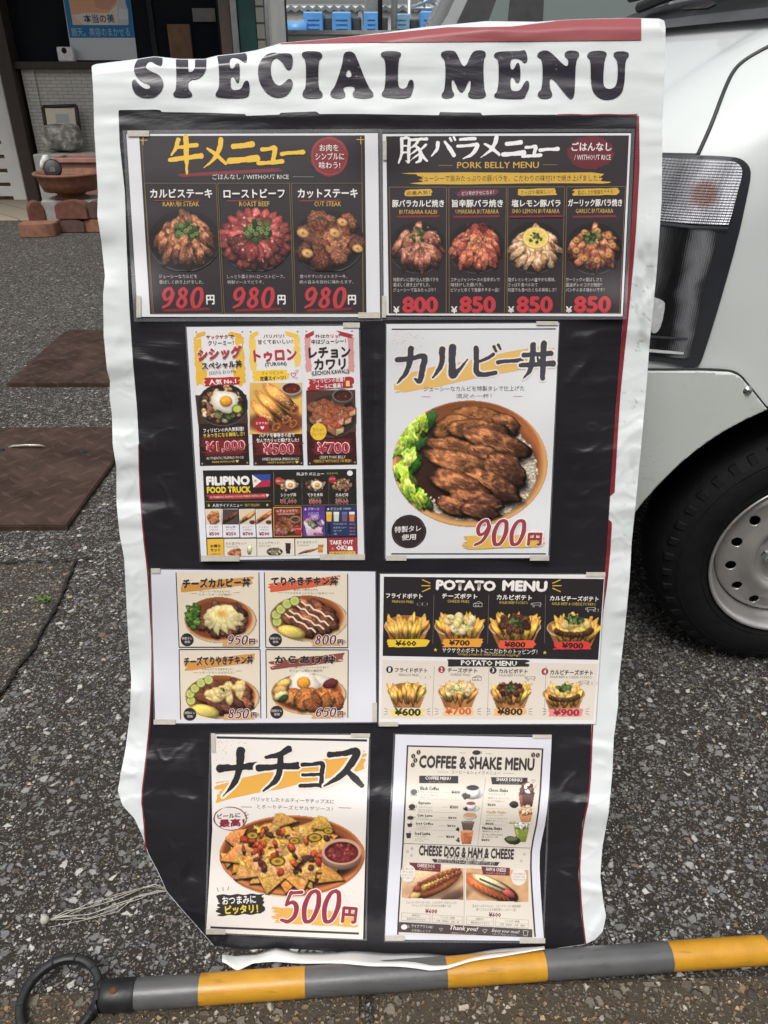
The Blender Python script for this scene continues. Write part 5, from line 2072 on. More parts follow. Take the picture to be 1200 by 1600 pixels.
def build_banner(parent, mats):
    pr = Print(0.0, 0.0004)
    st = 3.0
    xs, ys = np.arange(130, 1056, st), np.arange(20, 1516, st)
    X, Y = np.meshgrid(xs, ys)
    out = poly_sdf([OUTLINE], X, Y)
    v, f = sdf_fill(out, xs, ys)
    tone = np.array([213, 218, 219.0])
    soil = fbm(v[:, 0] / 26, v[:, 1] / 40, 77, 4)
    grime = sstep(.62, .8, soil) * sstep(960, 1000, v[:, 0]) * sstep(330, 430, v[:, 1]) * (1 - sstep(640, 900, v[:, 1]))
    thread = sstep(.985, 1.0, 1 - np.abs(fbm(v[:, 0] / 40, v[:, 1] / 30, 91, 3) - .5) * 2) * sstep(950, 1000, v[:, 0])
    cw = tone[None] * (1 - .16 * grime - .22 * thread * sstep(300, 420, v[:, 1]))[:, None]
    pr.add(v, f, cw, 0, 0)
    blk = np.maximum(poly_sdf([BLACK], X, Y), out + 0.6)
    v, f = sdf_fill(blk, xs, ys)
    kb = np.array([36, 35, 39.0])[None] + (fbm(v[:, 0] / 90, v[:, 1] / 90, 7)[:, None] - .5) * 10
    pr.add(v, f, kb, 1, 1)
    # the red rule of the print shows along the sides
    red = [122, 38, 46]

    def ribbon(pts, w0, w1):
        P = chaikin(pts, 1, False)
        D = [(P[0][0], P[0][1])]
        for a, b in zip(P, P[1:]):
            m = max(1, int(math.hypot(b[0] - a[0], b[1] - a[1]) / 3))
            D += [(a[0] + (b[0] - a[0]) * t / m, a[1] + (b[1] - a[1]) * t / m) for t in range(1, m + 1)]
        P = D
        V, F = [], []
        for k, (x, y) in enumerate(P):
            w = np.interp(y, [p[0] for p in w0], [p[1] for p in w0])
            V += [(x, y), (x + w * w1, y)]
            if k:
                F.append((2 * k - 2, 2 * k - 1, 2 * k + 1, 2 * k))
        pr.add(V, F, red, 2, 0)
    ribbon(BL_R, [(180, 3.5), (260, 8), (500, 8), (620, 5.5), (770, 7), (774, .4), (812, .4), (816, 6), (900, 6), (1000, 3), (1470, 2.2)], 1)
    ribbon([p for p in BL_L if p[1] > 640], [(640, .3), (760, 2.2), (1330, 2.2)], -1)
    ribbon([(760, 179), (870, 181)], [(0, 1)], 1)
    V = [(x, 180.5 + .4 * math.sin(x / 9)) for x in range(870, 999, 3)]
    pr.add([(x, y - 2.2) for x, y in V] + V, [(k, k + 1, len(V) + k + 1, len(V) + k) for k in range(len(V) - 1)], red, 2, 0)
    # heading, each letter cut from its outline
    ls = 1.5
    for loops in letters():
        lo = [chaikin(l, 2) for l in loops]
        ax = [p[0] for p in lo[0]]
        ay = [p[1] for p in lo[0]]
        lx, ly = np.arange(min(ax) - 4, max(ax) + 4, ls), np.arange(min(ay) - 4, max(ay) + 4, ls)
        LX, LY = np.meshgrid(lx, ly)
        D = np.maximum(poly_sdf(lo, LX, LY), (top_edge(LX) + 1.0) - LY)
        v, f = sdf_fill(D, lx, ly)
        worn = sstep(.80, .86, fbm(v[:, 0] / 5, v[:, 1] / 5, 33, 3))
        pr.add(v, f, np.array([50, 47, 56.0])[None] + 70 * worn[:, None], 2, 1)
    # the print's red outer band, rolling over the rail
    xs2 = np.arange(435, 1003, 3.0)
    lo_y = np.interp(xs2, [435, 600, 800, 1000], [69, 66, 64.5, 62.5])
    hi_y = np.maximum(top_edge(xs2), np.interp(xs2, [435, 600, 640, 700, 745, 800, 865, 880, 1003], [67, 52, 48, 42, 42, 41, 33, 30, 27])) + .4
    rx = np.interp(xs2, [990, 1003], [0, 0])
    V = np.concatenate([np.stack([xs2, hi_y * (1 - w) + lo_y * w], 1) for w in np.linspace(0, 1, 10)])
    n = len(xs2)
    F = [(r * n + k, r * n + k + 1, (r + 1) * n + k + 1, (r + 1) * n + k) for r in range(9) for k in range(n - 1) if hi_y[k] < lo_y[k] - .2]
    pr.add(V, F, [150, 74, 78], 2, 0)
    body = pr.build("vinyl_sheet", mats, parent)
    # the hem that hangs down behind the rail
    tx = np.arange(150, 1034, 6.0)
    E0 = B3(tx, top_edge(tx) + 1.0, 0.0)
    back = Vector((0, CP, -SP))
    V, F = [], []
    rows = [(0, 0), (.005, -.001), (.012, -.005), (.018, -.013), (.024, -.03), (.026, -.08), (.027, -.13)]
    for dy, dz in rows:
        V += [(e[0], e[1] + dy, e[2] + dz) for e in E0]
    n = len(tx)
    for r in range(len(rows) - 1):
        for k in range(n - 1):
            F.append((r * n + k, r * n + k + 1, (r + 1) * n + k + 1, (r + 1) * n + k))
    hem = from_py("hem", V, F, mats[2], parent, True)
    # the curled bottom border, lying forward on the paving
    up = [(347, 1494), (372, 1494), (400, 1493), (430, 1485), (467, 1493), (543, 1491), (633, 1493), (700, 1497), (783, 1487), (820, 1483), (855, 1482)]
    dn = [(350, 1503), (370, 1517), (395, 1506), (430, 1504), (467, 1505), (540, 1507), (607, 1510), (673, 1516), (700, 1513), (733, 1504), (800, 1491), (840, 1486), (855, 1484)]
    qx = np.arange(347, 856, 6.0)
    uy = np.interp(qx, *zip(*up)) - 2.5
    dy_ = np.interp(qx, *zip(*dn))
    V, F = [], []
    R = 5
    for r in range(R):
        w = r / (R - 1)
        for x, a, b in zip(qx, uy, dy_):
            y = a + (b - a) * w
            top = B3(x, a, 0.004)
            low = np.array(on_ground(x, b, 0.014 + 0.040 * float(sstep(440, 590, x))))
            q = top * (1 - w) + low * w
            q = q - np.array(ray(x, (a + b) / 2)) * (0.005 * math.sin(math.pi * w)) 
            q[2] += 0.0015 * math.sin(x / 17 + w * 2)
            V.append(q)
    n = len(qx)
    for r in range(R - 1):
        for k in range(n - 1):
            F.append((r * n + k, r * n + k + 1, (r + 1) * n + k + 1, (r + 1) * n + k))
    flap = from_py("curled_border", V, F, mats[2], parent, True)
    so = flap.modifiers.new("thickness", 'SOLIDIFY')
    so.thickness = 0.0012
    return body


def vinyl_mats():
    res = []
    for nm, rough, coat in (("white_vinyl", .42, .10), ("black_vinyl", .24, .40)):
        t = print_mat(nm, rough, coat, .45 if nm[0] == 'w' else .35)
        p = t.pos()
        mp = t.n("ShaderNodeMapping")
        mp.inputs["Scale"].default_value = (9, 9, 42)
        t.l(p, mp.inputs["Vector"])
        h = t.math('ADD', t.noise(1.0, 4, .6, mp.outputs[0], 0.6), t.math('MULTIPLY', t.noise(60, 3, .5, p), .12))
        t.bump(h, .08 if nm[0] == 'w' else .24, .006)
        res.append(t.m)
    w = simple("vinyl_back", (.8, .82, .81), .5, 0, .05, 12, .1)
    return res + [w]


banner_base = Vector((0.0, 0.68, 0.0))
banner = thing("menu_banner", banner_base, "tall crumpled vinyl banner headed SPECIAL MENU with black centre and white border", "banner")
VM = vinyl_mats()
# the light pipe stand it leans on
for xa_, xb_ in ((-.26, -.30), (.20, .24)):
    bm = bmesh.new()
    bm_tube(bm, [(xa_, 1.105, 1.055), (xb_, 1.165, .012)], .009, 10)
    from_bm("leg", bm, simple("stand_pipe", (.30, .30, .31), .4, .6), banner)
bm = bmesh.new()
bm_tube(bm, [(-.30, 1.095, 1.05), (.27, 1.10, 1.066)], .010, 10)
from_bm("top_rail", bm, simple("rail_pipe", (.30, .30, .31), .4, .6), banner)
build_banner(banner, VM)
# ------------------------------------------------------------------ the photographs printed on the sheets
def dark_plate(cv, x, y, rx, ry, col=(40, 38, 40)):
    cv.ell(x, y, rx * 1.1, ry * 1.06, (112, 112, 114), soft=1.2)
    cv.ell(x, y - ry * .02, rx * 1.08, ry * 1.03, col, soft=1.2)
    cv.ell(x + rx * .05, y - ry * .1, rx * .95, ry * .85, tuple(c * .8 for c in col), soft=3)


def heap(cv, x, y, rx, ry, cols, n, size, seed, el=1.6, rot=None, tex=.45, gloss=.25, rough=.22, ts=1.8):
    rnd = random.Random(seed)
    pts = []
    for k in range(n):
        r, a = math.sqrt((k + .5) / n) * (.85 + .15 * rnd.random()), k * 2.39996 + rnd.random() * .5
        pts.append((x + rx * r * math.cos(a), y + ry * r * math.sin(a)))
    pts.sort(key=lambda p: p[1] + rnd.random() * size * .6)
    for k, (px, py) in enumerate(pts):
        c = rnd.choice(cols)
        f = .8 + .4 * rnd.random()
        s = size * (.75 + .5 * rnd.random())
        ro = rnd.random() * 180 if rot is None else rot + (rnd.random() - .5) * 40
        cv.blob(px, py, s * el * .8, s / el * 1.2, tuple(min(255, q * f) for q in c), ro, shade=.35, rough=rough, tex=tex, gloss=gloss, seed=seed * 31 + k, ts=ts)


def strips(cv, x, y, rx, ry, cols, n, seed, ang, gloss=.3):
    """grilled slices laid side by side at an angle"""
    rnd = random.Random(seed)
    a = math.radians(ang)
    for r in range(2):
        for k in range(n):
            t = (k + .5) / n * 2 - 1
            L = math.sqrt(max(.05, 1 - t * t * .8))
            off = (r - .5) * 1.0 * L * .9
            bx = x + rx * (t * .92) * abs(math.sin(a)) + rx * off * math.cos(a) * .75 + rnd.uniform(-4, 4)
            by = y + ry * off * math.sin(a) * .8 - ry * t * .5 * math.cos(a) + rnd.uniform(-4, 4)
            c = rnd.choice(cols)
            f = .8 + .4 * rnd.random()
            cv.blob(bx, by, rx * .42 * L, rx * 1.15 / n, tuple(min(255, q * f) for q in c), ang + rnd.uniform(-8, 8), shade=.3, rough=.16, tex=.6, gloss=gloss, seed=seed * 13 + r * 40 + k, ts=1.6, streak=1.4)


def petals(cv, x, y, rx, ry, cols, n, seed, inner=.3, w=1.0, gloss=.25, tex=.4, dark=0.0):
    rnd = random.Random(seed)
    for ring, (rad, m) in enumerate(((.72, n), (.45, int(n * .7)))):
        order = list(range(m))
        order.sort(key=lambda k: math.sin(2 * math.pi * k / m))
        for k in order:
            a = 2 * math.pi * (k + .5 * ring) / m + rnd.uniform(-.06, .06)
            c = rnd.choice(cols)
            f = (.78 + .4 * rnd.random()) * (1 - dark * (math.cos(a) < 0))
            ex, ey = math.cos(a) * rx, math.sin(a) * ry
            ro = math.degrees(math.atan2(ey, ex))
            L = math.hypot(ex, ey)
            cv.blob(x + ex * rad, y + ey * rad, L * .33, rx * 2.0 / m * w, tuple(min(255, q * f) for q in c), ro, shade=.28, rough=.12, tex=tex, gloss=gloss, seed=seed * 17 + ring * 50 + k, ts=1.8, streak=2.5)


def pile(cv, x, y, rx, ry, cols, n, seed, lo, hi, ang=None, size=.3, thin=.10, gloss=.25):
    """a loose mound of grilled strips, falling away from its top"""
    rnd = random.Random(seed)
    P = []
    for k in range(n):
        r, a = math.sqrt((k + .5) / n) * .9, k * 2.39996
        P.append((x + rx * r * .88 * math.cos(a), y + ry * (.06 + r * .86 * math.sin(a))))
    P.sort(key=lambda p: p[1] + rnd.uniform(-.25, .25) * ry)
    for k, (px, py) in enumerate(P):
        d = math.degrees(math.atan2(py - (y - ry * 1.1), (px - x) * 1.25))
        if ang is None and py < y - ry * .45:
            d = 90 + (d - 90) * 2.2 if ang is None else ang
        c = rnd.choice(cols)
        f = rnd.uniform(.8, 1.15)
        cv.blob(px, py, rx * size * rnd.uniform(.75, 1.2), rx * thin * rnd.uniform(.8, 1.3), tuple(min(255, q * f) for q in c), d + rnd.uniform(-22, 22), shade=.3, rough=.22, tex=.4, ts=1.5, gloss=gloss, seed=seed * 19 + k, rim=.4, edge=.65, shadow=.45, lo=lo, hi=hi)


def onions(cv, x, y, rx, ry, seed, n=26):
    cv.specks(x, y, rx, ry, (62, 82, 42), n, rx * .24, seed, .4)
    rnd = random.Random(seed + 5)
    for k in range(max(3, n // 3)):
        r, a = math.sqrt(rnd.random()) * .9, rnd.random() * 6.283
        px, py, q = x + rx * r * math.cos(a), y + ry * r * math.sin(a), rx * .17
        cv.ell(px, py, q, q * .85, (134, 150, 92))
        cv.ell(px, py, q * .5, q * .42, (66, 92, 44))


def bowl(cv, x, y, rx, ry, rim=(196, 150, 100), inn=(168, 98, 58), deep=(120, 66, 40)):
    cv.ell(x + rx * .06, y + ry * .08, rx * 1.05, ry * 1.03, (212, 182, 148), soft=4)
    cv.ell(x, y, rx, ry, rim, soft=1.2)
    cv.ell(x, y - ry * .015, rx * .965, ry * .955, inn, soft=1.2, shade=-.2)
    cv.ell(x, y + ry * .05, rx * .9, ry * .86, deep, soft=3)


def egg(cv, x, y, r, seed=1):
    cv.blob(x, y, r, r * .82, (238, 230, 214), 10, shade=.12, rough=.2, tex=.05, rim=.18, seed=seed)
    cv.blob(x + r * .03, y, r * .45, r * .4, (236, 158, 52), 0, shade=.3, rough=.04, tex=.04, rim=.3, gloss=.4, seed=seed + 1, shadow=.15)


def fries(cv, x, y, rx, ry, n, seed):
    rnd = random.Random(seed)
    L = []
    for k in range(n):
        t = rnd.random() * 2 - 1
        L.append((t, rnd.random()))
    L.sort(key=lambda q: -q[1])
    for k, (t, d) in enumerate(L):
        bx, by = x + t * rx * .78, y + ry * (.85 - 1.0 * d)
        a = -90 + t * 34 + rnd.uniform(-20, 20)
        cv.blob(bx, by - ry * .25, rx * rnd.uniform(.36, .5), rx * .098, (rnd.randint(196, 232), rnd.randint(148, 178), rnd.randint(66, 92)), a, shade=.35, rough=.05, tex=.2, rim=.4, seed=seed + k, shadow=.45, soft=.8)


def paper_cup(cv, x, y, rx, ry, h, seed, kind, n=34):
    # body, rim, filling
    cv.poly([(x - rx, y), (x + rx, y), (x + rx * .68, y + h), (x - rx * .68, y + h)], (180, 122, 72), shade=.15, tex=.05, shadow=0)
    cv.poly([(x - rx, y), (x - rx * .6, y), (x - rx * .4, y + h), (x - rx * .68, y + h)], (150, 98, 56), shade=.1, tex=.05, shadow=0, soft=6)
    cv.ell(x, y, rx * 1.02, ry * 1.02, (214, 192, 166))
    cv.ell(x, y - ry * .04, rx * .97, ry * .95, (150, 104, 58))
    fries(cv, x, y, rx, ry, n, seed)
    rnd = random.Random(seed + 99)
    if kind in (1,):
        for k in range(26):
            r, a = math.sqrt(rnd.random()), rnd.random() * 6.28
            cv.blob(x + rx * .66 * r * math.cos(a), y - ry * .25 + ry * .8 * r * math.sin(a), rx * .17, rx * .12, (rnd.randint(228, 244), rnd.randint(206, 224), rnd.randint(140, 172)), rnd.random() * 90, shade=.15, tex=.12, rim=.2, seed=seed + 200 + k, shadow=.2)
        cv.specks(x, y - ry * .3, rx * .6, ry * .6, (120, 140, 60), 16, rx * .03, seed + 7)
    if kind in (2,):
        heap(cv, x, y - ry * .3, rx * .66, ry * .8, [(84, 52, 40), (66, 40, 34), (104, 66, 50)], 34, rx * .12, seed + 3, el=1.3)
        onions(cv, x, y - ry * .45, rx * .26, ry * .36, seed + 4, 22)
    if kind in (3,):
        for k in range(18):
            r, a = math.sqrt(rnd.random()), rnd.random() * 6.28
            cv.blob(x + rx * .6 * r * math.cos(a), y - ry * .3 + ry * .8 * r * math.sin(a), rx * .18, rx * .13, (rnd.randint(226, 240), rnd.randint(188, 208), rnd.randint(104, 140)), rnd.random() * 90, shade=.15, tex=.12, rim=.25, seed=seed + 300 + k, shadow=.2)
        for k in range(12):
            a = .15 + k / 12 * 2.9
            cv.blob(x + rx * .68 * math.cos(a), y + ry * .12 + ry * .5 * math.sin(a), rx * .12, rx * .1, (92, 56, 40), rnd.random() * 90, shade=.4, tex=.3, gloss=.3, seed=seed + 330 + k)
        onions(cv, x, y - ry * .75, rx * .34, ry * .4, seed + 4, 26)


def cubes(cv, x, y, w, h, n, seed, size):
    rnd = random.Random(seed)
    P = []
    for k in range(n):
        r, a = math.sqrt((k + .5) / n), k * 2.39996
        P.append((x + w * r * math.cos(a), y + h * r * math.sin(a)))
    P.sort(key=lambda p: p[1])
    for k, (px, py) in enumerate(P):
        s = size * rnd.uniform(.85, 1.15)
        t = rnd.uniform(-.3, .3)
        top = [(px - s, py - s * .35 + t * s), (px + s * .1, py - s * .8), (px + s, py - s * .3 - t * s), (px, py + s * .15)]
        lf = [top[0], top[3], (px, py + s * .95), (px - s * .95, py + s * .45)]
        rt = [top[3], top[2], (px + s * .95, py + s * .5), (px, py + s * .95)]
        cv.poly(lf, (rnd.randint(130, 165), rnd.randint(84, 104), rnd.randint(60, 76)), tex=.35, seed=seed + k, shadow=.45)
        cv.poly(rt, (rnd.randint(188, 220), rnd.randint(146, 172), rnd.randint(112, 134)), tex=.3, seed=seed + k + 60, shadow=.3)
        cv.poly(top, (rnd.randint(140, 172), rnd.randint(80, 98), rnd.randint(56, 70)), tex=.4, seed=seed + k + 30, shadow=.1)


def roll(cv, x0, y0, x1, y1, r, seed):
    a = math.degrees(math.atan2(y1 - y0, x1 - x0))
    L = math.hypot(x1 - x0, y1 - y0) / 2
    cv.blob((x0 + x1) / 2, (y0 + y1) / 2, L + r * .6, r, (214, 146, 74), a, shade=.4, rough=.03, tex=.25, gloss=.4, seed=seed, ts=2.5, streak=3, rim=.45)
    cv.ell(x1, y1, r * .62, r * .85, (176, 104, 50), a)
    cv.ell(x1, y1, r * .4, r * .58, (110, 52, 40), a)
    rnd = random.Random(seed)
    for k in range(16):
        t = rnd.random()
        cv.ell(x0 + (x1 - x0) * t + rnd.uniform(-.5, .5) * r, y0 + (y1 - y0) * t + rnd.uniform(-.6, .3) * r, r * .09, r * .07, (250, 232, 196), mask=False)


def sauce_cup(cv, x, y, rx, ry, rim=(200, 186, 170), sauce=(92, 34, 30)):
    cv.blob(x, y + ry * .35, rx, ry * 1.05, tuple(c * .8 for c in rim), 0, shade=.2, rough=0, tex=.03, rim=.3)
    cv.ell(x, y, rx, ry, rim)
    cv.blob(x, y + ry * .06, rx * .86, ry * .82, sauce, 0, shade=-.2, rough=.03, tex=.35, gloss=.35, rim=.3, shadow=0)


def cucumber(cv, x, y, r):
    cv.ell(x, y, r, r, (70, 92, 44))
    cv.ell(x, y, r * .86, r * .86, (196, 200, 120))
    cv.ell(x, y, r * .5, r * .5, (178, 184, 104))
# ------------------------------------------------------------------ the eight laminated sheets
def film_mat():
    t = NT("laminate_film")
    gl = t.n("ShaderNodeBsdfGlossy")
    gl.inputs["Roughness"].default_value = .18
    gl.inputs["Color"].default_value = (.9, .92, .95, 1)
    tr = t.n("ShaderNodeBsdfTransparent")
    df = t.n("ShaderNodeBsdfDiffuse")
    df.inputs["Color"].default_value = (.42, .43, .45, 1)
    a = t.n("ShaderNodeMixShader")
    a.inputs[0].default_value = .20
    t.l(tr.outputs[0], a.inputs[1])
    t.l(df.outputs[0], a.inputs[2])
    b = t.n("ShaderNodeMixShader")
    b.inputs[0].default_value = .08
    t.l(a.outputs[0], b.inputs[1])
    t.l(gl.outputs[0], b.inputs[2])
    t.l(b.outputs[0], t.out.inputs["Surface"])
    return t.m


M_FILM = film_mat()
M_TAPE = simple("cloth_tape", (.50, .47, .41), .7, 0, .1, 200, .2)
M_INK = print_mat("laminated_print", .36, .3).m
WHITE = (217, 217, 221)


def patch_on(name, pts, off, mat, parent, step=4.0, curl=()):
    sh = Sheet(pts, off)
    sh.curl = curl
    sh.quadc(pts, (200, 200, 200), step=step, level=0)
    V = np.concatenate(sh.V)
    return from_py(name, V, sh.F, mat, parent, True)


def finish(sh, name, label, tapes, film=5.0, group="laminated menu sheets taped to the banner"):
    q = sh.quad
    c = sum(q) / 4
    o = thing("menu_sheet", Vector(B3(c[0], q[2][1], .001)), label, "menu sheet", group)
    sh.build("printed_page", [M_INK], o)
    # clear margin of the laminate
    V, F = [], []
    outer = []
    for k in range(4):
        p = q[k] + np.array([(-1, 1, 1, -1)[k] * film, (-1, -1, 1, 1)[k] * film])
        outer.append(p)
    n = 60
    for k in range(4):
        a0, a1, b0, b1 = q[k], q[(k + 1) % 4], outer[k], outer[(k + 1) % 4]
        ctr = sum(q) / 4
        a0, a1 = a0 + (ctr - a0) * .006, a1 + (ctr - a1) * .006
        for i in range(n + 1):
            t = i / n
            for p in (a0 * (1 - t) + a1 * t, b0 * (1 - t) + b1 * t):
                V.append(B3(p[0], p[1], sh.off - .0003 + sh.bow(p[0], p[1])))
            if i:
                m = len(V)
                F.append((m - 4, m - 3, m - 1, m - 2))
    from_py("laminate_margin", V, F, M_FILM, o, True)
    for (x, y, w, h) in tapes:
        patch_on("tape", [(x, y), (x + w, y), (x + w, y + h), (x, y + h)], sh.off + .0016, M_TAPE, o, curl=sh.curl)
    return o


GOLD, RED, BLK, OFF = (214, 176, 78), (150, 52, 60), (50, 44, 47), (226, 220, 212)
YEL = (238, 200, 60)


def hframe(sh, box, col, w=1.6):
    (a, b, c, d) = box
    for p, q in ((a, b), (b, c), (c, d), (d, a)):
        sh.line(*p, *q, w, col)


# ---- beef sheet
sh = Sheet(QS["beef"], curl=[(214, 498, .006, 60), (592, 206, .004, 50)]).crop(190, 180, 410 / 1200)
sh.quadc([(22, 86), (1172, 82), (1182, 923), (74, 922)], WHITE)
sh.quadc([(80, 95), (1112, 92), (1120, 908), (130, 910)], BLK)
sh.line(1098, 110, 1104, 905, 3, (120, 96, 70))
sh.line(92, 110, 140, 905, 3, (110, 90, 66))
for x, y, dx in ((84, 100, 1), (1108, 97, -1)):
    sh.line(x, y + 14, x + 34 * dx, y + 14, 3, GOLD)
    sh.line(x + 14 * dx, y, x + 14 * dx, y + 36, 3, GOLD)
sh.smear((238, 240, 762, 284), (128, 50, 56), 3, .62)
for ch, b in (("牛", (218, 95, 366, 270)), ("メ", (370, 108, 488, 242)), ("ニ", (490, 115, 620, 226)), ("ュ", (622, 138, 735, 230)), ("ー", (728, 148, 834, 198))):
    sh.W(ch, b, (232, 188, 66))
sh.disc(950, 188, 90, 94, (130, 48, 54), .10, 3)
sh.disc(950, 188, 84, 88, (156, 76, 80), .05, 5, ring=.05)
sh.lines([("お肉を", 905, 133, 992, 165), ("シンプルに", 886, 172, 1018, 204), ("味わう!", 903, 213, 1000, 245)], (236, 230, 226), .018)
sh.T("ごはんなし / WITHOUT RICE", (415, 268, 765, 294), (226, 222, 220), .015)
sh.line(782, 281, 880, 282, 2, (150, 140, 130))
for a, b, c, d in (((105, 311), (432, 311), (461, 906), (146, 908)), ((440, 311), (768, 311), (788, 906), (470, 906)), ((777, 311), (1100, 311), (1106, 905), (796, 906))):
    hframe(sh, (a, b, c, d), (128, 112, 84), 2.2)
cv = sh.canvas(100, 420, 1112, 716)
for k, (x, y) in enumerate(((288, 570), (612, 570), (946, 574))):
    cv.ell(x, y + 6, 166, 142, (92, 90, 90), soft=1.5)
    cv.ell(x, y + 1, 164, 140, (38, 35, 37), soft=1.5)
pile(cv, 286, 568, 150, 126, [(124, 80, 60), (146, 96, 70), (104, 68, 54)], 40, 2, (66, 40, 34), (172, 118, 86), 62, .36, .125)
onions(cv, 300, 525, 55, 42, 4)
petals(cv, 612, 566, 168, 142, [(150, 70, 66), (134, 60, 58), (166, 86, 80), (120, 60, 56)], 24, 5, w=1.6)
cv.specks(612, 562, 140, 110, (200, 140, 128), 40, 5, 8)
onions(cv, 620, 530, 58, 52, 6, 34)
heap(cv, 946, 570, 142, 118, [(112, 72, 54), (94, 58, 46), (136, 88, 64), (120, 66, 50)], 24, 46, 9, 1.35, tex=.7, rough=.3)
for x, y, r in ((830, 540, 30), (975, 540, 30), (1010, 490, 26), (850, 632, 28), (1080, 610, 26)):
    cv.blob(x, y, r, r * .72, (214, 164, 104), 20, shade=.2, tex=.15, rim=.35, seed=int(x))
    cv.ell(x, y, r * .25, r * .2, (160, 110, 64))
cv.m *= 1 - (np.abs(cv.Y - cv.c(0, 568)[1]) > 146 * sh.s)
cv.put()
for a, b, c, d in (((432, 311), (461, 906), (440, 311), (470, 906)), ((768, 311), (788, 906), (777, 311), (796, 906))):
    sh.line(*a, *b, 2.2, (128, 112, 84))
    sh.line(*c, *d, 2.2, (128, 112, 84))
for k, (t, b, s, sb, u) in enumerate((("カルビステーキ", (130, 336, 415, 379), "KARUBI STEAK", (188, 394, 355, 417), (130, 386, 380, 394)), ("ローストビーフ", (466, 336, 746, 379), "ROAST BEEF", (538, 394, 676, 417), (470, 386, 655, 394)), ("カットステーキ", (805, 336, 1080, 379), "CUT STEAK", (880, 394, 1004, 417), (805, 386, 1010, 394)))):
    sh.smear(u, (140, 52, 58), 20 + k, .3)
    sh.T(t, b, (238, 234, 230), .035)
    sh.T(s, sb, (208, 172, 74), .012)
sh.lines([("ジューシーなカルビを", 170, 728, 345, 746), ("香ばしく焼き上げました。", 172, 754, 376, 772), ("しっとり柔らかいローストビーフ。", 482, 729, 745, 747), ("特製ソースでどうぞ。", 484, 755, 650, 772), ("食べやすいカットステーキ。", 815, 728, 1032, 746), ("肉の旨みを存分に味わえます。", 815, 754, 1060, 771)], (190, 184, 180), .004)
for k, (a, b, c, d) in enumerate(((178, 378, 387, 425), (503, 702, 713, 750), (831, 1030, 1035, 1072))):
    sh.smear((a, 878, c + 34, 900), (122, 46, 52), 30 + k, .4)
    sh.num("980", (a, 787, b, 882), (184, 62, 70), out=(120, 46, 52), ow=.035, shear=.16)
    sh.T("円", (c, 822, d, 866), (234, 230, 228), .035)
finish(sh, "beef", "landscape sheet of three 980 yen beef dishes under gold brush writing", [(199, 204, 34, 9), (213, 462, 7, 34), (560, 488, 34, 9)], 4.5)

# ---- pork sheet
sh = Sheet(QS["pork"], curl=[(975, 495, .008, 70), (597, 206, .004, 50)]).crop(590, 180, 420 / 1200)
sh.quadc([(22, 84), (1132, 80), (1094, 898), (28, 893)], WHITE)
sh.quadc([(38, 94), (1122, 90), (1086, 886), (50, 885)], BLK)
for ch, b in (("豚", (92, 96, 222, 216)), ("バ", (235, 97, 348, 190)), ("ラ", (352, 96, 454, 196)), ("メ", (458, 96, 555, 190)), ("ニ", (560, 108, 655, 188)), ("ュ", (646, 132, 730, 190)), ("ー", (722, 140, 808, 166))):
    sh.W(ch, b, (234, 232, 232))
sh.disc(952, 166, 106, 76, (104, 42, 50), .16, 6)
sh.T("ごはんなし", (866, 120, 1045, 160), (232, 228, 226), .03)
sh.T("/ WITHOUT RICE", (878, 176, 1042, 200), (226, 222, 220), .012)
sh.T("PORK BELLY MENU", (355, 208, 720, 237), (206, 168, 84), .018)
sh.line(272, 224, 335, 224, 2.2, (150, 124, 70))
sh.line(738, 221, 802, 221, 2.2, (150, 124, 70))
sh.smear((118, 252, 1062, 310), (206, 168, 72), 8, .02)
sh.T("ジューシーで旨みたっぷりの豚バラを、こだわりの味付けで焼き上げました！", (183, 267, 992, 296), (50, 40, 34), .014)
bx = [((52, 321), (308, 321), (306, 884), (62, 884)), ((318, 321), (575, 320), (566, 884), (320, 884)), ((582, 320), (835, 320), (822, 884), (578, 884)), ((845, 320), (1106, 318), (1080, 884), (833, 884))]
for b in bx:
    hframe(sh, b, (132, 112, 78), 2.2)
cv = sh.canvas(42, 452, 1112, 712)
for x, y in ((180, 588), (440, 588), (702, 588), (966, 592)):
    cv.ell(x, y + 5, 130, 116, (88, 86, 86), soft=1.5)
    cv.ell(x, y + 1, 128, 114, (38, 35, 37), soft=1.5)
pile(cv, 180, 590, 124, 104, [(146, 88, 70), (166, 104, 84), (120, 74, 60)], 40, 21, (76, 44, 38), (186, 126, 104), size=.36, thin=.125)
cv.specks(180, 560, 100, 80, (216, 200, 160), 34, 3, 3)
onions(cv, 176, 535, 34, 30, 22, 20)
pile(cv, 440, 590, 124, 106, [(164, 86, 68), (142, 70, 58), (180, 104, 82)], 40, 23, (92, 44, 38), (194, 120, 92), size=.36, thin=.125)
for k in range(34):
    r = random.Random(k)
    x, y = 452 + r.uniform(-52, 52), 498 + r.uniform(-28, 24)
    cv.stroke([(x, y), (x + r.uniform(-26, 26), y + r.uniform(-14, 14))], 3.0, (146, 52, 50), .9)
cv.specks(420, 570, 70, 40, (220, 196, 120), 30, 3, 5)
pile(cv, 703, 592, 120, 102, [(196, 152, 114), (180, 134, 98), (206, 166, 130)], 40, 25, (130, 90, 64), (220, 184, 150), size=.36, thin=.125)
cv.ell(706, 548, 60, 50, (206, 160, 60))
cv.ell(706, 547, 55, 45, (236, 224, 170))
cv.ell(706, 547, 49, 40, (232, 200, 96))
for k in range(8):
    a = k * math.pi / 4 + .2
    cv.stroke([(706, 547), (706 + 46 * math.cos(a), 547 + 37 * math.sin(a))], 3, (244, 228, 170), .9)
onions(cv, 706, 546, 28, 22, 26, 14)
pile(cv, 966, 592, 126, 102, [(138, 80, 60), (152, 92, 68), (116, 66, 52)], 40, 27, (70, 38, 32), (188, 124, 92), gloss=.4, size=.34, thin=.125)
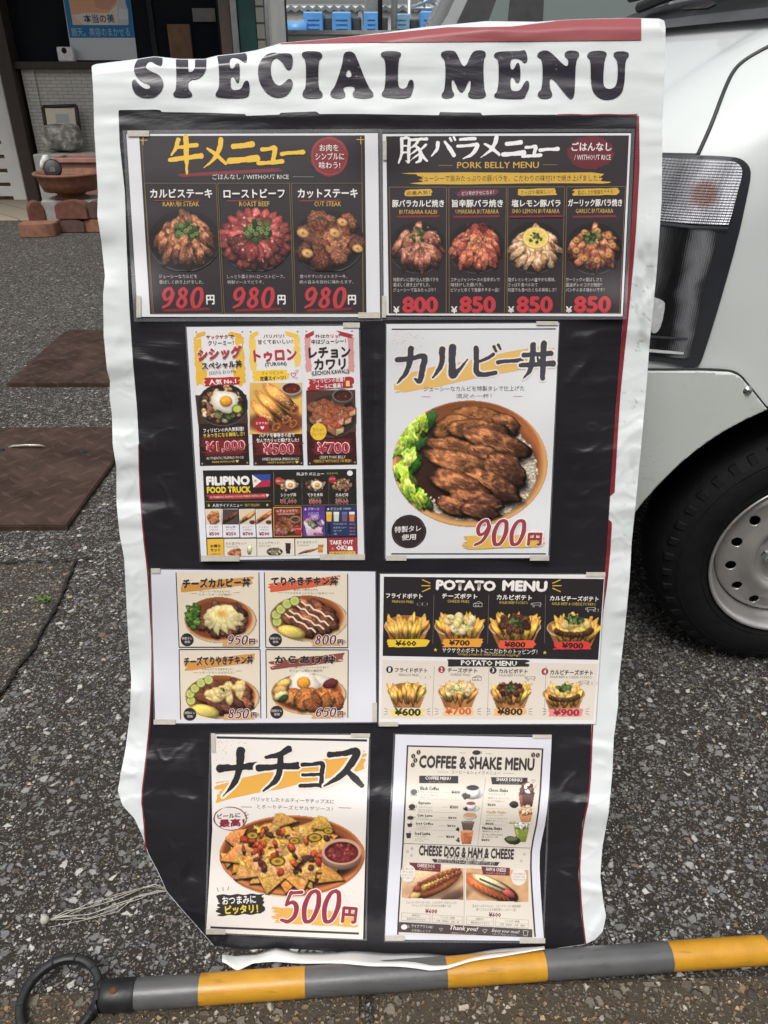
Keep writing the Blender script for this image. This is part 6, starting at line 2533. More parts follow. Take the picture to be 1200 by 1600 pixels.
for k in range(9):
    a = k * .7
    cv.blob(966 + 84 * math.cos(a), 582 + 66 * math.sin(a), 17, 15, (206, 150, 88), 0, shade=.2, tex=.1, rim=.4, seed=k)
    cv.ell(966 + 84 * math.cos(a), 582 + 66 * math.sin(a), 5, 4, (140, 88, 50))
onions(cv, 960, 545, 40, 30, 28, 26)
cv.put()
for b in bx:
    sh.line(*b[0], *b[3], 2.2, (132, 112, 78))
    sh.line(*b[1], *b[2], 2.2, (132, 112, 78))
for k, (tg, tb, tc, tt, ti, ib, en, eb) in enumerate((
        ("定番人気！", (110, 328, 252, 364), (206, 168, 72), (56, 44, 34), "豚バラカルビ焼き", (65, 377, 297, 411), "BUTABARA KALBI", (97, 422, 265, 441)),
        ("ピリ辛がクセになる！", (352, 328, 544, 364), (112, 56, 72), (228, 220, 220), "旨辛豚バラ焼き", (332, 376, 560, 411), "UMAKARA BUTABARA", (348, 420, 540, 440)),
        ("さっぱり美味しい！", (614, 324, 806, 362), (206, 168, 72), (56, 44, 34), "塩レモン豚バラ", (598, 376, 817, 410), "SHIO LEMON BUTABARA", (600, 418, 812, 438)),
        ("香ばしさが食欲をそそる！", (864, 323, 1086, 362), (206, 168, 72), (56, 44, 34), "ガーリック豚バラ焼き", (850, 374, 1092, 408), "GARLIC BUTABARA", (884, 417, 1052, 437)))):
    sh.smear(tb, tc, 40 + k, .12)
    w = tb[2] - tb[0]
    sh.T(tg, (tb[0] + w * .13, tb[1] + 9, tb[2] - w * .13, tb[3] - 8), tt, .016, -2)
    sh.T(ti, ib, (238, 234, 230), .034)
    sh.T(en, eb, (206, 168, 84), .012)
    sh.smear((eb[0] - 22, 446, eb[2] + 22, 458), (132, 48, 54), 50 + k, .2)
for x, w3, ls in ((70, (202, 165, 188), ("特製ダレに漬け込んだ豚バラを", "香ばしく焼き上げました。", "ジューシーで旨みたっぷり！")), (327, (218, 145, 216), ("コチュジャンベースの旨辛ダレで", "味付けした豚バラ。", "ピリッと辛くて食欲そそる一品！")), (582, (212, 132, 215), ("塩ダレとレモンの爽やかな風味。", "さっぱり食べられて", "何度でも食べたくなる美味しさ！")), (840, (162, 162, 172), ("ガーリックの香ばしさと", "醤油ダレのコクが絶妙！", "パンチのある味わいです！"))):
    for k, (w, t) in enumerate(zip(w3, ls)):
        sh.T(t, (x, 725 + 23 * k, x + w, 743 + 23 * k), (196, 190, 186), .004)
for k, (a, pr, b) in enumerate(((70, "800", (110, 810, 270, 885)), (328, "850", (365, 808, 528, 884)), (582, "850", (620, 808, 782, 884)), (840, "850", (876, 807, 1042, 883)))):
    sh.T("¥", (a, 853, a + 28, 885), (230, 226, 224), .03)
    sh.T(pr, b, (188, 62, 70), .05)
finish(sh, "pork", "landscape sheet of four pork belly dishes under white brush writing", [(598, 220, 6, 30), (597, 462, 6, 34)], 4.0)

# ---- Filipino sheet
sh = Sheet(QS["filipino"], curl=[(561, 508, .005, 50), (314, 876, .007, 70)]).crop(280, 500, .25)
sh.quadc([(46, 44), (1122, 36), (1156, 1484), (138, 1502)], WHITE)
A, B, C3 = ((92, 62), (408, 60), (440, 906), (130, 912)), ((432, 60), (754, 58), (778, 908), (464, 910)), ((780, 56), (1094, 55), (1112, 904), (802, 910))
for q in (A, B, C3):
    sh.quadc(q, (224, 220, 220))
sh.quadc([(120, 640), (428, 636), (440, 906), (130, 912)], (44, 34, 32))
sh.quadc([(454, 690), (768, 688), (778, 908), (464, 910)], (52, 32, 28))
sh.quadc([(796, 690), (1104, 688), (1112, 904), (802, 910)], (56, 30, 28))
for q, c in (([(100, 470), (420, 466), (430, 646), (118, 650)], (70, 52, 42)), ([(448, 640), (764, 640), (768, 700), (452, 700)], (110, 66, 40)), ([(793, 440), (1100, 436), (1106, 700), (798, 700)], (84, 52, 46))):
    sh.quadc(q, c)
for b, c, sd in (((92, 100, 150, 420), (226, 182, 74), 201), ((350, 90, 414, 420), (226, 182, 74), 202), ((434, 90, 486, 330), (232, 196, 96), 203), ((712, 90, 760, 300), (232, 196, 96), 204), ((782, 90, 828, 340), (208, 150, 150), 205), ((1050, 90, 1098, 340), (208, 150, 150), 206), ((120, 730, 436, 850), (96, 38, 36), 207), ((456, 740, 776, 850), (96, 38, 36), 208), ((798, 740, 1110, 840), (96, 34, 36), 209)):
    sh.smear(b, c, sd, .0, .3)
for (x0, x1, c) in ((92, 172, (222, 172, 62)), (292, 408, (222, 172, 62)), (432, 500, (232, 190, 70)), (650, 752, (232, 190, 70)), (782, 850, (160, 60, 72)), (980, 1094, (160, 60, 72))):
    sh.smear((x0, 62, x1, 122), c, int(x0), .5 if x0 in (92, 432, 782) else -.5, .35)
sh.smear((96, 300, 180, 400), (226, 180, 64), 61, .3, .3)
sh.smear((330, 300, 420, 400), (226, 180, 64), 62, -.3, .3)
cv = sh.canvas(100, 400, 428, 690)
dark_plate(cv, 272, 530, 146, 128, (46, 40, 38))
heap(cv, 272, 530, 142, 120, [(128, 84, 60), (96, 62, 48), (190, 156, 120), (70, 48, 42), (152, 104, 72), (206, 178, 140)], 92, 17, 31, 1.25)
onions(cv, 285, 585, 70, 34, 33, 12)
egg(cv, 290, 508, 86, 34)
cv.blob(362, 556, 34, 28, (134, 150, 52), 0, shade=.2, rough=.02, tex=.1)
cv.ell(362, 556, 25, 20, (190, 196, 90))
cv.put()
cv = sh.canvas(440, 392, 768, 712)
cv.fill((222, 178, 96), .06, 3, 20)
cv.ell(610, 640, 190, 70, (120, 66, 44), soft=6)
sauce_cup(cv, 702, 425, 66, 40)
for k, (x0, y0, x1, y1, r) in enumerate(((545, 410, 722, 560, 38), (490, 455, 712, 648, 34), (500, 462, 668, 622, 34), (468, 520, 606, 668, 36))):
    roll(cv, x0, y0, x1, y1, r, 60 + k)
cv.put()
cv = sh.canvas(796, 430, 1108, 740)
cv.ell(952, 600, 168, 140, (74, 62, 58))
cv.ell(952, 596, 158, 128, (52, 44, 42))
cubes(cv, 945, 590, 122, 98, 14, 71, 46)
sauce_cup(cv, 1022, 470, 66, 42, (120, 112, 106), (70, 34, 28))
cv.put()
sh.T("サックサク", (168, 93, 304, 120), (156, 46, 56), .03)
sh.T("で", (308, 94, 343, 120), (50, 44, 46), .03)
sh.T("クリーミー！", (180, 128, 340, 160), (50, 44, 46), .03)
sh.T("シシッグ", (112, 166, 392, 246), (178, 62, 70), .06, -4, .08, out=(236, 228, 226), ow=.04)
sh.T("スペシャル丼", (140, 256, 392, 304), (50, 44, 48), .05, -3)
sh.T("(SISIG DON)", (185, 316, 356, 344), (54, 48, 52), .02, -3)
sh.smear((148, 352, 388, 414), (176, 50, 52), 63, .1, .1)
sh.T("人気 No.1", (186, 368, 356, 403), (240, 236, 232), .045, -3)
sh.T("フィリピンの大人気料理！", (150, 672, 405, 700), (236, 232, 228), .03, -2)
sh.T("やみつきになる美味しさ！", (150, 703, 408, 732), (232, 206, 96), .03, -2)
sh.smear((150, 748, 420, 838), (120, 44, 44), 64, .1)
sh.T("¥1,000", (170, 756, 410, 824), (178, 56, 70), .03, -2, out=(240, 226, 224), ow=.032)
sh.T("AUTHENTIC FILIPINO FOOD", (170, 853, 405, 870), (222, 218, 214), .012, -1)
sh.T("MADE WITH LOVE ♥", (206, 877, 372, 894), (220, 190, 80), .012, -1)
sh.T("パリパリ！", (526, 90, 656, 113), (50, 44, 46), .03)
sh.T("甘くておいしい！", (490, 122, 708, 151), (50, 44, 46), .03)
sh.T("トゥロン", (464, 180, 736, 262), (178, 62, 70), .06, -2)
sh.T("(TURON)", (536, 263, 672, 293), (54, 48, 52), .025, -2)
sh.smear((452, 306, 692, 384), (236, 196, 66), 65, .12, .1)
sh.T("フィリピンの", (515, 318, 650, 343), (60, 46, 40), .025, -2)
sh.T("定番スイーツ！", (505, 349, 666, 378), (60, 46, 40), .03, -2)
for x, y, s in ((714, 346, 18), (738, 322, 11), (734, 366, 9)):
    sh.T("♡", (x - s, y - s, x + s, y + s), (176, 90, 130), .02)
sh.disc(518, 654, 46, 50, (166, 44, 54), .04, 7)
sh.T("おすすめ！", (480, 636, 556, 654), (236, 226, 224), .02)
sh.T("♥", (508, 664, 532, 684), (238, 220, 220), .01)
sh.lines([("バナナを春巻きの皮で", 500, 706, 722, 734), ("包んでカリッと揚げました！", 483, 738, 748, 765)], (238, 234, 230), .03)
sh.smear((506, 764, 740, 846), (120, 44, 44), 66, .05)
sh.T("¥500", (528, 770, 715, 838), (178, 56, 70), .03, 0, out=(240, 226, 224), ow=.032)
sh.T("SWEET BANANA SPRING ROLLS!", (518, 860, 750, 878), (222, 218, 214), .012)
sh.T("CRISPY & DELICIOUS! ♥", (550, 882, 746, 898), (220, 190, 80), .012)
sh.T("外は", (850, 90, 912, 114), (50, 44, 46), .03)
sh.T("カリッ!", (914, 88, 1005, 112), (156, 46, 56), .03)
sh.T("中はジューシー！", (826, 118, 1042, 150), (50, 44, 46), .03, -1)
sh.T("レチョン", (808, 166, 1072, 240), (56, 48, 52), .055, -1)
sh.T("カワリ", (842, 240, 1042, 312), (56, 48, 52), .055, -1)
sh.T("(LECHON KAWALI)", (828, 312, 1060, 348), (54, 48, 52), .02, -3)
sh.smear((800, 350, 1102, 442), (166, 48, 58), 67, .18, .08)
sh.T("フィリピンの定番！", (834, 362, 1036, 392), (240, 234, 232), .03, -3)
sh.T("ビールに最高！", (855, 398, 1022, 430), (240, 234, 232), .03, -3)
sh.R(1042, 380, 1066, 414, (226, 196, 130))
sh.disc(870, 698, 52, 55, (226, 186, 62), .03, 8)
sh.lines([("カリッ！", 834, 674, 900, 698), ("ジューシー！", 826, 702, 914, 724)], (70, 50, 40), .025)
sh.smear((836, 758, 1076, 840), (120, 40, 42), 68, .05)
sh.T("¥700", (866, 765, 1062, 832), (178, 56, 70), .03, 0, out=(240, 226, 224), ow=.032)
sh.T("CRISPY PORK BELLY", (876, 848, 1040, 866), (222, 218, 214), .012)
sh.T("PERFECT WITH RICE OR BEER!", (842, 872, 1076, 890), (220, 190, 80), .012)
for q in (A, B, C3):
    for (x, y) in (q[0], q[1], q[2], q[3]):
        dx, dy = (14 if x in (q[0][0], q[3][0]) else -14), (14 if y < 400 else -14)
        sh.disc(x + dx, y + dy, 6, 6, (150, 140, 130))
sh.crop(300, 720, 290 / 1200)
sh.quadc([(70, 62), (1062, 52), (1072, 607), (97, 624)], (40, 38, 36))
sh.T("FILIPINO", (92, 98, 374, 160), (236, 232, 230), .07)
sh.T("FOOD TRUCK", (96, 166, 380, 209), (232, 204, 70), .06)
fl = [(388, 90), (510, 86), (506, 166), (396, 174)]
sh.quadc([(388, 90), (508, 86), (506, 126), (392, 132)], (56, 74, 150))
sh.quadc([(392, 132), (506, 126), (504, 166), (397, 174)], (176, 48, 66))
sh.add([sh.p(388, 90), sh.p(448, 131), sh.p(397, 174)], [(0, 1, 2)], (230, 226, 222))
sh.disc(410, 130, 9, 10, (222, 180, 60))
sh.smear((90, 210, 516, 250), (170, 52, 56), 72, .06, .05)
sh.T("AUTHENTIC FILIPINO FOOD MADE WITH LOVE ♥", (115, 220, 496, 240), (232, 214, 210), .012, -1)
sh.line(86, 263, 512, 260, 2, (160, 140, 84))
sh.T("★", (98, 276, 118, 298), (226, 190, 80))
sh.T("★", (478, 274, 496, 294), (226, 190, 80))
sh.T("人気サイドメニュー", (132, 276, 328, 300), (236, 232, 228), .03)
sh.T("BEST SELLERS!", (342, 278, 438, 294), (206, 176, 90), .01)
sh.line(528, 70, 530, 285, 2, (160, 140, 84))
sh.line(530, 289, 1064, 284, 2, (150, 136, 100))
CARD = ((88, 195, "からあげ", "KARAAGE", "¥500"), (195, 304, "BBQ串", "BBQ STICK", "¥350"), (306, 411, "ルンピア", "LUMPIA", "¥700"), (413, 517, "トゥロン", "TURON", "¥500"))
for k, (x0, x1, a, b, c) in enumerate(CARD):
    sh.R(x0 + 2, 311, x1 - 2, 495, (222, 220, 224))
    cv = sh.canvas(x0 + 3, 313, x1 - 3, 412, .8)
    cv.fill((214, 196, 172) if k != 1 else (78, 64, 58))
    m = (x0 + x1) / 2
    if k == 0:
        heap(cv, m, 366, 34, 34, [(176, 112, 70), (150, 90, 58), (196, 134, 88)], 12, 20, 81, 1.1)
    else:
        for j in range(3):
            cv.blob(m - 20 + j * 20, 376 - j * 12, 46, 13, ((150, 88, 56), (104, 66, 50), (206, 146, 84), (196, 116, 66))[k], -38, shade=.4, tex=.5, rough=.1, seed=80 + k * 5 + j)
        if k > 1:
            cv.blob(x1 - 22, 396, 18, 12, (110, 44, 40), 0)
    cv.put()
    sh.T(a, (m - 32, 420, m + 32, 437), (56, 50, 52), .03)
    sh.T(b, (m - 28, 441, m + 28, 451), (90, 84, 84), .012)
    sh.T(c, (m - 32, 459, m + 36, 484), (150, 58, 70), .045)
sh.T("丼ぶりメニュー", (675, 73, 854, 97), (236, 232, 228), .03)
sh.T("RICE BOWL", (872, 75, 945, 88), (150, 170, 70), .01)
sh.disc(1021, 80, 19, 18, (222, 220, 220))
cv = sh.canvas(532, 98, 1068, 216, .9)
for k, x in enumerate((622, 796, 972)):
    dark_plate(cv, x, 160, 80, 52, (44, 38, 36))
    heap(cv, x, 158, 66, 42, [(150, 110, 80), (104, 74, 58), (186, 156, 120), (84, 60, 50)] if k < 2 else [(150, 112, 90), (110, 74, 60), (176, 136, 110)], 40, 10, 84 + k, 1.4)
    if k < 2:
        egg(cv, x + 12, 156, 36, 90 + k)
    else:
        onions(cv, x - 2, 148, 16, 18, 95, 10)
cv.put()
for k, (x, a, b, c) in enumerate(((624, "シシッグ丼", "SISIG DON", "¥1,000"), (796, "てりたま丼", "TERITAMA DON", "¥800"), (970, "カルビ丼", "KALBI DON", "¥900"))):
    w = 50 if k < 2 else 41
    sh.T(a, (x - w, 209, x + w, 232), (238, 234, 230), .035)
    sh.T(b, (x - 36, 236, x + 36, 247), (140, 150, 70), .012)
    sh.T(c, (x - (52 if k == 0 else 40), 250, x + (52 if k == 0 else 40), 279), (176, 60, 76), .025, out=(232, 206, 206), ow=.03)
sh.disc(562, 130, 26, 25, (176, 62, 54), .03)
sh.T("人気No.1", (545, 122, 580, 138), (236, 220, 214), .02)
sh.disc(908, 121, 24, 25, (164, 44, 54), .03)
sh.T("おすすめ", (890, 112, 926, 123), (236, 220, 214), .02)
for x in (711, 884):
    sh.line(x, 110, x + 1, 280, 1.8, (110, 100, 80))
sh.quadc([(524, 299), (708, 296), (712, 490), (528, 492)], (206, 140, 70))
sh.quadc([(530, 306), (703, 303), (706, 484), (533, 486)], (58, 40, 36))
cv = sh.canvas(533, 350, 704, 484, .9)
cv.fill((84, 56, 44), .1)
cubes(cv, 612, 415, 72, 52, 10, 97, 25)
sauce_cup(cv, 668, 378, 32, 20, (190, 176, 160), (100, 46, 40))
cv.put()
sh.smear((534, 308, 704, 350), (150, 66, 48), 98, .05, .05)
sh.T("レチョンカワリ", (548, 314, 680, 334), (240, 234, 230), .03)
sh.T("LECHON KAWALI", (560, 339, 664, 349), (226, 214, 206), .01)
sh.T("¥700", (542, 452, 612, 478), (176, 60, 76), .025, out=(232, 206, 206), ow=.03)
sh.disc(686, 448, 27, 27, (164, 44, 54), .03)
sh.T("おすすめ", (666, 436, 706, 448), (236, 220, 214), .02)
sh.quadc([(716, 297), (858, 294), (862, 488), (718, 490)], (84, 56, 132))
cv = sh.canvas(718, 350, 860, 488, .9)
cv.fill((92, 60, 136), .12, 4, 9)
cv.poly([(725, 400), (848, 400), (836, 484), (742, 486)], (214, 190, 206))
cv.ell(788, 402, 66, 34, (222, 214, 220))
heap(cv, 788, 396, 52, 30, [(206, 176, 112), (150, 110, 170), (120, 146, 90), (214, 150, 90), (70, 50, 70)], 22, 13, 99, 1.1)
cv.blob(796, 370, 34, 22, (170, 140, 190), 0, tex=.3)
cv.put()
sh.T("★ デザート", (724, 302, 824, 322), (232, 226, 236), .03)
sh.T("ハロハロ", (750, 334, 818, 354), (226, 216, 236), .025)
sh.T("¥600", (782, 460, 846, 484), (176, 60, 100), .05, out=(226, 200, 220), ow=.05)
sh.quadc([(866, 296), (1060, 292), (1064, 484), (868, 488)], (44, 56, 92))
sh.T("★ ドリンク", (872, 301, 968, 321), (230, 230, 236), .03)
sh.T("DRINKS", (980, 303, 1028, 315), (206, 210, 220), .015)
for x, c, t in ((886, (226, 172, 60), (236, 196, 110)), (933, (206, 212, 190), (226, 228, 216)), (986, (120, 84, 110), (84, 110, 170)), (1034, (206, 118, 60), (230, 226, 220))):
    sh.quadc([(x - 18, 332), (x + 18, 332), (x + 15, 392), (x - 15, 392)], c)
    sh.quadc([(x - 18, 330), (x + 18, 330), (x + 17, 346), (x - 17, 346)], t)
sh.quadc([(880, 402), (893, 402), (900, 472), (874, 472)], (30, 34, 44))
sh.lines([("サンミゲルビール", 915, 402, 1000, 414), ("カラマンシー", 915, 426, 1000, 438), ("コーラ", 915, 448, 966, 458), ("水", 915, 468, 940, 478)], (214, 218, 226), .012)
for y in (404, 428, 449, 470):
    sh.T("¥500", (1018, y, 1056, y + 11), (206, 130, 140), .03)
sh.quadc([(98, 507), (204, 504), (207, 618), (102, 622)], (222, 176, 66))
sh.T("お得な", (118, 540, 186, 562), (70, 52, 36), .035)
sh.T("セット", (120, 566, 184, 588), (70, 52, 36), .035)
sh.T("COMBO SET", (120, 598, 184, 609), (90, 66, 40), .015)
for k, (x0, x1, a, b) in enumerate(((208, 416, "からあげセット", "KARAAGE SET"), (420, 661, "シシッグセット", "SISIG SET"), (667, 872, "おつまみセット", "OTSUMAMI SET"))):
    y1 = 619 - k * 3
    sh.quadc([(x0, 505 - k), (x1, 503 - k), (x1 + 2, y1 - 3), (x0 + 2, y1)], (222, 214, 200))
    sh.T(a, (x0 + 10, 524 - k * 4, x0 + 144, 545 - k * 4), (62, 56, 54), .03)
    sh.T(b, (x0 + 12, 550 - k * 4, x0 + 90, 560 - k * 4), (110, 100, 94), .012)
    cv = sh.canvas(x0 + 6, 528, x1 - 4, y1 - 5, .9)
    if k == 0:
        heap(cv, 278, 598, 46, 24, [(176, 116, 80), (150, 92, 62)], 11, 18, 101, 1.1)
        cv.blob(372, 574, 18, 36, (206, 206, 170), 5, tex=.1)
    elif k == 1:
        dark_plate(cv, 534, 588, 50, 28)
        heap(cv, 534, 587, 44, 24, [(150, 140, 110), (110, 100, 80)], 24, 9, 102)
        cv.poly([(600, 530), (642, 530), (636, 600), (606, 600)], (60, 44, 42))
    else:
        for j in range(4):
            cv.blob(722 + j * 20, 590 - j * 4, 40, 9, (150, 100, 66), -20, tex=.4, seed=j + 103)
        cv.poly([(812, 536), (850, 536), (848, 596), (814, 596)], (214, 140, 66))
        cv.poly([(812, 532), (850, 532), (850, 545), (812, 545)], (234, 224, 206))
    cv.put()
sh.quadc([(877, 499), (1069, 496), (1072, 605), (880, 609)], (158, 58, 66))
sh.T("TAKE OUT", (890, 513, 1042, 542), (238, 232, 230), .05)
sh.T("OK!", (932, 546, 1000, 578), (238, 232, 230), .05)
sh.T("★", (898, 556, 920, 578), (226, 140, 90))
sh.quadc([(1008, 552), (1036, 552), (1042, 578), (1004, 578)], (236, 230, 228))
sh.quadc([(888, 588), (1056, 585), (1057, 604), (890, 607)], (222, 186, 80))
sh.T("お電話注文もOK!", (896, 590, 1050, 604), (80, 52, 40), .03)
finish(sh, "filipino", "portrait sheet of three food banners above a FILIPINO FOOD TRUCK board", [(314, 868, 60, 9), (500, 866, 70, 9), (536, 504, 26, 8)], 2.0)

# ---- kalbi bowl sheet
sh = Sheet(QS["kalbi"], curl=[(857, 871, .009, 80), (604, 507, .005, 60), (873, 640, .005, 60)]).crop(590, 490, .25)
sh.quadc([(56, 66), (1134, 60), (1066, 1526), (50, 1530)], (216, 216, 219))
sh.line(88, 98, 1113, 96, 8, (62, 62, 72))
sh.line(86, 1502, 1052, 1502, 9, (62, 62, 72))
rnd = random.Random(3)
for k in range(60):
    x, y = (90 + rnd.random() ** 1.6 * 200, 115 + rnd.random() ** 1.5 * 110) if k < 42 else (900 + rnd.random() * 150, 1320 + rnd.random() * 170)
    r = rnd.uniform(1.5, 3.6)
    sh.disc(x, y, r, r, (206, 178, 140))
sh.smear((84, 178, 1116, 515), (222, 180, 104), 11, .60, .06, 12)
cv = sh.canvas(78, 530, 1084, 1350)
cv.ell(620, 990, 485, 385, (214, 196, 176), soft=14)
cv.ell(578, 938, 487, 397, (178, 128, 78), soft=1)
cv.ell(578, 934, 484, 393, (212, 164, 106), soft=1.5)
cv.ell(578, 928, 462, 370, (196, 138, 84), soft=2, shade=-.3)
cv.blob(578, 880, 440, 335, (176, 104, 64), 0, shade=-.35, rough=0, tex=.08, rim=.0, shadow=0, soft=4)
cv.ell(590, 965, 425, 330, (112, 70, 48), soft=10)
cv.blob(590, 975, 405, 315, (208, 194, 172), 0, shade=0, rough=.03, tex=.22, ts=1.3, rim=.25, edge=.85, shadow=0, soft=2)
cv.blob(440, 930, 235, 270, (56, 38, 30), 0, shade=0, rough=.1, tex=.2, rim=0, shadow=0, soft=5)
cv.blob(650, 760, 190, 110, (56, 38, 30), 10, shade=0, rough=.1, tex=.2, rim=0, shadow=0, soft=6)
rnd = random.Random(12)
for k in range(900):
    a = rnd.random() * 6.283
    r = .6 + .42 * rnd.random()
    x, y = 592 + 400 * r * math.cos(a), 975 + 312 * r * math.sin(a)
    if not (x > 800 or y > 1150 or (x > 350 and y < 700 and x < 460)):
        continue
    q = rnd.uniform(6, 10)
    cv.blob(x, y, q * 1.4, q * .8, (rnd.randint(214, 238), rnd.randint(200, 222), rnd.randint(180, 204)), rnd.random() * 180, shade=.2, rough=.05, tex=.05, rim=.25, seed=k, shadow=.3)
LO, HI = (42, 29, 26), (168, 112, 72)
for k, (x, y, rx, ry, ro, c) in enumerate(((640, 650, 170, 66, 8, (150, 96, 58)), (800, 690, 90, 56, 30, (122, 78, 50)), (470, 715, 120, 74, -12, (156, 102, 60)), (620, 725, 190, 66, 4, (134, 86, 54)), (745, 815, 215, 76, 20, (124, 78, 54)), (470, 840, 165, 70, 14, (128, 82, 54)), (690, 900, 150, 60, 20, (112, 72, 50)), (560, 960, 240, 78, 17, (128, 82, 56)), (800, 975, 140, 84, 28, (104, 66, 50)), (720, 1075, 190, 70, 26, (112, 72, 52)), (540, 1085, 205, 72, 22, (120, 76, 54)), (620, 1170, 180, 62, 14, (114, 70, 54)), (480, 1205, 120, 50, 20, (122, 76, 56)), (630, 1235, 120, 44, 10, (108, 68, 52)))):
    cv.blob(x, y, rx * 1.04, ry * 1.06, tuple(q * .9 for q in c), ro, shade=.34, rough=.22, tex=.34, ts=1.4, gloss=.14, seed=300 + k, rim=.8, edge=.80, shadow=.9, streak=2.4, lo=tuple(q * .62 for q in c), hi=HI)
    for q in range(5):
        r = random.Random(k * 9 + q)
        t = r.uniform(-.7, .7)
        a = math.radians(ro)
        bx, by = x + rx * t * math.cos(a) - ry * .3 * r.uniform(-1, 1) * math.sin(a), y + rx * t * math.sin(a) + ry * .4 * r.uniform(-1, 1)
        cv.stroke([(bx, by), (bx + r.uniform(14, 44), by + r.uniform(-20, 26))], r.uniform(4, 8), r.choice([(50, 32, 27), (70, 44, 34), (176, 124, 80)]), 1.2)
for k in range(15):
    t = k / 15
    r = random.Random(k + 70)
    x = 300 - 120 * math.sin(t * 2.5) + r.uniform(-40, 40) + max(0, t - .6) * 230
    y = 670 + t * 540 + r.uniform(-14, 14)
    cv.blob(x, y, r.uniform(50, 70), r.uniform(34, 50), (r.randint(44, 70), r.randint(84, 112), r.randint(26, 40)), r.uniform(40, 130), shade=.4, rough=.6, tex=.3, ts=3.5, seed=400 + k, rim=.3, shadow=.6)
for k in range(17):
    t = k / 17
    r = random.Random(k + 170)
    x = 258 - 118 * math.sin(t * 2.6) + r.uniform(-34, 46) + max(0, t - .55) * 200
    y = 655 + t * 550 + r.uniform(-12, 12)
    w_, h_ = r.uniform(44, 70), r.uniform(24, 40)
    ro = r.uniform(50, 140)
    cv.blob(x, y, w_, h_, (r.randint(126, 156), r.randint(156, 182), r.randint(46, 66)), ro, shade=.25, rough=.75, tex=.3, ts=3, seed=450 + k, rim=-.28, edge=.5, shadow=.65, lo=(84, 124, 40), hi=(200, 206, 104))
    a = math.radians(ro)
    cv.stroke([(x - w_ * .6 * math.cos(a), y - w_ * .6 * math.sin(a)), (x + w_ * .5 * math.cos(a), y + w_ * .5 * math.sin(a))], 3.5, (204, 214, 140), 1.0)
X, Y = cv.X, cv.Y
cx, cy = cv.c(578, 938)
keep = np.hypot((X - cx) / (487 * .25), (Y - cy) / (397 * .25))
cv.m *= (keep < 1.0)
cv.put()
for ch, b in (("カ", (112, 212, 318, 442)), ("ル", (340, 198, 566, 412)), ("ビ", (586, 196, 768, 395)), ("ー", (746, 262, 904, 334)), ("丼", (894, 182, 1100, 408))):
    sh.W(ch, b, (66, 66, 74), out=(226, 220, 210), ow=.05)
sh.T("ジューシーなカルビを特製タレで仕上げた", (288, 452, 918, 486), (84, 76, 78), .012)
sh.T("満足の一杯！", (490, 500, 712, 531), (84, 70, 72), .014)
sh.line(275, 520, 331, 520, 4, (170, 120, 110))
sh.line(848, 518, 904, 518, 4, (170, 120, 110))
sh.disc(195, 1363, 112, 108, (52, 42, 44), .05, 9)
sh.disc(195, 1363, 104, 100, (110, 98, 96), .05, 10, ring=.03)
sh.T("特製タレ", (106, 1326, 272, 1366), (232, 226, 222), .02, -3, .1)
sh.T("使用", (150, 1378, 240, 1416), (232, 226, 222), .02, -3, .1)
for k in range(7):
    sh.disc(300 + 34 * k, 1465, 34, 30, (222, 204, 172), 0, 1, ring=.05)
sh.smear((522, 1376, 1050, 1474), (216, 174, 84), 13, .12, .06)
sh.num("900", (600, 1284, 930, 1452), (146, 62, 72), out=(236, 228, 224), shear=.2, ow=.05, res=.02)
sh.T("円", (936, 1368, 1028, 1450), (146, 62, 72), .05, 0, .06, out=(236, 228, 224), ow=.05)
finish(sh, "kalbi", "portrait sheet of one grilled beef rice bowl marked 900 yen", [(603, 868, 32, 8), (828, 868, 30, 8), (838, 502, 34, 6)], 2.0)

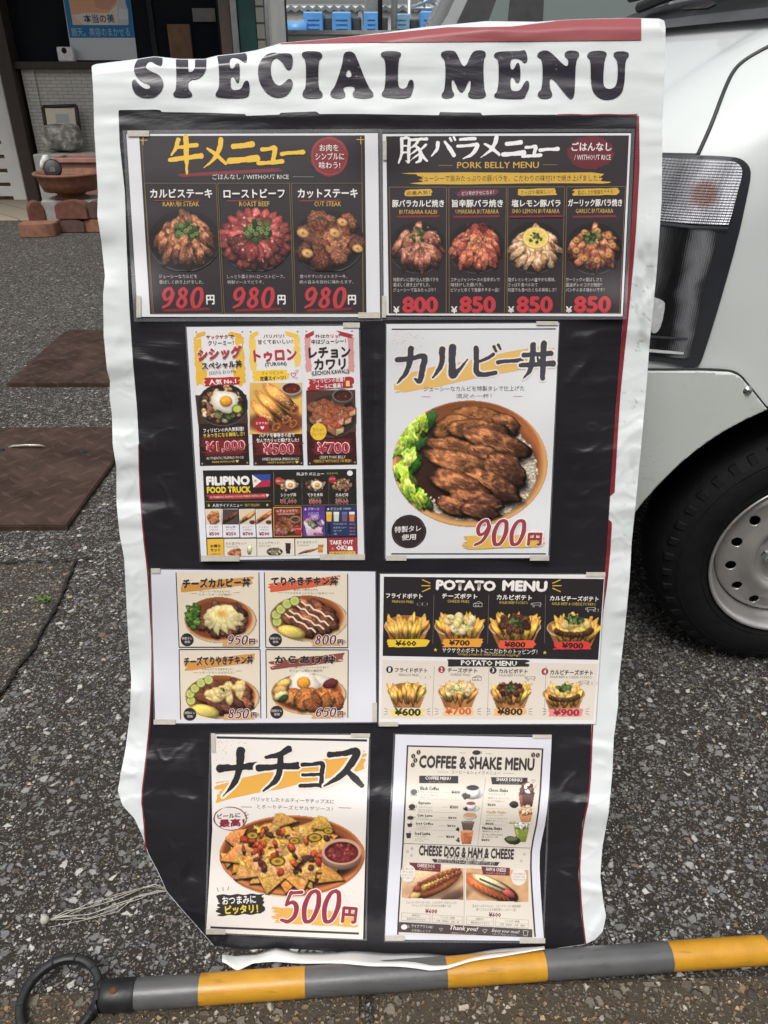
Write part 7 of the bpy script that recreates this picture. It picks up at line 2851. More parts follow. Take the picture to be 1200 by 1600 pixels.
# ---- rice bowl sheet with four panels
sh = Sheet(QS["rice"], curl=[(236, 890, .007, 60), (588, 1128, .006, 60)]).crop(230, 880, .3)
sh.quadc([(20, 33), (1188, 44), (1192, 828), (42, 834)], (216, 216, 224))
PN = (((150, 48), (582, 48), (585, 438), (166, 438)), ((610, 48), (1044, 55), (1045, 440), (618, 440)), ((166, 450), (588, 448), (592, 808), (174, 814)), ((618, 450), (1047, 452), (1045, 806), (622, 808)))
for q in PN:
    sh.quadc(q, (222, 210, 190))
for q in PN:
    sh.line(*q[0], *q[3], 5, (58, 54, 58))
    sh.line(*q[1], *q[2], 5, (58, 54, 58))
for q in PN[:2]:
    sh.line(*q[3], *q[2], 6, (58, 54, 58))
for q in PN[2:]:
    sh.line(*q[0], *q[1], 6, (58, 54, 58))
for k, (bx, by, rx, ry, sm, sc) in enumerate(((372, 290, 180, 116, (162, 62, 560, 160), (204, 146, 72)), (832, 282, 195, 116, (620, 58, 1015, 158), (206, 98, 66)), (382, 692, 186, 110, (178, 466, 572, 566), (206, 146, 76)), (832, 676, 188, 104, (632, 464, 1030, 560), (140, 76, 72)))):
    sh.smear(sm, sc, 110 + k, .5, .08)
    cv = sh.canvas(bx - 206, by - 128, bx + 206, by + 136)
    bowl(cv, bx, by, rx, ry)
    if k == 0:
        heap(cv, bx + 20, by + 4, rx * .78, ry * .74, [(92, 58, 48), (112, 72, 56), (74, 48, 42)], 46, 22, 120, 1.4)
        heap(cv, 240, 272, 40, 66, [(70, 104, 44), (98, 130, 58), (54, 84, 38)], 34, 14, 121, 1.1, gloss=.1)
        for j in range(12):
            r = random.Random(j + 5)
            a = j * .52
            cv.blob(392 + 62 * math.cos(a), 280 + 38 * math.sin(a), 52, 22, (232, 216, 160), math.degrees(a) * .7, shade=.12, rough=.35, tex=.12, rim=.15, seed=j, shadow=.25)
        cv.blob(390, 274, 70, 40, (238, 222, 160), 0, shade=.1, rough=.3, tex=.15, rim=.05, shadow=0, soft=4)
        cv.blob(386, 262, 26, 16, (222, 170, 84), 0, shade=0, rough=.4, tex=.2, rim=0, shadow=0, soft=6)
    if k in (1, 2):
        ox, oy = (0, 0) if k == 1 else (-448, 412)
        heap(cv, bx + 30, by, rx * .68, ry * .72, [(118, 70, 52), (92, 54, 44), (140, 86, 62), (104, 58, 46)], 26, 34, 122 + k, 1.7, rot=35)
        for j, (x, y) in enumerate(((676, 304), (672, 268), (696, 240), (728, 212), (768, 196))):
            cucumber(cv, x + ox, y + oy, 27 if k == 1 else 25)
        cv.blob(752 + ox, 358 + oy, 74, 32, (226, 202, 106), 14, shade=.25, rough=.06, tex=.1, rim=.3)
        if k == 1:
            for x0, y0, x1, y1 in ((720, 264, 876, 356), (742, 246, 918, 340), (782, 222, 944, 322), (806, 202, 968, 292)):
                P = [(x0 + (x1 - x0) * t / 8, y0 + (y1 - y0) * t / 8 + 7 * math.sin(t * 2.4)) for t in range(9)]
                cv.stroke(P, 8, (238, 224, 196))
        else:
            for j in range(14):
                r = random.Random(j + 50)
                cv.blob(408 + r.uniform(-80, 80), 668 + r.uniform(-34, 40), 36, 20, (232, 206, 140), r.random() * 180, shade=.15, rough=.3, tex=.2, rim=.2, seed=j + 10, shadow=.2)
            onions(cv, 400, 656, 20, 12, 128, 8)
    if k == 3:
        cv.blob(852, 624, 118, 46, (232, 224, 212), 0, shade=.1, rough=.15, tex=.05, rim=.15)
        egg(cv, 812, 622, 78, 131)
        heap(cv, 860, 706, 130, 42, [(170, 104, 58), (146, 84, 48), (190, 124, 70)], 14, 44, 132, 1.5, tex=.5)
        for x, y, c in ((712, 626, (226, 196, 110)), (690, 660, (206, 160, 96)), (694, 690, (216, 200, 140)), (954, 626, (104, 46, 50))):
            cv.blob(x, y, 42, 24, c, -20, tex=.2, seed=int(x))
        cv.blob(708, 704, 30, 16, (52, 74, 40), -30)
    cv.put()
for t, b, r in (("チーズカルビー丼", (183, 76, 538, 128), -2), ("てりやきチキン丼", (645, 68, 995, 118), -1), ("チーズてりやきチキン丼", (190, 482, 552, 532), -2), ("からあげ丼", (662, 480, 982, 524), 0)):
    sh.T(t, b, (56, 50, 54), .045, r, .06, out=(228, 216, 198), ow=.03)
sh.lines([("ジューシーなカルビーに", 272, 140, 432, 153), ("とろ～りチーズが絶妙！", 270, 157, 440, 171), ("香ばしく焼き上げた", 762, 132, 890, 145), ("てりやきチキンのやさしい甘辛さ！", 715, 150, 942, 163), ("やわらかてりやきチキンに", 285, 546, 446, 559), ("とろ～りチーズがからむ！", 272, 563, 454, 577), ("カラッと揚げたジューシーからあげ！", 710, 536, 946, 549), ("ボリューム満点の満足丼！", 740, 553, 916, 567)], (88, 78, 74), .014)
for a, b, c, d in ((230, 158, 262, 158), (450, 154, 482, 153), (680, 154, 708, 154), (948, 156, 974, 156), (242, 570, 266, 570), (462, 562, 492, 561)):
    sh.line(a, b, c, d, 2.5, (150, 120, 100))
for x, y in ((208, 399), (668, 399), (222, 787), (675, 776)):
    sh.disc(x, y, 35, 35, (52, 46, 48), .05, int(x))
    sh.T("特製タレ", (x - 28, y - 15, x + 28, y), (222, 216, 210), .02)
    sh.T("使用", (x - 14, y + 4, x + 14, y + 18), (222, 216, 210), .02)
for k, (n, b, e) in enumerate((("950", (417, 375, 526, 424), (530, 392, 562, 423)), ("800", (872, 374, 986, 424), (990, 396, 1022, 425)), ("850", (420, 759, 532, 808), (538, 776, 570, 804)), ("650", (876, 752, 986, 800), (990, 770, 1022, 802)))):
    sh.smear((b[0] - 30, b[1] + 22, e[2], b[3] + 12), (200, 160, 110), 140 + k, .1)
    sh.num(n, b, (98, 48, 66), out=(238, 230, 224), shear=.2, ow=.07)
    sh.T("円", e, (98, 48, 66), .045, out=(238, 230, 224), ow=.05)
    sh.T("税込", (e[2] + 2, e[1] + 4, e[2] + 15, e[1] + 22), (120, 90, 90), .01)
finish(sh, "rice", "landscape sheet of four rice bowl panels with wide blank side margins", [(236, 888, 14, 8), (240, 1124, 34, 8), (582, 1098, 7, 30)], 2.0)

# ---- potato sheet
sh = Sheet(QS["potato"], curl=[(945, 898, .006, 60), (592, 1131, .004, 50)]).crop(580, 880, 370 / 1200)
sh.quadc([(46, 55), (1184, 58), (1136, 814), (38, 816)], (226, 224, 224))
sh.quadc([(64, 68), (1180, 80), (1150, 490), (58, 470)], (44, 40, 42))
sh.quadc([(58, 490), (1148, 510), (1126, 795), (50, 788)], (220, 210, 198))
sh.T("POTATO", (328, 86, 632, 140), (236, 232, 226), .06, 1)
sh.T("MENU", (664, 88, 893, 144), (236, 232, 226), .06, 1)
for s, x in ((-1, 300), (1, 918)):
    for k, a in enumerate((-24, 0, 24)):
        c, d = math.cos(math.radians(a)), math.sin(math.radians(a))
        sh.line(x, 114 + 12 * (k - 1), x + s * 46 * c, 114 + 12 * (k - 1) + 46 * d * (1 if s > 0 else 1), 5, (206, 170, 66))
for x in (318, 596, 884):
    sh.line(x, 160, x - 6, 408, 2, (120, 112, 104))
    sh.line(x + 2, 522, x - 8, 775, 2, (150, 140, 130))
cv = sh.canvas(58, 206, 1172, 430)
for k, (x, y, r) in enumerate(((182, 318, 116), (446, 318, 126), (728, 322, 132), (1024, 328, 134))):
    paper_cup(cv, x, y, r, 55, 96, 150 + k, k, 40)
cv.put()
cv = sh.canvas(58, 574, 1100, 745)
for k, (x, y, r) in enumerate(((182, 650, 100), (440, 652, 102), (706, 654, 104), (976, 664, 108))):
    paper_cup(cv, x, y, r, 46, 82, 160 + k, k, 34)
cv.put()
for k, (a, ab, b, bb) in enumerate((("フライドポテト", (75, 152, 260, 179), "FRENCH FRIES", (106, 188, 215, 202)), ("チーズポテト", (359, 153, 538, 180), "CHEESE FRIES", (386, 186, 498, 200)), ("カルビポテト", (636, 159, 815, 187), "KALBI BEEF POTATO", (650, 193, 796, 207)), ("カルビチーズポテト", (906, 166, 1153, 192), "KALBI BEEF & CHEESE POTATO", (917, 199, 1138, 214)))):
    sh.T(a, ab, (238, 234, 228), .035, 1)
    sh.T(b, bb, (206, 176, 80), .014, 1)
for k, (b, c, t, tb) in enumerate((((76, 382, 298, 428), (232, 196, 60), "¥600", (122, 391, 230, 420)), ((352, 380, 572, 428), (230, 160, 66), "¥700", (394, 388, 500, 418)), ((636, 388, 838, 434), (224, 92, 66), "¥800", (674, 397, 782, 427)), ((918, 394, 1120, 440), (216, 66, 66), "¥900", (966, 402, 1076, 433)))):
    sh.smear(b, c, 170 + k, .05, .12)
    sh.T(t, tb, (56, 40, 34), .045, 1)
sh.T("サクサクのポテトトにこだわりのトッピング！", (360, 431, 842, 459), (234, 230, 226), .018, 1)
sh.T("Crispy potatoes with delicious toppings!", (438, 456, 756, 473), (206, 176, 80), .012, 1)
sh.T("★", (316, 428, 336, 448), (226, 190, 80))
sh.T("★", (870, 442, 890, 462), (226, 190, 80))
sh.smear((380, 484, 808, 528), (50, 46, 46), 180, -.03, .05)
sh.T("POTATO MENU", (455, 493, 738, 520), (232, 228, 222), .04, 1)
for k, (x, y, c, n) in enumerate(((93, 539, (48, 44, 46), "1"), (357, 539, (156, 62, 66), "2"), (618, 543, (48, 44, 46), "3"), (880, 549, (156, 62, 66), "4"))):
    sh.disc(x, y, 18, 18, c)
    sh.T(n, (x - 6, y - 11, x + 6, y + 11), (234, 230, 226), .04)
for k, (a, ab, b, bb) in enumerate((("フライドポテト", (120, 530, 285, 554), "FRENCH FRIES", (140, 560, 244, 573)), ("チーズポテト", (387, 531, 538, 555), "CHEESE FRIES", (398, 559, 504, 572)), ("カルビポテト", (647, 535, 793, 559), "KALBI BEEF POTATO", (648, 563, 782, 575)), ("カルビチーズポテト", (907, 540, 1125, 567), "KALBI BEEF & CHEESE POTATO", (907, 571, 1118, 584)))):
    sh.T(a, ab, (58, 52, 50), .035, 1)
    sh.T(b, bb, (96, 86, 80), .014, 1)
for k, (b, c, t, tb, tc) in enumerate((((92, 734, 274, 780), (228, 210, 120), "¥600", (118, 734, 252, 774), (56, 46, 40)), ((356, 728, 524, 776), (230, 190, 140), "¥700", (374, 730, 508, 768), (204, 104, 66)), ((614, 730, 796, 776), (232, 180, 120), "¥800", (638, 732, 768, 770), (60, 46, 40)), ((888, 734, 1082, 780), (222, 140, 138), "¥900", (922, 737, 1056, 774), (150, 50, 60)))):
    sh.smear(b, c, 190 + k, .05, .12)
    sh.T(t, tb, tc, .045, 1)
    for s, x in ((-1, tb[0] - 34), (1, tb[2] + 30)):
        for q in (-1, 0, 1):
            sh.line(x, 752 + q * 9, x + s * 18, 752 + q * 17, 2.5, (110, 96, 84))


def icon(kind, x, y, col):
    w = 2.2
    if kind == 0:
        for dx, dy, r in ((-14, 3, 14), (12, 2, 15)):
            sh.disc(x + dx, y + dy, r, r * .68, col, 0, 1, ring=.16)
    if kind == 1:
        for a, b in (((-22, 12), (22, 12)), ((22, 12), (22, -6)), ((22, -6), (-22, -2)), ((-22, -2), (-22, 12)), ((-22, -2), (6, -14)), ((6, -14), (22, -6))):
            sh.line(x + a[0], y + a[1], x + b[0], y + b[1], w, col)
        for dx in (-10, 4):
            sh.disc(x + dx, y + 6, 3.4, 3.4, col)
    if kind == 2:
        for a, b in (((-16, -8), (22, -10)), ((22, -10), (22, 12)), ((16, 12), (16, 2)), ((16, 2), (-10, 2)), ((-10, 2), (-10, 14)), ((-16, 14), (-16, -8)), ((-16, -8), (-26, -6)), ((-26, -6), (-26, 0)), ((-26, 0), (-16, 2)), ((22, -10), (27, 2))):
            sh.line(x + a[0], y + a[1], x + b[0], y + b[1], w, col)


for c, P in (((196, 190, 184), ((0, 260, 205), (1, 540, 208), (2, 836, 210), (2, 1112, 234), (0, 1152, 236))), ((120, 110, 100), ((0, 276, 576), (1, 536, 582), (2, 806, 584), (2, 1078, 606), (0, 1120, 606)))):
    for kd, x, y in P:
        icon(kd, x, y, c)
finish(sh, "potato", "landscape sheet of cups of fries, half black and half beige, headed POTATO MENU", [(916, 894, 30, 7), (592, 1128, 30, 7)], 2.0)

# ---- nachos sheet
sh = Sheet(QS["nachos"], curl=[(330, 1147, .005, 60), (577, 1290, .006, 70), (322, 1457, .005, 50)]).crop(310, 1130, 290 / 1200)
sh.quadc([(82, 72), (1104, 76), (1082, 740), (90, 690)], (228, 223, 218), level=0)
sh.quadc([(90, 690), (1082, 740), (1064, 1398), (50, 1352)], (226, 219, 212), level=0)
sh.boxes.append((300, 1130, 600, 1480, 0))
sh.line(118, 92, 1090, 112, 15, (56, 56, 60))
sh.line(78, 1320, 1038, 1360, 14, (56, 56, 60))
rnd = random.Random(8)
for k in range(60):
    x, y = (115 + rnd.random() ** 1.6 * 190, 115 + rnd.random() ** 1.4 * 130) if k < 40 else (930 + rnd.random() * 110, 1090 + rnd.random() * 200)
    r = rnd.uniform(1.6, 4)
    sh.disc(x, y, r, r, (206, 176, 128))
sh.smear((96, 160, 1092, 530), (222, 166, 76), 15, .62, .06, 12)
cv = sh.canvas(120, 575, 1080, 1165)
cv.ell(650, 905, 470, 255, (222, 196, 170), soft=14)
cv.ell(605, 856, 472, 262, (150, 84, 46), soft=1)
cv.ell(605, 850, 470, 256, (196, 122, 72), soft=1.5)
cv.ell(605, 846, 450, 238, (160, 88, 52), soft=2, shade=-.3)
cv.ell(605, 866, 420, 210, (74, 44, 32), soft=6)


def chip(x, y, r, a, seed):
    q = random.Random(seed)
    P = [(x + r * math.cos(math.radians(a + d)) * q.uniform(.9, 1.15), y + r * .82 * math.sin(math.radians(a + d)) * q.uniform(.9, 1.15)) for d in (0, 118, 242)]
    cv.poly(P, (q.randint(200, 232), q.randint(144, 172), q.randint(66, 92)), shade=.35, tex=.32, seed=seed, shadow=.75)


rnd = random.Random(44)
for k in range(54):
    a = k * 2.39996
    r = math.sqrt((k + .5) / 54)
    x, y = 560 + 372 * r * math.cos(a), 850 + 192 * r * math.sin(a)
    if math.hypot((x - 925) / 150, (y - 850) / 100) < 1:
        continue
    chip(x, y, rnd.uniform(58, 92), rnd.random() * 360, 500 + k)
for x, y, a in ((540, 625, 250), (790, 650, 280), (230, 740, 200), (240, 860, 160), (300, 960, 140), (460, 1020, 100), (650, 1020, 80), (800, 920, 30), (840, 985, 20), (700, 960, 60)):
    chip(x, y, 100, a, int(x + y))
for k in range(95):
    q = random.Random(k + 900)
    a, r = q.random() * 6.28, math.sqrt(q.random())
    cv.blob(560 + 310 * r * math.cos(a), 835 + 165 * r * math.sin(a), q.uniform(26, 70), q.uniform(10, 26), (q.randint(218, 238), q.randint(150, 196), q.randint(72, 122)), q.random() * 180, shade=.15, rough=.8, tex=.35, rim=.1, seed=k + 900, shadow=.2, soft=3)
for k in range(46):
    q = random.Random(k + 800)
    a, r = q.random() * 6.28, math.sqrt(q.random())
    c = q.choice([(110, 56, 42), (86, 44, 38), (168, 58, 42), (70, 44, 36), (186, 84, 50)])
    cv.blob(570 + 300 * r * math.cos(a), 815 + 150 * r * math.sin(a), q.uniform(18, 38), q.uniform(12, 22), c, q.random() * 180, shade=.35, rough=.3, tex=.3, gloss=.3, seed=k + 800, shadow=.4)
for x, y, r in ((752, 740, 48), (512, 893, 52), (350, 726, 42), (840, 696, 34), (620, 760, 36)):
    cv.ell(x, y, r, r * .62, (62, 66, 34))
    cv.ell(x, y, r * .78, r * .46, (196, 150, 60))
    cv.ell(x, y, r * .34, r * .2, (110, 96, 44))
sauce_cup(cv, 925, 830, 128, 84, (206, 160, 140), (112, 40, 42))
cv.specks(925, 830, 96, 52, (150, 70, 66), 24, 12, 66)
cv.m *= np.hypot((cv.X - cv.c(605, 0)[0]) / (474 * sh.s), (cv.Y - cv.c(0, 852)[1]) / (278 * sh.s)) < 1
cv.put()
for ch, b in (("ナ", (132, 172, 382, 478)), ("チ", (384, 150, 642, 442)), ("ョ", (650, 240, 826, 420)), ("ス", (812, 162, 1066, 414))):
    sh.W(ch, b, (46, 44, 48), out=(230, 222, 210), ow=.05)
sh.T("パリッとしたトルティーヤチップスに", (338, 484, 877, 513), (70, 60, 60), .018, 1)
sh.T("とろ～りチーズとサルサソース！", (378, 532, 868, 561), (70, 60, 60), .018, 1)
sh.line(276, 541, 346, 543, 4, (120, 100, 96))
sh.line(908, 546, 988, 549, 4, (120, 100, 96))
sh.disc(206, 617, 108, 77, (226, 216, 212), .02, 3)
sh.disc(206, 617, 112, 80, (120, 56, 68), .05, 16, ring=.07)
sh.T("ビールに", (122, 582, 272, 614), (60, 50, 54), .035, -5)
sh.T("最高！", (134, 618, 300, 670), (136, 50, 66), .05, -4)
for a, b, c, d in ((296, 580, 312, 574), (300, 600, 326, 590), (302, 616, 322, 612), (130, 1090, 120, 1062), (160, 1085, 158, 1060), (190, 1080, 196, 1056)):
    sh.line(a, b, c, d, 4, (90, 80, 80))
sh.smear((112, 1088, 434, 1258), (52, 48, 48), 17, .14, .07)
sh.T("おつまみに", (154, 1116, 372, 1170), (234, 230, 226), .03, -5)
sh.T("ピッタリ！", (172, 1174, 386, 1232), (232, 206, 80), .045, -5)
sh.smear((462, 1195, 1046, 1316), (224, 172, 92), 18, -.1, .06)
sh.num("500", (534, 1072, 925, 1296), (146, 58, 74), out=(236, 228, 222), shear=.2, ow=.05, res=.02)
sh.T("円", (926, 1186, 1026, 1296), (146, 58, 74), .05, 2, .06, out=(236, 228, 222), ow=.05)
finish(sh, "nachos", "portrait sheet of a nachos platter with salsa marked 500 yen", [(322, 1452, 30, 8), (548, 1146, 30, 6), (330, 1146, 6, 30)], 2.0)

# ---- coffee sheet
sh = Sheet(QS["coffee"], curl=[(860, 1150, .005, 50), (602, 1310, .006, 60)]).crop(600, 1140, .225)
L1 = [(80, 34), (76, 120), (70, 250), (64, 400), (58, 520), (52, 640), (44, 800), (34, 960), (24, 1120), (14, 1280), (8, 1420), (8, 1462)]
R1 = [(1164, 56), (1160, 160), (1152, 300), (1146, 420), (1132, 560), (1118, 660), (1096, 760), (1082, 850), (1080, 960), (1086, 1100), (1096, 1250), (1106, 1400), (1112, 1462)]


def side(P, y):
    return float(np.interp(y, [p[1] for p in P], [p[0] for p in P]))


def ruled(y0a, y0b, y1a, y1b, inl, inr, col, n=64):
    V, F = [], []
    m = 40
    for j in range(n + 1):
        t = j / n
        ya, yb = y0a + (y1a - y0a) * t, y0b + (y1b - y0b) * t
        xa, xb = side(L1, ya) + inl, side(R1, yb) - inr
        for i in range(m + 1):
            u = i / m
            V.append(sh.p(xa + (xb - xa) * u, ya + (yb - ya) * u))
    for j in range(n):
        for i in range(m):
            F.append((j * (m + 1) + i, j * (m + 1) + i + 1, (j + 1) * (m + 1) + i + 1, (j + 1) * (m + 1) + i))
    sh.add(V, F, col)


ruled(34, 56, 1458, 1468, 0, 0, (215, 216, 225))
ruled(108, 130, 1424, 1440, 82, 54, (66, 58, 66))
ruled(119, 140, 1424, 1440, 93, 66, (218, 210, 198))
DK = (66, 60, 62)
sh.T("COFFEE & SHAKE MENU", (243, 186, 1046, 278), DK, .05, 1)
sh.T("コーヒー＆シェイクメニュー", (468, 286, 808, 310), (84, 76, 76), .016, 1)
sh.line(370, 294, 448, 296, 3, (150, 140, 134))
sh.line(826, 302, 906, 304, 3, (150, 140, 134))
sh.disc(642, 160, 30, 17, DK)
sh.disc(668, 158, 12, 11, DK, 0, 1, ring=.3)
sh.line(525, 162, 568, 163, 3, (140, 130, 124))
sh.line(708, 167, 750, 168, 3, (140, 130, 124))
for x, y in ((240, 158), (203, 184), (218, 214), (200, 246), (1036, 176), (1068, 178)):
    sh.disc(x, y, 15, 18, (74, 60, 54))
    sh.line(x - 4, y - 14, x + 4, y + 14, 3, (200, 188, 174))
sh.quadc([(244, 320), (516, 322), (502, 348), (228, 346)][:2] + [(516, 374), (244, 372)], DK)
sh.T("COFFEE MENU", (286, 326, 464, 350), (226, 220, 212), .04, 1)
sh.T("コーヒーメニュー", (310, 357, 440, 370), (196, 188, 180), .016, 1)
sh.quadc([(742, 330), (998, 334), (992, 384), (750, 380)], DK)
sh.T("SHAKE DRINKS", (780, 336, 962, 360), (226, 220, 212), .04, 1)
sh.T("シェイクドリンク", (800, 366, 934, 379), (196, 188, 180), .016, 1)
sh.T("♡", (1022, 346, 1052, 372), (110, 100, 100), .01)
sh.line(706, 332, 650, 800, 2.5, (150, 142, 134))
for k, (y, n, jp, d1, d2, p, ix) in enumerate(((395, "Black Coffee", "ブラックコーヒー", "すっきりした味わいの", "本格コーヒー", "¥400", 0), (498, "Espresso", "エスプレッソ", "濃厚で香り豊かな", "エスプレッソ", "¥300", 0), (588, "Cafe Latte", "カフェラテ", "ミルクのやさしいコーヒー", "", "¥500", 0), (644, "Iced Coffee", "アイスコーヒー", "すっきり飲みやすい", "アイスコーヒー", "¥500", 1), (710, "Iced Latte", "アイスラテ", "ミルクたっぷりの", "アイスラテ", "¥600", 1))):
    sq = 1.0 if k < 2 else (.62 if k < 4 else .85)
    dx = -(y - 395) * .12
    w = len(n) * 10.8
    sh.T(n, (252 + dx, y, 252 + dx + w, y + 27 * sq), (70, 62, 62), .045, 1)
    sh.T(jp, (252 + dx, y + 33 * sq, 252 + dx + 16 * len(jp), y + 48 * sq), (96, 88, 86), .02, 1)
    sh.T(d1, (250 + dx, y + 55 * sq, 250 + dx + 12.5 * len(d1), y + 66 * sq), (120, 112, 108), .012, 1)
    if d2:
        sh.T(d2, (250 + dx, y + 70 * sq, 250 + dx + 12.5 * len(d2), y + 81 * sq), (120, 112, 108), .012, 1)
    sh.line(408 + dx, y + 40 * sq, 455 + dx, y + 41 * sq, 2, (150, 142, 136))
    sh.T(p, (468 + dx, y + 28 * sq, 528 + dx, y + 52 * sq), (84, 74, 74), .045, 1)
    if ix == 0:
        sh.disc(207 + dx, y + 38 * sq, 24, 20 * sq, DK)
        sh.disc(232 + dx, y + 36 * sq, 11, 10 * sq, DK, 0, 1, ring=.3)
        sh.R(182 + dx, y + 57 * sq, 232 + dx, y + 62 * sq, DK)
        sh.line(205 + dx, y + 2, 209 + dx, y + 14 * sq, 3, (150, 140, 134))
    else:
        sh.quadc([(190 + dx, y + 8), (228 + dx, y + 8), (222 + dx, y + 52 * sq), (196 + dx, y + 52 * sq)], DK)
        sh.line(212 + dx, y + 8, 222 + dx, y - 8, 3, DK)
    if k < 4:
        yy = (488, 575, 630, 700)[k]
        sh.line(245 + dx, yy - 4, 530 + dx, yy + 2, 2, (176, 168, 160))
cv = sh.canvas(485, 368, 706, 802, .9)
cv.blob(612, 452, 78, 34, (226, 222, 222), 0, shade=.15, rough=0, tex=0, rim=.2, shadow=.25)
cv.ell(668, 424, 24, 20, (214, 210, 210))
cv.ell(668, 424, 15, 12, (216, 208, 196))
cv.blob(616, 430, 50, 44, (232, 229, 229), 0, shade=.2, rough=0, tex=0, rim=.25)
cv.ell(616, 404, 48, 22, (226, 222, 222))
cv.ell(616, 404, 43, 19, (48, 38, 38))
heap(cv, 568, 462, 22, 16, [(58, 48, 46)], 8, 12, 210, 1.3)
cv.blob(608, 548, 62, 24, (222, 220, 224), 0, shade=.15, rough=0, tex=0, rim=.2, shadow=.25)
cv.blob(604, 528, 34, 28, (230, 228, 230), 0, shade=.2, rough=0, tex=0, rim=.25)
cv.ell(604, 511, 32, 14, (138, 84, 70))
heap(cv, 566, 552, 14, 6, [(58, 48, 46)], 4, 9, 211, 1.3)
cv.blob(598, 602, 50, 26, (216, 208, 200), 0, shade=.15, rough=0, tex=0, rim=.2, shadow=.2)
cv.ell(598, 592, 46, 18, (196, 150, 120))
cv.poly([(534, 638), (632, 638), (614, 700), (546, 700)], (104, 88, 84), tex=.2)
cv.ell(583, 640, 49, 9, (150, 134, 128))
cv.poly([(528, 704), (624, 704), (606, 796), (540, 796)], (196, 116, 76), tex=.3, shade=.2)
cv.ell(576, 706, 48, 9, (216, 170, 140))
heap(cv, 512, 690, 14, 8, [(66, 56, 52)], 4, 10, 212, 1.3)
heap(cv, 514, 766, 16, 14, [(66, 56, 52)], 4, 9, 213, 1.3)
cv.put()
for y, n, jp, d1, d2, p, nc, dx in ((408, "Choco Shake", "チョコシェイク", "濃厚チョコレートの", "リッチな味わい", "¥600", (74, 64, 62), 0), (562, "Vanilla Shake", "バニラシェイク", "バニラアイスのなめらかで", "濃厚なおいしさ", "¥600", (206, 156, 110), -14), (675, "Matcha Shake", "抹茶シェイク", "香り高い抹茶の風味を", "楽しめる一杯", "¥650", (74, 66, 64), -42)):
    sq = 1.0 if y == 408 else .8
    x = 724 + dx
    sh.T(n, (x, y, x + 138, y + 26 * sq), nc, .045, 1)
    sh.T(jp, (x, y + 33 * sq, x + 120, y + 48 * sq), (104, 94, 90), .02, 1)
    sh.T(d1, (x - 2, y + 62 * sq, x + 146, y + 76 * sq), (120, 110, 104), .014, 1)
    sh.T(d2, (x - 4, y + 82 * sq, x + 112, y + 96 * sq), (120, 110, 104), .014, 1)
    sh.T(p, (x - 6, y + 104 * sq, x + 52, y + 124 * sq), (84, 74, 74), .045, 1)
sh.line(712, 548, 872, 551, 2, (176, 168, 160))
sh.line(690, 660, 850, 663, 2, (176, 168, 160))
cv = sh.canvas(815, 360, 1075, 804, .9)
cv.stroke([(1032, 430), (1060, 382)], 7, (90, 84, 84), mask=True)
cv.poly([(930, 432), (1050, 432), (1030, 540), (946, 540)], (86, 54, 48), tex=.15)
cv.poly([(930, 432), (962, 432), (966, 536), (946, 536)], (150, 84, 70), tex=.1, shadow=0)
heap(cv, 990, 412, 46, 22, [(226, 214, 208), (206, 190, 184), (110, 70, 60)], 16, 20, 220, 1.6)
heap(cv, 990, 390, 24, 16, [(232, 222, 216), (120, 80, 70)], 8, 15, 221, 1.5)
cv.blob(902, 520, 34, 26, (62, 54, 48), 0, tex=.3)
cv.stroke([(1024, 560), (1054, 526)], 6, (130, 120, 110), mask=True)
cv.poly([(932, 574), (1036, 574), (1018, 642), (950, 642)], (212, 148, 104), tex=.15)
heap(cv, 984, 562, 44, 22, [(226, 196, 160), (214, 178, 140)], 12, 20, 222, 1.4)
cv.stroke([(824, 640), (880, 652), (940, 646)], 6, (96, 84, 60), mask=True)
cv.blob(896, 644, 20, 10, (206, 200, 120), 0)
cv.stroke([(1006, 668), (1036, 640)], 6, (120, 120, 110), mask=True)
cv.poly([(902, 678), (1010, 678), (986, 784), (922, 784)], (134, 150, 66), tex=.15)
cv.poly([(906, 680), (934, 680), (940, 780), (924, 780)], (168, 180, 96), tex=.1, shadow=0)
heap(cv, 956, 668, 46, 14, [(222, 222, 206), (206, 208, 184)], 12, 17, 223, 1.4)
cv.blob(890, 768, 58, 30, (66, 68, 50), 10, shade=.3, tex=.3)
cv.ell(886, 758, 40, 14, (110, 116, 78))
cv.put()
sh.crop(590, 1300, 280 / 1200)
sh.line(165, 76, 1022, 108, 3, (96, 88, 86))
sh.T("CHEESE DOG & HAM & CHEESE", (276, 100, 914, 172), DK, .045, 2)
sh.T("チーズドッグ＆ハムチーズ", (460, 162, 718, 192), (84, 76, 76), .025, 2)
sh.quadc([(362, 180), (818, 202), (802, 226), (380, 204)], DK)
sh.T("熱々パンにはさんでとろ～り濃厚パンを焼き上げています！", (396, 188, 784, 220), (216, 208, 200), .016, 2.4)
for x, y in ((200, 130), (230, 110), (227, 155), (982, 148), (962, 192)):
    sh.T("☆", (x - 12, y - 12, x + 12, y + 12), (120, 110, 106), .01)
cv = sh.canvas(162, 225, 1010, 495)
a = sh.p(585, 0)[0]
cv.fill((206, 164, 124), .12, 6, 12)
cv.blob(330, 300, 190, 80, (222, 186, 148), -20, shadow=0, rim=0, tex=.1, soft=12)
cv.blob(500, 430, 110, 40, (96, 72, 60), -20, shadow=0, rim=0, tex=.1, soft=8)
cv.blob(390, 350, 185, 62, (176, 96, 58), -27, shade=.35, rough=.04, tex=.12, gloss=.3)
cv.blob(250, 425, 46, 26, (214, 176, 110), -27, tex=.1)
cv.blob(400, 322, 160, 34, (226, 196, 96), -27, shade=.2, rough=.15, tex=.2)
for k in range(9):
    cv.blob(282 + k * 32, 346 - k * 12.5, 17, 14, (140, 66, 50), 0, seed=k, gloss=.3)
    cv.blob(340 + k * 26, 372 - k * 13, 16, 13, (150, 74, 54), 0, seed=k + 20, gloss=.3)
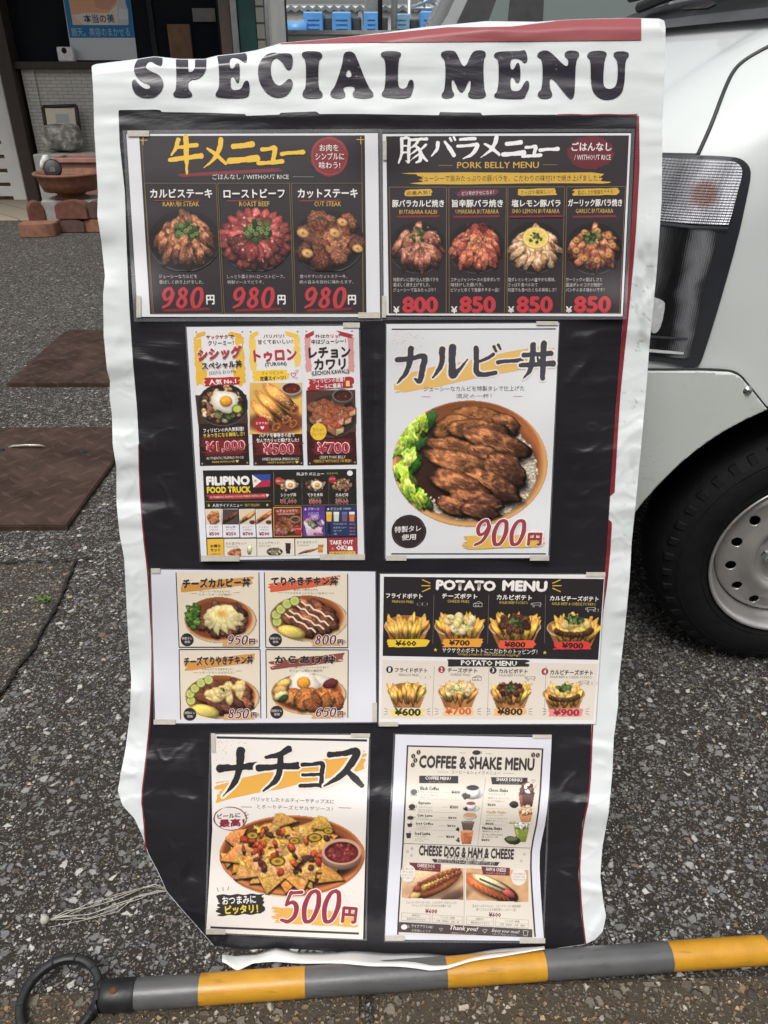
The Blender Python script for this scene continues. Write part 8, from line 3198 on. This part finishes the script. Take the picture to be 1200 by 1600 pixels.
cv.blob(265, 378, 28, 22, (158, 74, 62), -27)
for k in range(10):
    cv.blob(330 + k * 20, 340 - k * 8, 9, 6, (100, 70, 50), 30, seed=k + 40)
cv.blob(760, 370, 200, 62, (194, 108, 66), 24, shade=.35, rough=.04, tex=.12, gloss=.3)
cv.blob(760, 340, 150, 32, (232, 214, 170), 24, shade=.2, rough=.1, tex=.15)
cv.blob(880, 412, 60, 24, (176, 84, 78), 30, tex=.1)
for k in range(12):
    cv.blob(690 + k * 14, 316 + k * 6, 11, 6, (74, 76, 60), 40, seed=k + 60)
for k in range(8):
    cv.stroke([(640 + k * 32, 348 + k * 12), (660 + k * 32, 392 + k * 11)], 6, (150, 78, 48))
band = (cv.X > sh.p(577, 0)[0]) & (cv.X < sh.p(592, 0)[0])
slope = (cv.Y - sh.p(0, 225)[1]) - (cv.X - sh.p(162, 0)[0]) * .035
cv.m *= (~band) & (slope > 0) & (slope < 218 * sh.s)
cv.put()
sh.line(584, 235, 578, 618, 2.5, (150, 142, 134))
sh.quadc([(212, 204), (424, 214), (420, 268), (232, 254)], (110, 60, 66))
sh.T("CHEESE DOG", (264, 214, 382, 238), (226, 214, 206), .03, 3)
sh.T("チーズドッグ", (278, 242, 368, 256), (206, 190, 184), .016, 3)
sh.quadc([(694, 230), (886, 240), (884, 294), (706, 284)], (110, 60, 66))
sh.T("HAM & CHEESE", (726, 240, 860, 264), (226, 214, 206), .03, 3)
sh.T("ハムチーズドッグ", (728, 270, 856, 284), (206, 190, 184), .016, 3)
for x, y, t in ((205, 278, ("とろ～り", "チーズと", "ジューシー", "ソーセージ")), (946, 300, ("ハムの旨みと", "とろけるチーズの", "ベストマッチ"))):
    sh.disc(x, y, 53, 60, (224, 216, 206))
    sh.disc(x, y, 53, 60, (110, 100, 98), 0, 2, ring=.03)
    for k, q in enumerate(t):
        w = min(42, 9 * len(q))
        y0 = y - 10 * len(t) + 20 * k
        sh.T(q, (x - w, y0 + 3, x + w, y0 + 17), (90, 80, 78), .014, 2)
sh.lines([("ジューシーなソーセージに、とろけるチーズをたっぷり！", 190, 462, 532, 482), ("ケチャップとマヨネーズをかけた定番の一品！", 228, 484, 492, 504), ("旨みたっぷりのハムと、とろ～りチーズの相性抜群！", 636, 486, 962, 506), ("食べごたえのある満足感たっぷりの一品！", 660, 510, 928, 530)], (100, 90, 86), .012)
sh.T("¥600", (318, 514, 400, 546), (140, 62, 76), .04, 2)
sh.T("¥600", (744, 538, 826, 570), (110, 56, 70), .04, 2)
for q, t in ((((162, 540), (352, 552), (350, 604), (158, 592)), ("具材だけ", "単品注文もできます")), (((368, 554), (568, 566), (566, 618), (366, 606)), ("アレルギー物質", "小麦　乳成分　大豆　卵")), (((596, 562), (776, 574), (774, 630), (594, 616)), ("具材だけ", "単品注文もできます")), (((792, 576), (1010, 590), (1008, 644), (790, 630)), ("アレルギー物質", "小麦　乳成分　大豆　豚肉"))):
    hframe(sh, q, (150, 140, 134), 2)
    mx, my = (q[0][0] + q[1][0]) / 2, (q[0][1] + q[2][1]) / 2
    sh.line(q[0][0], (q[0][1] + q[3][1]) / 2, q[1][0], (q[1][1] + q[2][1]) / 2, 1.6, (170, 160, 152))
    for k, tx in enumerate(t):
        w = 7 * len(tx)
        sh.T(tx, (mx - w, my - 20 + 26 * k, mx + w, my - 6 + 26 * k), (100, 90, 86), .012, 3.4)
sh.quadc([(144, 602), (1036, 652), (1036, 706), (140, 670)], (74, 66, 68))
sh.disc(178, 636, 22, 18, (226, 220, 214))
sh.disc(202, 634, 10, 9, (226, 220, 214), 0, 1, ring=.3)
sh.T("テイクアウトOK！", (226, 622, 372, 644), (226, 220, 214), .02, 3)
sh.T("お気軽にどうぞ", (228, 654, 355, 670), (206, 198, 192), .014, 3)
sh.T("♡", (412, 642, 438, 664), (206, 198, 192), .01)
sh.T("Thank you!", (480, 630, 670, 668), (232, 226, 220), .02, 3, .25)
sh.T("ご来店ありがとうございます", (484, 674, 660, 688), (190, 182, 178), .012, 3)
sh.T("♡", (702, 650, 734, 678), (206, 198, 192), .01)
sh.T("Enjoy your meal!", (766, 652, 950, 682), (220, 212, 206), .01, 3, .25)
sh.T("ごゆっくりお楽しみください", (768, 682, 930, 694), (190, 182, 178), .012, 3)
hframe(sh, ((974, 660), (1008, 662), (1002, 696), (980, 694)), (220, 212, 206), 2.4)
finish(sh, "coffee", "portrait sheet with a dark frame headed COFFEE AND SHAKE MENU", [(832, 1148, 30, 6), (602, 1462, 30, 8), (812, 1466, 40, 8)], 2.0)
